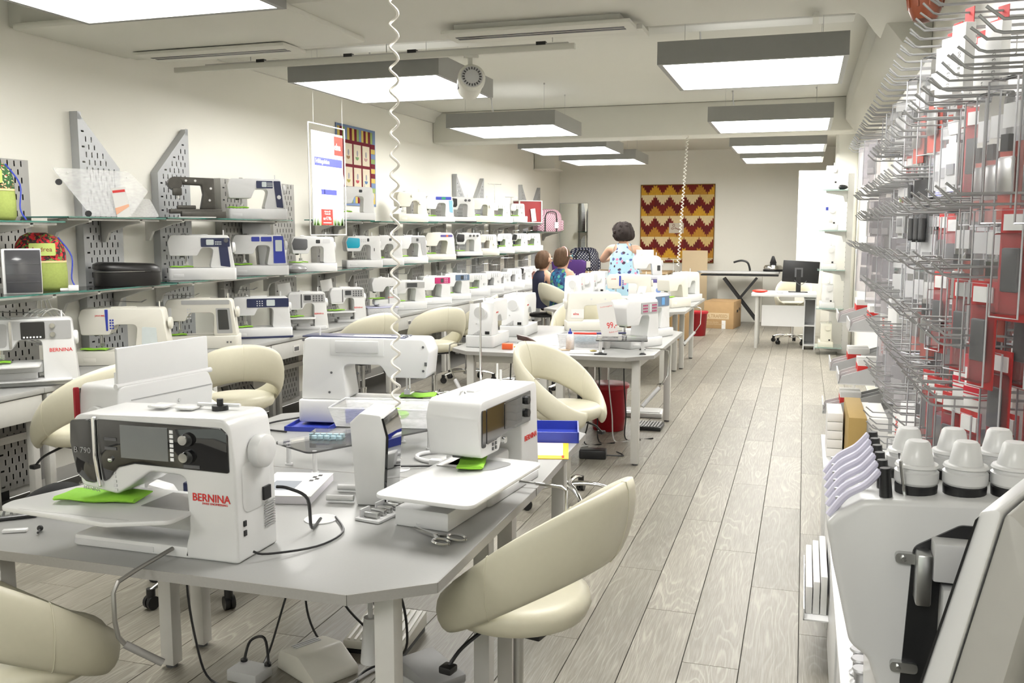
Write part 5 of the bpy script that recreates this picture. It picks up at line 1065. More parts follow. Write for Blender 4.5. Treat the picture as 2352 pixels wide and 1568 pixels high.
MB().tube([p for p in superring(0, 0, .191, .126, .0905, 28, 3.2)] + superring(0, 0, .191, .126, .0905, 28, 3.2)[:1], .002).obj('zip', STEEL, t)
# frosted sheets leaning on the upper shelf
t = thing('acrylic_sheet', 'frosted acrylic extension sheet leaning on the upper shelf', 'sheet', (-4.0, 4.62, 1.586), R(52))
sh = [(-.30, .30), (.18, .295), (.285, .17), (.25, .16), (.12, .155), (.02, .0), (-.10, .0)]
MB().prism(fillet([(-.27, .295), (.16, .285), (.26, .165), (.14, .005), (-.08, .005)], [.01, .03, .02, .02, .01], 4), -.004, .004, 'y').tf(Matrix.Rotation(R(-13), 4, 'X')).obj('sheet', FROST, t)
for x, z in ((-.25, .2), (-.1, .02)): MB().cyl((x, -.03, z), (x, -.012, z), .018, n=14).obj('rubber_foot', BLACK, t)
for x, z in ((-.19, .26), (.14, .24), (.07, .13), (-.03, .05)): MB().cyl((x, .035, z), (x, .043, z), .004, n=8).obj('screw', STEEL, t)
t = thing('acrylic_sheet', 'small frosted acrylic sheet beside the larger frosted one', 'sheet', (-3.99, 4.86, 1.586), R(52))
MB().prism(fillet([(-.06, .005), (.15, .005), (.1, .12), (-.1, .125)], .012, 4), -.003, .003, 'y').tf(Matrix.Rotation(R(-10), 4, 'X')).obj('sheet', FROST, t); MB().bx(-.05, .13, -.002, .05, 0, .002).obj('foot', FROST, t)
t = thing('leaflet', 'narrow printed leaflet leaning before the frosted sheet', 'leaflet', (-3.9, 4.66, 1.586), R(48))
MB().bx(-.04, .04, -.001, .001, 0, .18).tf(Matrix.Rotation(R(-8), 4, 'X') @ Matrix.Rotation(R(-8), 4, 'Y')).obj('sheet', PAPER, t)
MB().bx(-.035, .035, -.003, -.0012, .15, .165).tf(Matrix.Rotation(R(-8), 4, 'X') @ Matrix.Rotation(R(-8), 4, 'Y')).obj('print', REDINK, t)
MB().prism([(-.04, .02), (.04, .06), (.04, .075), (-.04, .06)], -.003, -.0012, 'y').tf(Matrix.Rotation(R(-8), 4, 'X') @ Matrix.Rotation(R(-8), 4, 'Y')).obj('print', mat('salmon_ink', (.75, .4, .25), .6), t)
# bare cast frame
CAST = mat('cast_metal', (.09, .085, .075), .45, .6, var=.2, scale=40)
t = thing('machine_skeleton', 'bare dark metal sewing machine skeleton on the upper shelf', 'machine frame', (-3.98, 5.46, 1.5925), R(44), GM)
MB().prism([(.13, .06), (.125, .27), (-.14, .275), (-.15, .25), (-.13, .225), (.04, .22), (.05, .16), (.03, .06)], -.035, .035, 'y').obj('cast_arm', CAST, t, bevel=.006)
MB().bx(-.17, .17, -.05, .05, .03, .06).bx(-.12, .0, -.03, .03, .06, .085).obj('cast_bed', CAST, t, bevel=.005)
MB().bx(-.1, .19, -.08, -.0, .0, .045).obj('motor_block', CAST, t, bevel=.004)
MB().cyl((-.13, -.05, .23), (-.13, .05, .23), .045, n=14).obj('take_up_gear', CAST, t); MB().cyl((-.115, -.03, .13), (-.115, -.03, .24), .012, n=10).obj('needle_bar', STEEL, t); MB().bx(-.15, -.09, -.06, -.02, .15, .2).obj('tension_block', CAST, t, bevel=.006)
for x, z in ((.09, .12), (.1, .2), (.0, .25), (-.06, .25)): MB().cyl((x, -.035, z), (x, -.038, z), .008, n=10).obj('bore', STEEL, t)
MB().bx(-.12, .12, -.09, .05, -.0, .008).obj('mount_board', PAPER, t)
# small things between machines
t = thing('display_hood', 'white slanted hood with dark slot behind the dark grey headed machine', 'hood', (-4.07, 6.53, shelf_z(6.53, G2)), R(46)); MB().prism([(-.1, 0), (.1, 0), (.12, .2), (-.04, .3), (-.12, .28)], -.05, .05, 'y').obj('hood', WHITE, t, bevel=.008); MB().bx(.0, .03, -.052, -.049, .1, .2).obj('slot', BLACK, t)
obj1('bagged_pedal', 'dark foot pedal wrapped in clear bag before the grey headed machine', 'pedal', MB().ball((0, 0, .035), (.09, .05, .035), 12, 6), clear('smoky_bag', (.55, .55, .56), .6, .1, .35), (-3.90, 6.62, shelf_z(6.62, G2)), 40)
obj1('dark_cloth', 'folded dark blue cloth on the desk between white machines', 'cloth', MB().bx(-.1, .1, -.07, .07, 0, .025).bx(-.09, .07, -.06, .06, .025, .05), mat('dark_denim', (.03, .04, .07), .9), (-3.95, 7.62, TZ), 50, .01)
t = thing('plastic_box', 'pale lidded plastic box under the compact machine on the wall desk', 'box', (-3.845, 8.035, TZ), R(44)); MB().bx(-.15, .15, -.11, .11, 0, .066).obj('tub', TUB, t, bevel=.006); MB().bx(-.155, .155, -.115, .115, .066, .074).obj('lid', mat('lilac_plastic', (.55, .55, .75), .4), t, bevel=.003)
obj1('desk_mat', 'pale mat under the plastic box on the wall desk', 'mat', MB().bx(-.2, .2, -.15, .15, -.0, .0006), mat('lilac_plastic', (.55, .55, .75), .4), (-3.95, 8.5, TZ), 30) if 0 else None
# ---- hanging price poster
t = thing('price_poster', 'hanging advertising poster in a thin white wire frame', 'poster', (-3.4, 5.985, 1.475), R(90))
W_, H_ = .55, .80
for a, b in (((0, 0), (W_, 0)), ((W_, 0), (W_, H_)), ((W_, H_), (0, H_)), ((0, H_), (0, 0))): MB().cyl((a[0], 0, a[1]), (b[0], 0, b[1]), .005, n=8).obj('frame_rod', LFRAME, t)
for x in (.08, W_ - .03): MB().cyl((x, 0, H_), (x, 0, 1.42), .001, n=5).obj('wire', LFRAME, t)
s_ = MB().bx(.04, W_ - .04, -.004, .0, .07, H_ - .05).obj('sheet', mat('poster_white', (.72, .72, .74), .5), t)
q = -.0048
MB().bx(.375, .508, q, -.003, .595, .735).obj('red_block', mat('poster_red', (.7, .03, .02), .5), s_)
MB().bx(.075, .495, q, -.003, .505, .565).obj('blue_band', mat('poster_blue', (.06, .07, .42), .5), s_)
text('poster_lettering', 'elna', .07, WHITEINK, s_, (.378, q - .0004, .635), bold=True, sx=.85)
text('poster_lettering', 'Frühlingsaktion', .048, WHITEINK, s_, (.085, q - .0004, .522), sx=.72)
text('poster_lettering', 'Explore 520', .035, mat('pale_ink', (.5, .52, .6), .6), s_, (.13, q, .44), sx=.8); text('poster_lettering', '+ Overlock 264', .032, mat('pale_ink', (.5, .52, .6), .6), s_, (.13, q, .385), sx=.8)
MB().cyl((.44, q, .41), (.44, -.003, .41), .085, n=28).obj('pale_disc', mat('poster_pale_blue', (.6, .68, .82), .5), s_)
MB().prism(fillet([(.37, .36), (.49, .36), (.49, .42), (.47, .46), (.41, .46), (.385, .41)], .01, 3), q - .001, -.003, 'y').obj('drawn_overlocker', PAPER, s_)
MB().prism(fillet([(.17, .17), (.42, .17), (.42, .35), (.17, .35), (.16, .30), (.23, .28), (.37, .28), (.37, .2), (.17, .2)], .008, 3), q - .0005, -.003, 'y').obj('drawn_machine', mat('poster_pale', (.74, .76, .8), .5), s_)
MB().bx(.165, .40, q - .0012, -.003, .298, .335).obj('drawn_panel', mat('poster_blue', (.06, .07, .42), .5), s_); MB().bx(.21, .218, q - .0012, -.003, .2, .4).obj('drawn_pole', LGREY, s_)
MB().bx(.16, .33, q - .0015, -.003, .075, .19).obj('price_block', mat('poster_red', (.7, .03, .02), .5), s_)
text('poster_lettering', 'nur € 798,-', .034, WHITEINK, s_, (.245, q - .002, .112), align='CENTER', bold=True, sx=.8); text('poster_lettering', 'eXperience 520\n+ Overlock 264', .018, WHITEINK, s_, (.245, q - .002, .168), align='CENTER', sx=.8); MB().bx(.185, .305, q - .002, -.003, .088, .094).obj('small_print', WHITEINK, s_)
gm = MB()
random.seed(5)
for k in range(120):
    x = random.uniform(.045, W_ - .05); h = random.uniform(.03, .075)
    gm.add([(x - .004, q + .0004, .071), (x + .004, q + .0004, .071), (x + random.uniform(-.008, .008), q + .0004, .071 + h)], [(0, 1, 2)])
tag(gm.obj('drawn_grass', mat('grass_print', (.16, .36, .04), .6, var=.3), s_), kind='stuff')
# ---- cradle quilt on the long wall
QR, QC = mat('quilt_wine', (.17, .008, .022), .9), mat('quilt_cream', (.72, .64, .5), .9)
QY, QB, QG = mat('quilt_yellow', (.62, .47, .12), .9), mat('quilt_blue', (.19, .27, .46), .9), mat('quilt_green', (.30, .40, .14), .9)
t = thing('cradle_quilt', 'small wall quilt with six cradle pictures and striped border', 'quilt', (XL + .004, 8.02, 1.755), R(90))
MB().bx(0, .84, -.008, 0, 0, .77).obj('backing', QB, t)
cs = [QY, QR, QG, QB, QY, QR]
for k in range(16): MB().bx(.02 + .05 * k, .066 + .05 * k, -.012, -.008, .63, .745).obj('stripe', cs[k % 6], t); MB().bx(.02 + .05 * k, .066 + .05 * k, -.012, -.008, .025, .135).obj('stripe', cs[(k + 3) % 6], t)
for k in range(10):
    for x in (.02, .73): MB().bx(x, x + .09, -.012, -.008, .14 + .049 * k, .186 + .049 * k).obj('stripe', cs[(k + 2) % 6], t)
MB().bx(.115, .725, -.013, -.008, .14, .628).obj('wine_panel', QR, t)
for i in range(3):
    for j in range(2):
        x, z = .15 + .19 * i, .175 + .225 * j
        b_ = MB().bx(x, x + .155, -.017, -.013, z, z + .195).obj('picture_block', QC, t)
        cc = [(.4, .35, .08), (.5, .08, .1), (.1, .2, .4), (.35, .2, .1), (.2, .35, .15), (.5, .3, .3)][i + 3 * j]
        MB().prism([(x + .05 + .035 * math.cos(a) + .02, z + .075 + .03 * math.sin(a)) for a in [math.pi + math.pi * k / 8 for k in range(9)]], -.019, -.017, 'y').obj('stitched_cradle', mat('stitch_%d%d' % (i, j), cc, .8), b_)
        MB().prism([(x + .075 + .015 * math.cos(a), z + .11 + .03 * math.sin(a)) for a in [2 * math.pi * k / 10 for k in range(10)]], -.019, -.017, 'y').obj('stitched_figure', mat('stitch_grey', (.35, .33, .38), .8), b_)
# ================================================================ cases and bags at the end of the shelves
t = thing('red_case', 'red case with aluminium edges and white tag on the upper shelf', 'case', (-3.98, 13.46, 1.6325), R(46))
MB().bx(-.19, .19, -.09, .09, .008, .32).obj('shell', mat('case_red', (.25, .012, .016), .4), t)
for x in (-.19, .19):
    for y in (-.09, .09): MB().bx(x - .009, x + .009, y - .009, y + .009, 0, .328).obj('edge_strip', LFRAME, t)
for z in (.004, .322):
    for y in (-.09, .09): MB().bx(-.19, .19, y - .009, y + .009, z - .006, z + .006).obj('edge_strip', LFRAME, t)
    for x in (-.19, .19): MB().bx(x - .009, x + .009, -.09, .09, z - .006, z + .006).obj('edge_strip', LFRAME, t)
MB().bx(.02, .1, -.104, -.102, .01, .2).tf(Matrix.Rotation(R(-8), 4, 'Y')).obj('price_tag', PAPER, t)
def bag(label, loc, rz, m, w, d, h, tagged=True):
    t = thing('carry_bag', label, 'bag', loc, R(rz))
    MB().loft([superring(0, 0, w * .95, d * .92, 0, 24, 4), superring(0, 0, w, d, .02, 24, 4), superring(0, 0, w, d, h * .55, 24, 4), superring(0, 0, w * .97, d * .9, h * .75, 24, 4), superring(0, 0, w * .8, d * .6, h * .93, 24, 3), superring(0, 0, w * .5, d * .3, h, 24, 3)]).obj('bag_body', m, t, ang=60)
    for x in (-w * .45, w * .45):
        MB().bx(x - .012, x + .012, -d - .004, -d + .01, .0, h * .6).obj('strap', BLACK, t)
    MB().tube(spline([(-w * .45, -d, h * .6), (-w * .3, -d - .02, h * .85), (w * .3, -d - .02, h * .85), (w * .45, -d, h * .6)]), .008).obj('handle', BLACK, t)
    MB().bx(w - .01, w + .03, -d * .6, d * .6, .02, h * .5).obj('side_pocket', m, t, bevel=.008)
    if tagged: MB().bx(.06, .13, -d - .012, -d - .008, h * .15, h * .42).obj('paper_tag', PAPER, t)
    return t
bag('pink bag with white dots on the lower end shelf', (-3.97, 14.55, 1.501), 42, dotted('pink_dots', (.42, .20, .27), (.75, .66, .68), 26), .23, .13, .36)
bag('navy bag with white dots on the wooden table', (-3.64, 15.75, .831), 8, dotted('navy_dots', (.008, .012, .045), (.62, .62, .62), 19, .26), .26, .15, .40)
t = thing('wood_table', 'pale wooden table against the back wall under the dotted bag', 'table', (-3.15, 15.9, 0)); MB().bx(-1.0, 1.0, -.45, .45, .80, .83).obj('table_top', WOOD, t, bevel=.003)
for x in (-.92, .92):
    for y in (-.38, .38): MB().bx(x - .03, x + .03, y - .03, y + .03, 0, .8).obj('leg', WOOD, t)
t = thing('wall_mirror', 'frameless mirror on the back wall beside the shelves', 'mirror', (-4.0, YB - .004, .97)); MB().bx(-.255, .255, -.008, 0, 0, 1.035).obj('glass', mat('mirror', (.85, .88, .86), .02, 1, var=0), t)
for q in ((-.262, -.255, 0, 1.035), (.255, .262, 0, 1.035), (-.262, .262, -.007, 0), (-.262, .262, 1.035, 1.042)): MB().bx(q[0], q[1], -.012, 0, q[2], q[3]).obj('edge_clip', LFRAME, t)
t = thing('office_chair', 'black office chair with a purple jacket behind the seated women', 'chair', (-3.3, 13.2, 0), R(-160))
MB().prism(rrect(-.24, .24, -.24, .24, .06), .44, .5).obj('seat', BLACK, t, bevel=.015); MB().prism(rrect(-.23, .23, .6, 1.03, .08), .22, .27, 'y').obj('backrest', BLACK, t, bevel=.015); MB().cyl((0, 0, .08), (0, 0, .44), .03).obj('column', BLACK, t); MB().bx(-.03, .03, .2, .24, .45, .65).obj('back_post', BLACK, t)
for k in range(5): a = 2 * math.pi * k / 5; MB().tube([(0, 0, .1), (.28 * math.cos(a), .28 * math.sin(a), .05)], .02, 8).ball((.28 * math.cos(a), .28 * math.sin(a), .028), .028).obj('star_arm', BLACK, t)
tag(MB().loft([superring(0, 0, .22, .035, -.25, 16, 3), superring(0, 0, .24, .045, -.08, 16, 3), superring(0, 0, .25, .05, .02, 16, 3), superring(0, 0, .2, .04, .05, 16, 3)]).obj('jacket', mat('purple_cloth', (.06, .02, .13), .9), loc=(-3.3 + .28 * math.sin(R(-160)) * -1, 13.2 + .28 * math.cos(R(-160)), 1.05), rz=R(-160)), 'purple jacket hung over the black office chair', 'jacket')
# ================================================================ autumn patchwork on the back wall
t = thing('autumn_patchwork', 'large patchwork with maple leaf rows in wine and ochre', 'quilt', (-2.79, YB - .003, .955))
QW, QH = 1.29, 1.365
MB().bx(0, QW, -.012, 0, 0, QH).obj('backing', mat('patch_wine', (.13, .012, .012), .9, var=.3, scale=8), t)
tones = [mat('patch_ochre', (.48, .23, .03), .9, var=.2), mat('patch_gold', (.62, .33, .03), .9, var=.2), mat('patch_cream', (.72, .58, .33), .9, var=.1), mat('patch_straw', (.64, .46, .18), .9, var=.15)]
darks = [mat('patch_plum', (.075, .01, .016), .9), mat('patch_rust', (.18, .015, .01), .9)]
rh = QH / 7.5; cwid = QW / 5.0
def leaf(dirn):
    """half of a maple leaf block: stepped saw-tooth triangle, apex at v = 1 (dirn +1)"""
    half = [(.5, 0), (.465, .30), (.385, .20), (.355, .54), (.265, .42), (.235, .78), (.135, .64), (.125, 1.0), (0, .84)]
    pts = half + [(-u, v) for u, v in half[::-1][1:]]
    return pts
random.seed(11)
for r_ in range(8):
    z0 = QH - (r_ + 1) * rh; h = rh
    if z0 < 0: h = rh / 2; z0 = 0
    light_up = r_ % 2 == 0                     # mustard leaves standing up, pale leaves hanging down
    n = 5 if not light_up else 6
    for c in range(n):
        cx_ = (c + .5) * cwid if not light_up else c * cwid
        tone = random.choice(tones[:2] if light_up else tones[2:] + tones[2:3])
        pts = []
        for u, v in leaf(1):
            x = min(max(cx_ + u * cwid * .98, .012), QW - .012); v = v * .97
            pts.append((x, z0 + (v * h if light_up else (1 - v) * h)))
        o = MB().prism(pts, -.016, -.012, 'y').obj('patch', tone, t)
    for c in range(5):
        if (c + r_) % 2: MB().bx(max(c * cwid + .01, .012), (c + 1) * cwid - .01, -.0135, -.012, z0 + .004, z0 + h - .004).obj('patch', darks[(c * 3 + r_) % 2], t)
p_ = MB().bx(.51, .765, -.021, -.012, .52, .695).obj('scissor_block', mat('patch_linen', (.6, .53, .43), .9), t)
MB().tube([(.7, -.022, .56), (.61, -.022, .625)], .004).tube([(.715, -.022, .59), (.6, -.022, .6)], .004).tube([(.59 + .018 * math.cos(a), -.022, .655 + .022 * math.sin(a)) for a in [2 * math.pi * k / 12 for k in range(13)]], .004).tube([(.57 + .02 * math.cos(a), -.022, .60 + .014 * math.sin(a)) for a in [2 * math.pi * k / 12 for k in range(13)]], .004).obj('scissor_stitching', mat('stitch_brown', (.2, .07, .05), .8), p_)
for q in ((0, QW, QH - .014, QH), (0, QW, 0, .014), (0, .014, 0, QH), (QW - .014, QW, 0, QH)): MB().bx(q[0], q[1], -.017, 0, q[2], q[3]).obj('binding', mat('binding_brown', (.2, .1, .02), .9), t)
# ================================================================ far corner
t = thing('cardboard_box', 'large brown cardboard box with pale printed band', 'box', (-1.2, 14.98, 0), R(-7))
MB().bx(-.23, .23, -.3, .3, 0, .42).obj('carton', CARD, t, bevel=.004); MB().bx(-.23, .23, -.3, 0, .42, .424).obj('flap', CARD, t); MB().bx(-.23, .23, .002, .3, .42, .424).obj('flap', CARD, t); MB().bx(-.225, .16, -.3015, -.3, .15, .245).obj('print_band', mat('pale_tan', (.58, .45, .28), .8), t)
text('box_lettering', 'ULTRAFEED', .075, mat('tan_ink', (.36, .23, .11), .8), t, (-.20, -.302, .17), bold=True, sx=.85); text('box_lettering', 'Ultimate Quality\nUnrivaled Performance', .03, mat('pale_tan', (.58, .45, .28), .8), t, (-.2, -.302, .09)); MB().bx(.05, .11, -.302, -.3, .0, .13).obj('torn_label', PAPER, t)
MB().bx(.2302, .2312, -.06, .05, .24, .28).obj('hand_hole', BLACK, t); MB().bx(.2302, .2312, .12, .2, .26, .3).obj('hand_hole', BLACK, t)
t = thing('cardboard_box', 'plain brown cardboard box standing behind the far workshop table', 'box', (-1.78, 13.1, 0), R(4)); MB().bx(-.28, .28, -.2, .2, 0, .5).obj('carton', CARD, t, bevel=.004); MB().bx(-.03, .03, -.201, -.2, 0, .5).obj('tape', CARDD, t)
obj1('plywood_board', 'pale plywood board leaning against the back wall', 'board', MB().bx(-.215, .215, -.009, .009, 0, 1.18), mat('plywood', (.66, .52, .33), .7, scale=8), (-1.79, 16.2, .0), 0, .002)
t = thing('ironing_table', 'white topped ironing table on black folding legs', 'ironing board', (-.98, 15.55, 0))
MB().prism(fillet([(-.62, -.18), (.55, -.18), (.62, -.1), (.62, .1), (.55, .18), (-.62, .18), (-.7, .0)], .06, 4), .83, .862).obj('board', LGREY, t, bevel=.006); MB().bx(-.62, .6, -.16, .16, .79, .812).obj('frame_rail', BLACK, t)
for s in (-1, 1):
    MB().bx(-.02, .02, s * .14 - .012, s * .14 + .012, -.5, .42).tf(Matrix.Translation((0, 0, .42)) @ Matrix.Rotation(R(38), 4, 'Y')).obj('leg', BLACK, t); MB().bx(-.02, .02, s * .11 - .012, s * .11 + .012, -.5, .42).tf(Matrix.Translation((0, 0, .42)) @ Matrix.Rotation(R(-38), 4, 'Y')).obj('leg', BLACK, t)
MB().tube(spline([(-.12, .1, 1.0), (.0, .1, 1.03), (.1, .1, 1.0), (.14, .1, .9), (.14, .1, .84)]), .016, 8).obj('support_arm', BLACK, t)
t = thing('steam_iron', 'chrome and black steam iron station on the ironing table', 'iron', (-.47, 15.55, .8635)); MB().lathe([(.14, 0), (.15, .02), (.15, .07), (.13, .1), (.05, .12)], n=24, sy=.75).obj('boiler', CHROME, t); MB().lathe([(.155, .0), (.155, .035), (.15, .036)], n=24, sy=.75).obj('base', BLACK, t); MB().prism(fillet([(-.06, .12), (.06, .12), (.01, .25), (-.02, .25)], .02, 3), -.03, .03, 'y').obj('iron', BLACK, t, bevel=.008)
obj1('low_cabinet', 'white low cabinet front behind the ironing legs', 'cabinet', MB().bx(-.42, .3, -.02, .25, 0, .75), WALL, (-.95, 15.95, 0), 0, .004)
# white desk with monitor
t = thing('white_desk', 'white desk with modesty panel carrying the black monitor', 'desk', (0, 0, 0)); MB().bx(-.63, .17, 12.3, 12.95, .675, .715).obj('desk_top', WHITE, t, bevel=.003); MB().bx(-.50, .02, 12.38, 12.4, .29, .56).obj('modesty_panel', WHITE, t); MB().cyl((-.56, 12.36, 0), (-.56, 12.36, .675), .022, n=16).obj('leg', LFRAME, t); MB().cyl((-.56, 12.88, 0), (-.56, 12.88, .675), .022, n=16).obj('leg', LFRAME, t)
t = thing('cube_shelf', 'white cube shelf standing at the end of the monitor desk', 'shelf', (.09, 12.42, 0))
MB().bx(-.07, -.055, -.05, .33, .0, .66).obj('side', WHITE, t); MB().bx(.065, .08, -.05, .33, .0, .66).obj('side', WHITE, t)
for z in (.05, .3, .64): MB().bx(-.055, .065, -.05, .33, z, z + .015).obj('board', WHITE, t)
MB().bx(-.055, .065, .32, .33, .065, .64).obj('back', WHITE, t)
t = thing('monitor', 'black flat monitor seen from behind on the white desk', 'monitor', (-.06, 12.62, .7155), R(5)); MB().bx(-.215, .24, -.02, .02, .13, .41).tf(Matrix.Rotation(R(3), 4, 'Y')).obj('housing', BLACK, t, bevel=.006); MB().bx(-.03, .03, -.03, -.015, .01, .3).obj('stand_neck', BLACK, t); MB().prism(rrect(-.12, .12, -.08, .08, .03), 0, .012).obj('stand_foot', BLACK, t, bevel=.003); MB().bx(-.05, .05, -.026, -.02, .2, .32).obj('mount_plate', DGREY, t)
MB().tube(spline([(-.05, -.02, .16), (.02, -.05, .1), (.1, -.03, .15)]), .004).obj('lead', DGREY, t)
obj1('red_cloth', 'crumpled red cloth at the corner of the white desk', 'cloth', MB().ball((0, 0, .015), (.1, .05, .022), 10, 5), mat('bright_red', (.75, .04, .02), .4), (-.53, 12.42, .7225)); obj1('computer_mouse', 'silver computer mouse beside the red cloth', 'mouse', MB().ball((0, 0, .01), (.045, .03, .018), 10, 6), LGREY, (-.28, 12.42, .7155))
obj1('paper_sheet', 'flat paper sheets on the white desk before the monitor', 'paper', MB().bx(-.13, .13, -.08, .08, 0, .006), PAPER, (-.1, 12.40, .7155), 4)
t = thing('white_cupboard', 'tall white cupboard panel at the back of the aisle', 'cupboard', (.25, 14.3, 0)); MB().bx(-.36, .36, -.3, .3, 0, 2.36).obj('body', WALL, t, bevel=.004); MB().bx(-.35, .0, -.306, -.3, .05, 2.33).obj('door', WALL, t, bevel=.002); MB().bx(.005, .35, -.306, -.3, .05, 2.33).obj('door', WALL, t, bevel=.002)
# ================================================================ slotted post with shelves and second-hand machines near the end of the aisle
t = thing('slotted_post', 'white slotted shelf post at the aisle end', 'post', (.5, 12.1, 0)); MB().bx(-.02, .05, -.02, .02, 0, 2.2).obj('post', LFRAME, t)
for k in range(34): MB().bx(-.0215, -.018, -.012, .012, .1 + .06 * k, .118 + .06 * k).obj('slot', DGREY, t)
names = ['white machine with rounded head on the top post shelf above a black foot pedal', 'white machine with blue display on the second post shelf', 'old white machine with dark sockets on the third post shelf', 'white machine with printed tag on the fourth post shelf', 'old ivory machine on the bottom post shelf']
for k, z in enumerate((2.0, 1.515, 1.04, .57, .09)):
    s = thing('post_shelf', ('topmost', 'second', 'third', 'fourth', 'lowest')[k] + ' small glass shelf on the slotted post, counted from above', 'shelf', (.48, 11.9, z)); MB().bx(-.32, 0, 0, .42, -.01, 0).obj('glass', mat('pale_green_glass', (.3, .42, .38), .1, coat=.5), s); MB().prism([(0, -.0105), (-.25, -.0105), (-.25, -.03), (-.05, -.07), (-.03, -.14), (0, -.14)], .19, .21, 'y').obj('bracket', LFRAME, s)
    mm = machine(names[k], (.20, 12.10, z + .0005), -90, W=.33, H=.29, D=.13, hb=.07, Db=.18, hw=.12, zh=.15, za=.21, cw=.12, cwb=.13, tp=.02, body=(IVORY if k == 4 else WHITE), green=False, group='machines on the post shelves', wheel=False)
    MB().cyl((.155, .02, .235), (.172, .02, .235), .03, n=20).obj('handwheel', WHITE if k < 4 else IVORY, mm)
    if k in (1, 3): MB().bx(.166, .1695, -.02, .02, .1, .13).obj('port_panel', LGREY, mm)
    MB().bx(.166, .1695, .03, .05, .08, .1).obj('port', BLACK, mm)
    if k == 1: MB().bx(.164, .169, -.06, -.03, .24, .28).obj('blue_display', BLUE, mm)
obj1('black_pedal', 'black foot pedal with coiled lead on the top post shelf', 'pedal', MB().ball((0, 0, .03), (.07, .05, .03), 12, 6).tube(spline([(0, 0, .05), (.03, -.02, .09), (.05, .0, .04)]), .006), BLACK, (.38, 12.06, 2.0005)) if 0 else obj1('black_pedal', 'black foot pedal on the top post shelf', 'pedal', MB().ball((0, 0, .03), (.07, .045, .03), 12, 6), BLACK, (.405, 11.96, 2.0005), 0)
# ================================================================ people
def skin_body(name, joints, edges, m, root=0, parent=None, sub=2):
    """one continuous body: joint vertices with radii, grown with Skin + Subdivision"""
    me = bpy.data.meshes.new(name); me.from_pydata([j[:3] for j in joints], edges, []); me.update()
    bm = bmesh.new(); bm.from_mesh(me); sk = bm.verts.layers.skin.verify()
    for v, j in zip(bm.verts, joints):
        r_ = j[3]; v[sk].radius = r_ if isinstance(r_, tuple) else (r_, r_)
        v[sk].use_root = (v.index == root)
    bm.to_mesh(me); bm.free(); me.materials.append(m)
    o = bpy.data.objects.new(name, me); COL.objects.link(o)
    s = o.modifiers.new('skin', 'SKIN'); s.use_smooth_shade = True
    u = o.modifiers.new('sub', 'SUBSURF'); u.levels = sub; u.render_levels = sub
    if parent: o.parent = parent
    return o
def rings_of(pts, n=20):
    """elliptic rings: (x, y, z, rx, ry, rz-angle)"""
    out = []
    for x, y, z, rx, ry in pts:
        out.append([(x + rx * math.cos(2 * math.pi * k / n), y + ry * math.sin(2 * math.pi * k / n), z) for k in range(n)])
    return out
def hair_cap(pts, seed, amp, parent, m, n=22, face=None):
    random.seed(seed); R_ = rings_of(pts, n)
    R2 = [[tuple(Vector(p) + Vector((random.uniform(-amp, amp), random.uniform(-amp, amp), random.uniform(-amp, amp)))) for p in ring] for ring in R_]
    o = MB().loft(R2).obj('hair', m, parent, ang=120)
    s = o.modifiers.new('sub', 'SUBSURF'); s.levels = 1; s.render_levels = 2
    return o
def head_bits(parent, c, yaw, glasses=False):
    """eyes, brows, nose, mouth and ears around head centre c; yaw 0 looks along +Y"""
    M = Matrix.Translation(c) @ Matrix.Rotation(yaw, 4, 'Z')
    for s in (-1, 1):
        MB().ball((s * .032, .083, .012), .012, 10, 6).tf(M).obj('eye', mat('eye_white', (.7, .68, .65), .3), parent)
        MB().ball((s * .032, .093, .012), .006, 8, 5).tf(M).obj('iris', mat('iris', (.05, .03, .02), .2), parent)
        MB().ball((s * .082, .005, .0), (.010, .022, .032), 10, 6).tf(M).obj('ear', SKIN, parent)
        MB().tube([(s * .05, .084, .035), (s * .032, .092, .040), (s * .016, .092, .036)], .004).tf(M).obj('eyebrow', HAIRB, parent)
    MB().loft([[(-.008, .088, .015), (.008, .088, .015), (.006, .082, .014), (-.006, .082, .014)], [(-.014, .112, -.022), (.014, .112, -.022), (.016, .085, -.026), (-.016, .085, -.026)], [(-.01, .1, -.03), (.01, .1, -.03), (.012, .085, -.03), (-.012, .085, -.03)]]).tf(M).obj('nose', SKIN, parent)
    MB().ball((0, .086, -.05), (.024, .008, .007), 10, 5).tf(M).obj('mouth', mat('lips', (.45, .16, .13), .5), parent)
    if glasses:
        for s in (-1, 1):
            MB().tube([(s * .034 + .024 * math.cos(a), .103, .01 + .018 * math.sin(a)) for a in [2 * math.pi * k / 14 for k in range(15)]], .002).tf(M).obj('glasses_rim', mat('teal_frame', (.03, .25, .25), .3), parent)
            MB().tube([(s * .058, .1, .014), (s * .085, .02, .016)], .002).tf(M).obj('glasses_temple', mat('teal_frame', (.03, .25, .25), .3), parent)
HEADJ = lambda x, y, z: [(x, y, z - .10, .055), (x, y + .0, z - .045, (.072, .078)), (x, y, z + .01, (.080, .092)), (x, y, z + .06, (.076, .088)), (x, y, z + .095, (.05, .06))]
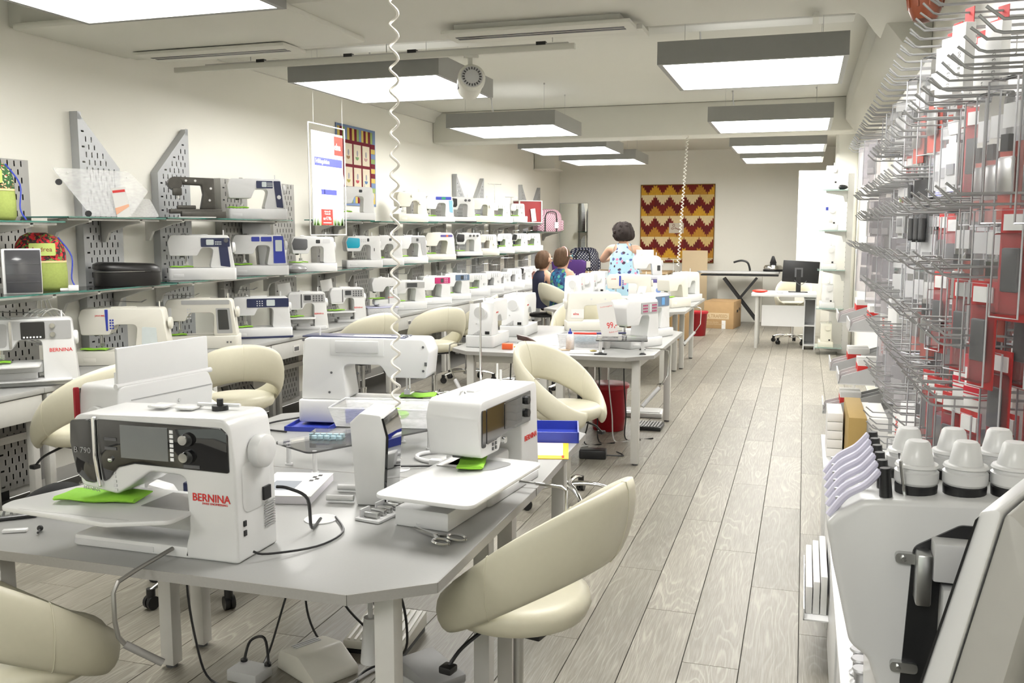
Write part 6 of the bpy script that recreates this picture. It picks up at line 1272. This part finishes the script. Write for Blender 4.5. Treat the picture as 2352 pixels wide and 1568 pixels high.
def hand(wr, d, up, side):
    """palm plus four fingers and a thumb as chains from the wrist; returns joints and local edges"""
    wr, d, up = Vector(wr), Vector(d).normalized(), Vector(up).normalized(); sd = d.cross(up).normalized() * side
    J = [tuple(wr + d * .05) + ((.032, .016),)]; E = []
    for k, (o, L_) in enumerate(((-.027, .062), (-.009, .072), (.009, .068), (.026, .052))):
        b = wr + d * .085 + sd * o; i = len(J)
        J += [tuple(b) + (.0095,), tuple(b + d * L_ * .5 - up * .012) + (.0085,), tuple(b + d * L_ * .8 - up * .038) + (.007,)]
        E += [(0, i), (i, i + 1), (i + 1, i + 2)]
    i = len(J); b = wr + d * .035 - sd * .035
    J += [tuple(b) + (.011,), tuple(b + d * .035 - sd * .018 - up * .01) + (.0095,), tuple(b + d * .062 - sd * .014 - up * .022) + (.008,)]
    E += [(0, i), (i, i + 1), (i + 1, i + 2)]
    return J, E
def person_body(root, head, neck, chest, pelvis, arms, legs, headyaw=0):
    J = [tuple(pelvis) + ((.15, .115),), tuple((Vector(pelvis) + Vector(chest)) / 2) + ((.13, .10),), tuple(chest) + ((.15, .105),), tuple(neck) + ((.06, .06),)]; E = [(0, 1), (1, 2), (2, 3)]
    b = len(J); J += HEADJ(*head); E += [(3, b)] + [(b + k, b + k + 1) for k in range(4)]
    for sh, el, wr, hd, up, side in arms:
        b = len(J); J += [tuple(sh) + (.062,), tuple((Vector(sh) + Vector(el)) / 2) + (.053,), tuple(el) + (.043,), tuple((Vector(el) + Vector(wr)) / 2) + (.04,), tuple(wr) + (.027,)]
        E += [(2, b)] + [(b + k, b + k + 1) for k in range(4)]
        HJ, HE = hand(wr, hd, up, side); h = len(J); J += HJ; E += [(b + 4, h)] + [(h + p, h + q) for p, q in HE]
    for hp, kn, an, toe in legs:
        b = len(J); J += [tuple(hp) + (.09,), tuple((Vector(hp) + Vector(kn)) / 2) + (.075,), tuple(kn) + (.056,), tuple((Vector(kn) + Vector(an)) / 2) + (.052,), tuple(an) + (.036,), tuple(toe) + (.032,)]
        E += [(0, b)] + [(b + k, b + k + 1) for k in range(5)]
    return skin_body('body', J, E, SKIN, 0, root)
DRESS = floral('blue_floral', (.38, .58, .68), [(.05, .06, .2), (.6, .22, .35), (.10, .12, .3), (.75, .68, .72), (.06, .03, .06)], 17, .34)
# standing woman, back to the room, arms raised before her
P = thing('person', 'standing person with short dark curly hair in a sleeveless pale blue floral dress', 'person', (-2.2, 11.8, 0))
person_body(P, (-.03, .02, 1.50), (-.0, 0, 1.37), (0, 0, 1.20), (0, .02, .92),
            [((-.17, .0, 1.29), (-.31, .1, 1.13), (-.20, .32, 1.16), (.5, .8, .1), (0, 0, 1), 1), ((.17, .0, 1.29), (.27, .14, 1.09), (.13, .33, 1.12), (-.6, .8, 0), (0, 0, 1), -1)],
            [((-.09, .02, .86), (-.1, .04, .48), (-.1, .0, .07), (-.11, .14, .035)), ((.09, .02, .86), (.1, .02, .48), (.1, -.02, .07), (.11, .12, .035))])
hd_c = Vector((-.03, .02, 1.50))
head_bits(P, hd_c, R(60))
hair_cap([(-.01, -.01, 1.385, .07, .07), (-.005, -.02, 1.40, .115, .10), (-.0, -.02, 1.44, .135, .118), (-.01, -.01, 1.50, .138, .125), (-.02, .0, 1.56, .122, .118), (-.025, .01, 1.605, .085, .09), (-.03, .01, 1.625, .03, .03)], 4, .02, P, HAIRD, 30)
random.seed(8); cu = MB()
for k in range(70):
    a, e = random.uniform(0, 2 * math.pi), random.uniform(-.9, 1.4); q_ = Vector((math.cos(a) * math.cos(e) * .125, math.sin(a) * math.cos(e) * .115, math.sin(e) * .11))
    if q_.y > .05 and q_.x < .02 and q_.z < .06: continue
    cu.ball(hd_c + Vector((.015, -.02, .0)) + q_, random.uniform(.018, .03), 8, 5)
tag(cu.obj('curls', HAIRD, P), kind='stuff')
dr = rings_of([(0, .0, .55, .30, .24), (0, .0, .8, .235, .2), (0, .01, .95, .205, .175), (0, 0, 1.08, .185, .152), (0, 0, 1.18, .178, .142), (0, .0, 1.235, .150, .135), (0, .0, 1.28, .112, .118), (0, .0, 1.325, .105, .1), (0, .0, 1.35, .088, .085)], 28)
dr = [[(x + .010 * math.sin(9 * math.atan2(y, x)) * max(0, (1.0 - z)) * 2, y + .01 * math.cos(9 * math.atan2(y, x)) * max(0, 1.0 - z) * 2, z) for x, y, z in r_] for r_ in dr]
MB().loft(dr, caps=False).obj('dress', DRESS, P, ang=80)
for s in (-1, 1):
    MB().tube(spline([(s * .095, -.06, 1.345), (s * .12, -.085, 1.28), (s * .125, -.115, 1.2)]), .004).obj('bra_strap', mat('strap_grey', (.25, .25, .2), .7), P)
    MB().prism(rrect(-.045, .045, -.1, .13, .04), 0, .05).tf(Matrix.Translation((s * .105, .05, 0))).obj('shoe', BLACK, P, bevel=.01)
# seated women
def seated(label, loc, rz, hairm, topm, armdir, glasses=False, band=None, pants=None, sl=1.0):
    t = thing('person', label, 'person', loc, R(rz))
    person_body(t, (0, .02, 1.14), (0, .0, 1.01), (0, .0, .84), (0, .02, .575),
                [((-.165, .0, .93), (-.235, .08, .70), (-.15, .29, .77), (.2, 1, 0), (0, 0, 1), 1), ((.165, .0, .93), (.23, .09, .70), (.14, .3, .77), (-.2, 1, 0), (0, 0, 1), -1)],
                [((-.1, .06, .565), (-.11, .42, .53), (-.11, .40, .09), (-.11, .53, .04)), ((.1, .06, .565), (.11, .42, .53), (.11, .40, .09), (.11, .53, .04))])
    head_bits(t, Vector((0, .02, 1.14)), armdir, glasses)
    hair_cap([(0, -.04, 1.02, .05, .045), (0, -.03, 1.04, .085, .075), (0, -.02, 1.09, .102, .095), (0, -.01, 1.15, .104, .102), (0, .0, 1.21, .09, .095), (0, .0, 1.245, .058, .064), (0, .0, 1.26, .02, .02)], int(rz) + 9, .012, t, hairm, 28)
    MB().loft(rings_of([(0, .02, .52, .2, .17), (0, .02, .65, .185, .155), (0, .01, .78, .182, .145), (0, 0, .88, .185, .135), (0, 0, .94, .165, .12), (0, 0, .985, .105, .095), (0, 0, 1.0, .08, .08)], 26), caps=False).obj('top', topm, t, ang=80)
    for s in (-1, 1):
        MB().tube([(s * .1, .04, .575), (s * .11, .25, .56), (s * .112, .42, .535), (s * .11, .41, .3), (s * .11, .4, .12)], [.105, .098, .078, .066, .06], 14).obj('trouser_leg', pants or mat('dark_trousers', (.03, .025, .025), .9), t, ang=80)
        MB().prism(rrect(-.045, .045, -.1, .13, .04), -loc[2], .05).tf(Matrix.Translation((s * .11, .47, 0))).obj('shoe', BLACK, t, bevel=.01)
    if band: MB().tube([(.101 * math.cos(a), -.0 + .02 * math.sin(a), 1.15 + .115 * math.sin(a)) for a in [math.pi * k / 12 for k in range(13)]], .006).obj('hair_band', band, t)
    return t
seated('seated person with brown hair, pink hair band and glasses in a blue patterned top', (-2.84, 11.13, .05), -40, HAIRB, floral('blue_top', (.03, .09, .22), [(.02, .25, .4), (.1, .4, .35), (.02, .03, .12), (.1, .3, .1)], 24, .5), R(-30), True, mat('pink_band', (.8, .45, .42), .5))
seated('seated person with darker hair in a navy sleeveless top', (-3.22, 11.62, 0), -50, HAIRB, mat('navy_knit', (.02, .022, .05), .9), R(10))
t = thing('swivel_stool', 'round dark stool under the person in the navy top', 'stool', (-3.22, 11.62, 0)); MB().lathe([(.16, .40), (.18, .41), (.18, .44), (.15, .45)], n=24).obj('seat', BLACK, t); MB().cyl((0, 0, .02), (0, 0, .4), .025).obj('column', CHROME, t); MB().lathe([(.2, 0), (.2, .015), (.05, .03)], n=24).obj('base', CHROME, t)
# ================================================================ hook wall along the aisle
struct('trim_6', MB().bx(.585, XR, 1.2, 7.2, .05, 2.4), mat('white_panel', (.78, .77, .73), .5))
HOOK = MB()
for dz, x1 in ((0, -.285), (.022, -.255)):
    HOOK.tube([(0, 0, dz), (x1 + .0, 0, dz), (x1 - .012, 0, dz + .004), (x1 - .03, 0, dz + .022), (x1 - .038, 0, dz + .03)] if dz == 0 else [(0, 0, dz), (x1, 0, dz), (x1 - .03, 0, dz + .0), (x1 - .058, 0, dz + .022)], .0028, 6)
hook_me = HOOK.bx(-.004, .0, -.014, .014, -.012, .04).mesh('display_hook'); hook_me.materials.append(mat('hook_steel', (.34, .34, .34), .35, .5))
rows = [('top', 2.04, 1.95, 6.85, .135), ('second', 1.82, 1.75, 4.7, .15), ('third', 1.68, 3.3, 6.0, .15), ('fourth', 1.56, 2.1, 5.6, .17), ('fifth', 1.40, 2.2, 6.8, .23), ('sixth', 1.25, 2.2, 4.9, .17), ('seventh', 1.10, 2.3, 4.5, .13), ('eighth', .92, 2.3, 4.4, .14), ('lowest', .72, 2.6, 4.3, .19)]
random.seed(21); hooks = []
for nm, z, y0, y1, st in rows:
    y = y0
    while y < y1:
        o = bpy.data.objects.new('display_hook', hook_me); COL.objects.link(o); yy = y + random.uniform(-.02, .02); zz = z + random.uniform(-.006, .006)
        o.location = (.585, yy, zz); o.scale = (1, 1, 1)
        tag(o, 'double-prong steel display hook in the %s hook row' % nm, 'hook', 'display hooks, %s row' % nm); hooks.append((nm, yy, zz)); y += st
PR, PW2, PG = mat('pack_red', (.42, .03, .03), .5), mat('pack_white', (.72, .72, .71), .5), mat('pack_grey', (.33, .32, .34), .5)
PRO = mat('coral_card', (.55, .10, .07), .5)
RIM = mat('pack_rim', (.50, .50, .52), .2, .2)
def rim_(t, w, z0, y): MB().tube([(-w, y, z0), (-w, y, -.004), (w, y, -.004), (w, y, z0), (-w, y, z0)], .0022, 5).obj('moulded_rim', RIM, t)
def pk_proto(kind):
    t = thing('hanging_pack', '', 'package')
    if kind == 'red':
        MB().bx(-.04, .04, .0, .003, -.23, .0).obj('backing_card', PR, t); MB().prism(rrect(-.036, .036, -.215, -.05, .012), -.022, 0, 'y').obj('blister', PACK, t); MB().bx(-.022, .022, -.014, -.004, -.17, -.08).obj('steel_part', DGREY, t, bevel=.004); rim_(t, .037, -.222, -.02); MB().bx(-.03, .03, -.004, -.0005, -.045, -.012).obj('label', PW2, t)
    elif kind == 'tall':
        MB().prism(rrect(-.045, .045, -.30, .0, .015), -.03, .004, 'y').obj('blister', PACK, t); MB().bx(-.036, .036, -.002, .0, -.29, -.13).obj('backing_card', PRO, t); MB().bx(-.025, .025, -.016, -.006, -.24, -.16).obj('metal_part', STEEL, t, bevel=.005); rim_(t, .045, -.298, -.03); MB().bx(-.012, .012, -.02, -.008, -.15, -.115).obj('clamp', BLACK, t); MB().bx(-.03, .03, -.004, -.002, -.1, -.05).obj('label', PW2, t)
    elif kind == 'white':
        MB().prism(rrect(-.045, .045, -.2, .0, .01), -.02, .003, 'y').obj('pouch', PACK, t); MB().bx(-.035, .035, -.012, -.004, -.18, -.06).obj('white_content', PW2, t, bevel=.005); rim_(t, .045, -.198, -.02); MB().bx(-.02, .02, -.016, -.012, -.15, -.12).obj('steel_bit', GREYP, t); MB().bx(-.045, .045, -.004, -.001, -.035, .0).obj('header', PW2, t)
    elif kind == 'caps':
        for k in (-1, 0, 1):
            MB().cyl((k * .03, -.012, -.2), (k * .03, -.012, -.06), .012, n=10).obj('tube', PACK, t); MB().cyl((k * .03, -.012, -.205), (k * .03, -.012, -.13), .0105, n=10).obj('black_cap', BLACK, t)
        MB().bx(-.05, .05, -.002, .0, -.21, .0).obj('backing_card', PACK, t)
    elif kind == 'smoky':
        MB().prism(rrect(-.06, .06, -.26, .0, .012), -.028, .004, 'y').obj('blister', PACKD, t); MB().bx(-.04, .04, -.018, -.006, -.2, -.11).obj('content', GREYP, t, bevel=.006); rim_(t, .06, -.258, -.028); MB().bx(-.03, .03, -.024, -.018, -.19, -.16).obj('inner_box', PW2, t); MB().bx(-.05, .05, -.003, .0, -.1, -.02).obj('header', PG, t)
    elif kind == 'striped':
        MB().bx(-.03, .03, -.03, .0, -.20, -.03).obj('carton', PW2, t, bevel=.002); MB().bx(-.0305, .0305, -.031, .001, -.06, -.03).obj('red_top', mat('stripe_red', (.5, .01, .03), .5), t)
        for z in (-.105, -.12, -.13): MB().bx(-.0303, .0303, -.0308, .0008, z - (.012 if z == -.105 else .003), z).obj('red_stripe', mat('stripe_red', (.5, .01, .03), .5), t)
        MB().bx(-.02, .02, -.002, 0, -.03, .0).obj('hang_tab', PACK, t)
    elif kind == 'plain':
        MB().bx(-.028, .028, -.028, .0, -.18, -.02).obj('carton', PW2, t, bevel=.002); MB().bx(-.018, .018, -.002, 0, -.02, .02).obj('hang_tab', PR, t); text('code_lettering', '503 813 00', .016, GREYINK, t, (.012, -.0284, -.16), rot=(R(90), R(-90), 0))
    elif kind == 'carton':
        MB().bx(-.035, .035, -.05, .0, -.36, -.02).obj('carton', PW2, t, bevel=.002); MB().bx(-.036, .036, -.051, .001, -.36, -.31).obj('grey_foot', PG, t); text('carton_lettering', 'ATTACHMENT', .026, REDINK, t, (.01, -.0512, -.30), rot=(R(90), R(-90), 0)); MB().bx(-.02, .02, -.002, 0, -.02, .01).obj('hang_tab', PACK, t)
    return t
desc = {'red': 'narrow clear blister on a red card', 'tall': 'tall clear blister with red insert and metal foot', 'white': 'small clear pouch with white contents', 'caps': 'clear pack of three black-capped tubes', 'smoky': 'wide smoky grey blister pack', 'striped': 'white carton with red stripes', 'plain': 'small white carton on a red hang tab', 'carton': 'long white carton with red lettering'}
protos = {}
def hang(kind, row, y, z, x, rz):
    if kind not in protos: o = protos[kind] = pk_proto(kind)
    else: o = link_copy(protos[kind])
    place(o, desc[kind] + ' on the %s hook row' % row, (x, y, z), R(rz), 'packs: %s' % desc[kind])
def nearest(row, y):
    c = [h for h in hooks if h[0] == row]; h = min(c, key=lambda q: abs(q[1] - y)); return h[1], h[2]
plan = [('top', 'plain', (2.55, 2.72, 2.9)), ('top', 'tall', (3.2, 3.6)), ('top', 'white', (4.2, 4.5, 4.8)), ('top', 'smoky', (5.9, 6.4)),
        ('second', 'tall', (1.95, 2.15, 2.35, 2.5)), ('second', 'white', (2.9, 3.1, 3.3)), ('second', 'caps', (3.6, 3.9)), ('second', 'red', (2.7, 4.2)),
        ('third', 'smoky', (4.6, 5.3)), ('third', 'caps', (3.5,)), ('third', 'white', (4.0, 5.7)),
        ('fourth', 'tall', (2.3, 2.5, 2.75)), ('fourth', 'red', (2.15, 3.0, 3.2)), ('fourth', 'white', (3.5, 3.8)), ('fourth', 'smoky', (4.3, 4.9, 5.4)),
        ('fifth', 'red', (2.3, 2.55, 2.8)), ('fifth', 'tall', (3.1, 3.4)), ('fifth', 'white', (3.7, 4.0)), ('fifth', 'smoky', (4.5, 5.2, 6.0)),
        ('sixth', 'striped', (2.35, 2.5)), ('sixth', 'red', (2.2, 2.75, 2.95, 3.1)), ('sixth', 'white', (3.4, 3.7)), ('sixth', 'carton', (4.2, 4.5)),
        ('seventh', 'red', (2.3, 2.5, 2.65, 2.8, 2.95)), ('seventh', 'tall', (3.1,)), ('seventh', 'smoky', (3.9, 4.3)),
        ('eighth', 'red', (2.35, 2.5, 2.65, 2.8, 2.95, 3.1)), ('eighth', 'carton', (3.4, 3.6, 3.8)), ('lowest', 'red', (2.6, 2.8, 3.0)), ('lowest', 'white', (3.4, 3.7))]
RI = {r_[0]: k for k, r_ in enumerate(rows)}
random.seed(9)
for row, kind, ys_ in plan:
    for y in ys_:
        hy, hz = nearest(row, y); n = 1 if kind in ('striped', 'carton', 'smoky') else 2
        for k in range(n):
            hang(kind, row, hy, hz - .008, .372 + .0375 * (RI[row] % 2) + .078 * k + random.uniform(-.004, .004), -90 + 27 + random.uniform(-7, 7))
# ---- low white base cabinet under the hooks
t = thing('base_cabinet', 'low white base cabinet under the hook wall', 'cabinet', (0, 0, 0))
MB().bx(.13, .58, 1.9, 4.75, .06, .48).obj('body', WHITE, t); MB().bx(.11, .58, 1.9, 4.78, .48, .50).obj('top', WHITE, t, bevel=.003); MB().bx(.16, .58, 1.9, 4.75, 0, .06).obj('plinth', GREYP, t)
for y in (1.92, 2.65, 3.38, 4.1): MB().bx(.122, .13, y, y + .6, .08, .46).obj('door', WHITE, t, bevel=.002)
def carton(label, x0, x1, y0, y1, z0, z1, m=None, band=None, name='carton', extra=None):
    t = thing(name, label, 'box', ((x0 + x1) / 2, (y0 + y1) / 2, z0)); w, d, h = (x1 - x0) / 2, (y1 - y0) / 2, z1 - z0
    MB().bx(-w, w, -d, d, 0, h).obj('carton', m or PAPER, t, bevel=.002)
    if band: MB().bx(-w - .0006, w * .2, -d - .0006, d + .0006, h * .25, h * .75).obj('print', band, t)
    if extra: extra(t, w, d, h)
    return t
for k in range(5): carton('slim white box in a column of five, number %s from the bottom' % ('one', 'two', 'three', 'four', 'five')[k], .125, .19, 4.3, 4.55, .5005 + .04 * k, .538 + .04 * k)
carton('brown and white carton standing by the column of slim boxes', .2, .27, 4.0, 4.5, .5005, .74, CARDD)
carton('large white carton beside the brown carton', .275, .36, 4.1, 4.5, .5005, .72)
carton('black framed flat carton with a purple picture', .2, .36, 3.55, 3.8, .5005, .53, DGREY, mat('violet_plastic', (.09, .07, .25), .35))
def emblem(t, w, d, h): MB().cyl((-w - .0005, 0, h * .5), (-w + .001, 0, h * .5), .035, n=16).obj('emblem', mat('emblem_blue', (.12, .14, .3), .5), t); MB().bx(-w - .0006, -w, d * .1, d * .7, h * .78, h * .84).obj('print_line', GREYINK, t)
carton('glossy cream carton with a round dark emblem', .17, .35, 3.05, 3.4, .5005, .69, CREAM, None, 'carton', emblem)
carton('white carton with orange-red corner at the cabinet edge', .13, .165, 3.2, 3.5, .5005, .56, PAPER, ORANGE)
carton('flat lilac carton lying at the cabinet edge', .125, .16, 2.8, 3.0, .5005, .56, mat('lilac_plastic', (.55, .55, .75), .4))
# wire rack of slim boxes on the front of the cabinet
t = thing('side_rack', 'narrow white rack fixed to the cabinet front', 'rack', (0, 0, 0)); MB().bx(.04, .121, 3.15, 3.7, .2, .205).obj('ledge', WHITE, t); MB().bx(.04, .043, 3.15, 3.7, .2, .24).obj('lip', WHITE, t)
for k in range(3): carton('slim white box leaning in the narrow front rack, %s of three' % ('first', 'second', 'third')[k], .046 + .024 * k, .067 + .024 * k, 3.2, 3.65, .2055, .30 + .02 * k)
# silver thread packs at the near end
for k in range(6): tag(MB().lathe([(.018, 0), (.02, .004), (.012, .012), (.012, .05), (.02, .058), (.018, .062)], n=14).obj('thread_spool', mat('silver_thread', (.45, .45, .46), .35, .6), loc=(.15 + .045 * (k % 2), 2.05 + .05 * (k // 2), .5005)), 'silver thread spool standing on the near end of the base cabinet', 'spool', 'silver thread spools')
# ---- sloping white display trays
def sloped(label, y, z, x0, x1, L_, n=3):
    t = thing('sloped_tray', label, 'display tray', (0, y, z))
    for k in range(n):
        yy = k * .11
        MB().prism([(x0, .0), (x1, .0), (x1, .16), (x0 + .02, .04)], yy, yy + .006, 'y').obj('divider', mat('tray_grey', (.5, .5, .5), .5), t)
    MB().prism([(x0, -.006), (x1, -.006), (x1, 0), (x0, 0)], 0, n * .11, 'y').obj('floor', WHITE, t); MB().bx(x0, x0 + .006, 0, n * .11, 0, .05).obj('front_lip', WHITE, t)
    return t
spots = [(5.2, .98, .24), (5.7, .98, .2), (5.3, .68, .2), (5.8, .68, .17), (5.4, .40, .16), (5.9, .4, .14)]
pos = ['upper tier, near the hooks', 'upper tier, near the aisle end', 'middle tier, near the hooks', 'middle tier, near the aisle end', 'lowest tier, near the hooks', 'lowest tier, near the aisle end']
for (y, z, x), p_ in zip(spots, pos):
    sloped('sloping white display tray in the ' + p_, y, z, x, .555, .3)
    for k in range(2): carton(('front' if k == 0 else 'rear') + ' red-edged small carton in the sloping tray, ' + p_, x + .1, x + .22, y + .015 + .11 * k, y + .1 + .11 * k, z + .0005, z + .13, PAPER, REDINK)
t = thing('display_rack', 'white slotted rack frame carrying the sloping trays', 'rack', (0, 0, 0))
for y in (5.17, 5.60, 6.06): MB().bx(.56, .585, y - .02, y, 0, 1.3).obj('post', LFRAME, t)
carton('yellow carton standing on the sloping trays', .36, .44, 5.1, 5.16, .50, .60, YELLOW) if 0 else None
obj1('round_hoop', 'large clear round disc leaning behind the hook wall', 'disc', MB().cyl((0, 0, .19), (.006, 0, .19), .19, n=36), FROST, (.40, 9.2, .55) if 0 else (.45, 8.5, .0), 0)
# ================================================================ multi-needle embroidery machine
E_ = thing('embroidery_machine', 'white multi-needle embroidery machine with six spool caps and tilted screen', 'embroidery machine', (0, 0, 0))
side = fillet([(.048, 1.045), (.062, 1.06), (.10, 1.085), (.118, 1.088), (.45, 1.105), (.45, .60), (.14, .60), (.135, .78), (.118, .83), (.09, .85), (.06, .98)], [.012, .012, .02, .01, .03, 0, .02, .03, .03, .03, .05], 5)
MB().prism(side, 1.5, 1.86, 'y').obj('head_shell', WHITE, E_, bevel=.012, seg=3)
MB().prism(fillet([(.165, .78), (.44, .78), (.44, 1.06), (.24, 1.06), (.175, 1.02)], .02, 4), 1.495, 1.503, 'y').obj('needle_case', BLACK, E_)
for x0, x1, z0, z1, m in ((.20, .30, .98, 1.04, LGREY), (.215, .3, .86, .97, WHITE), (.21, .3, .79, .85, WHITE), (.178, .2, .94, 1.02, STEEL)): MB().bx(x0, x1, 1.46, 1.5, z0, z1).obj('needle_block', m, E_, bevel=.004)
for z in (.995, .82): MB().prism(rrect(.15, .19, z, z + .016, .007), 1.488, 1.5, 'y').obj('steel_latch', STEEL, E_); MB().cyl((.162, 1.488, z + .008), (.162, 1.484, z + .008), .004, n=8).obj('screw', CHROME, E_)
for k in range(6):
    y = 1.52 + .055 * k
    MB().tube(spline([(.052, y, 1.052), (.075, y, 1.085), (.105, y, 1.106), (.125, y, 1.13)]), .006, 8).obj('thread_channel', mat('lavender_plastic', (.62, .6, .74), .4), E_)
    MB().cyl((.135, y, 1.09), (.132, y, 1.135), .010, .008, n=12).obj('tension_knob', BLACK, E_)
    MB().cyl((.068, y + .012, 1.055), (.064, y + .012, 1.08), .003, n=6).obj('guide_pin', STEEL, E_)
for k in range(3): MB().cyl((.165 + .004 * k, 1.53 + .06 * k, 1.08), (.155 + .004 * k, 1.53 + .06 * k, 1.145), .0028, n=6).obj('guide_rod', CHROME, E_)
for k, (x, y) in enumerate([(.182, 1.56), (.252, 1.56), (.32, 1.56), (.178, 1.66), (.247, 1.66), (.315, 1.66)]):
    z = 1.088 + (x - .118) * .05
    MB().lathe([(.031, -.004), (.032, .012), (.03, .014)], (x, y, z), 20).obj('spool_base', BLACK, E_)
    c_ = MB().lathe([(.030, .014), (.033, .018), (.033, .034), (.029, .036), (.029, .04), (.033, .042), (.031, .046), (.025, .047), (.0185, .078), (.015, .082), (.004, .083)], (x, y, z), 24).obj('spool_cap', WHITE, E_, ang=30)
SM = Matrix.Translation((.222, 1.2, -.03)) @ Matrix.Rotation(R(-24), 4, 'Z') @ Matrix.Translation((-.2, -1.2, 0))
MB().prism(fillet([(.19, 1.195), (.215, 1.205), (.13, .80), (.098, .80)], [.008, .01, 0, 0], 3), 1.2, 1.44, 'y').tf(SM).obj('screen_bezel', WHITE, E_, bevel=.006)
MB().prism([(.186, 1.185), (.19, 1.19), (.098, .80), (.094, .80)], 1.197, 1.437, 'y').tf(SM).obj('screen_glass', GLOSS, E_)
MB().prism(fillet([(.217, 1.2), (.245, 1.175), (.245, 1.09), (.19, .80), (.132, .80)], [.006, .02, .03, 0, 0], 3), 1.21, 1.43, 'y').tf(SM).obj('screen_back', mat('warm_grey_plastic', (.42, .41, .38), .45), E_, bevel=.005)
MB().bx(.235, .33, 1.29, 1.34, 1.08, 1.13).tf(SM).obj('screen_arm', LGREY, E_, bevel=.006); MB().cyl((.262, 1.255, 1.09), (.25, 1.255, 1.15), .007, n=10).tf(SM).obj('stylus', CREAM, E_)
MB().bx(.25, .5, 1.45, 1.9, .6, .78).obj('lower_arm', CREAM, E_, bevel=.02); MB().bx(.13, .56, 1.4, 1.88, 0, .6).obj('stand', WHITE, E_, bevel=.01)
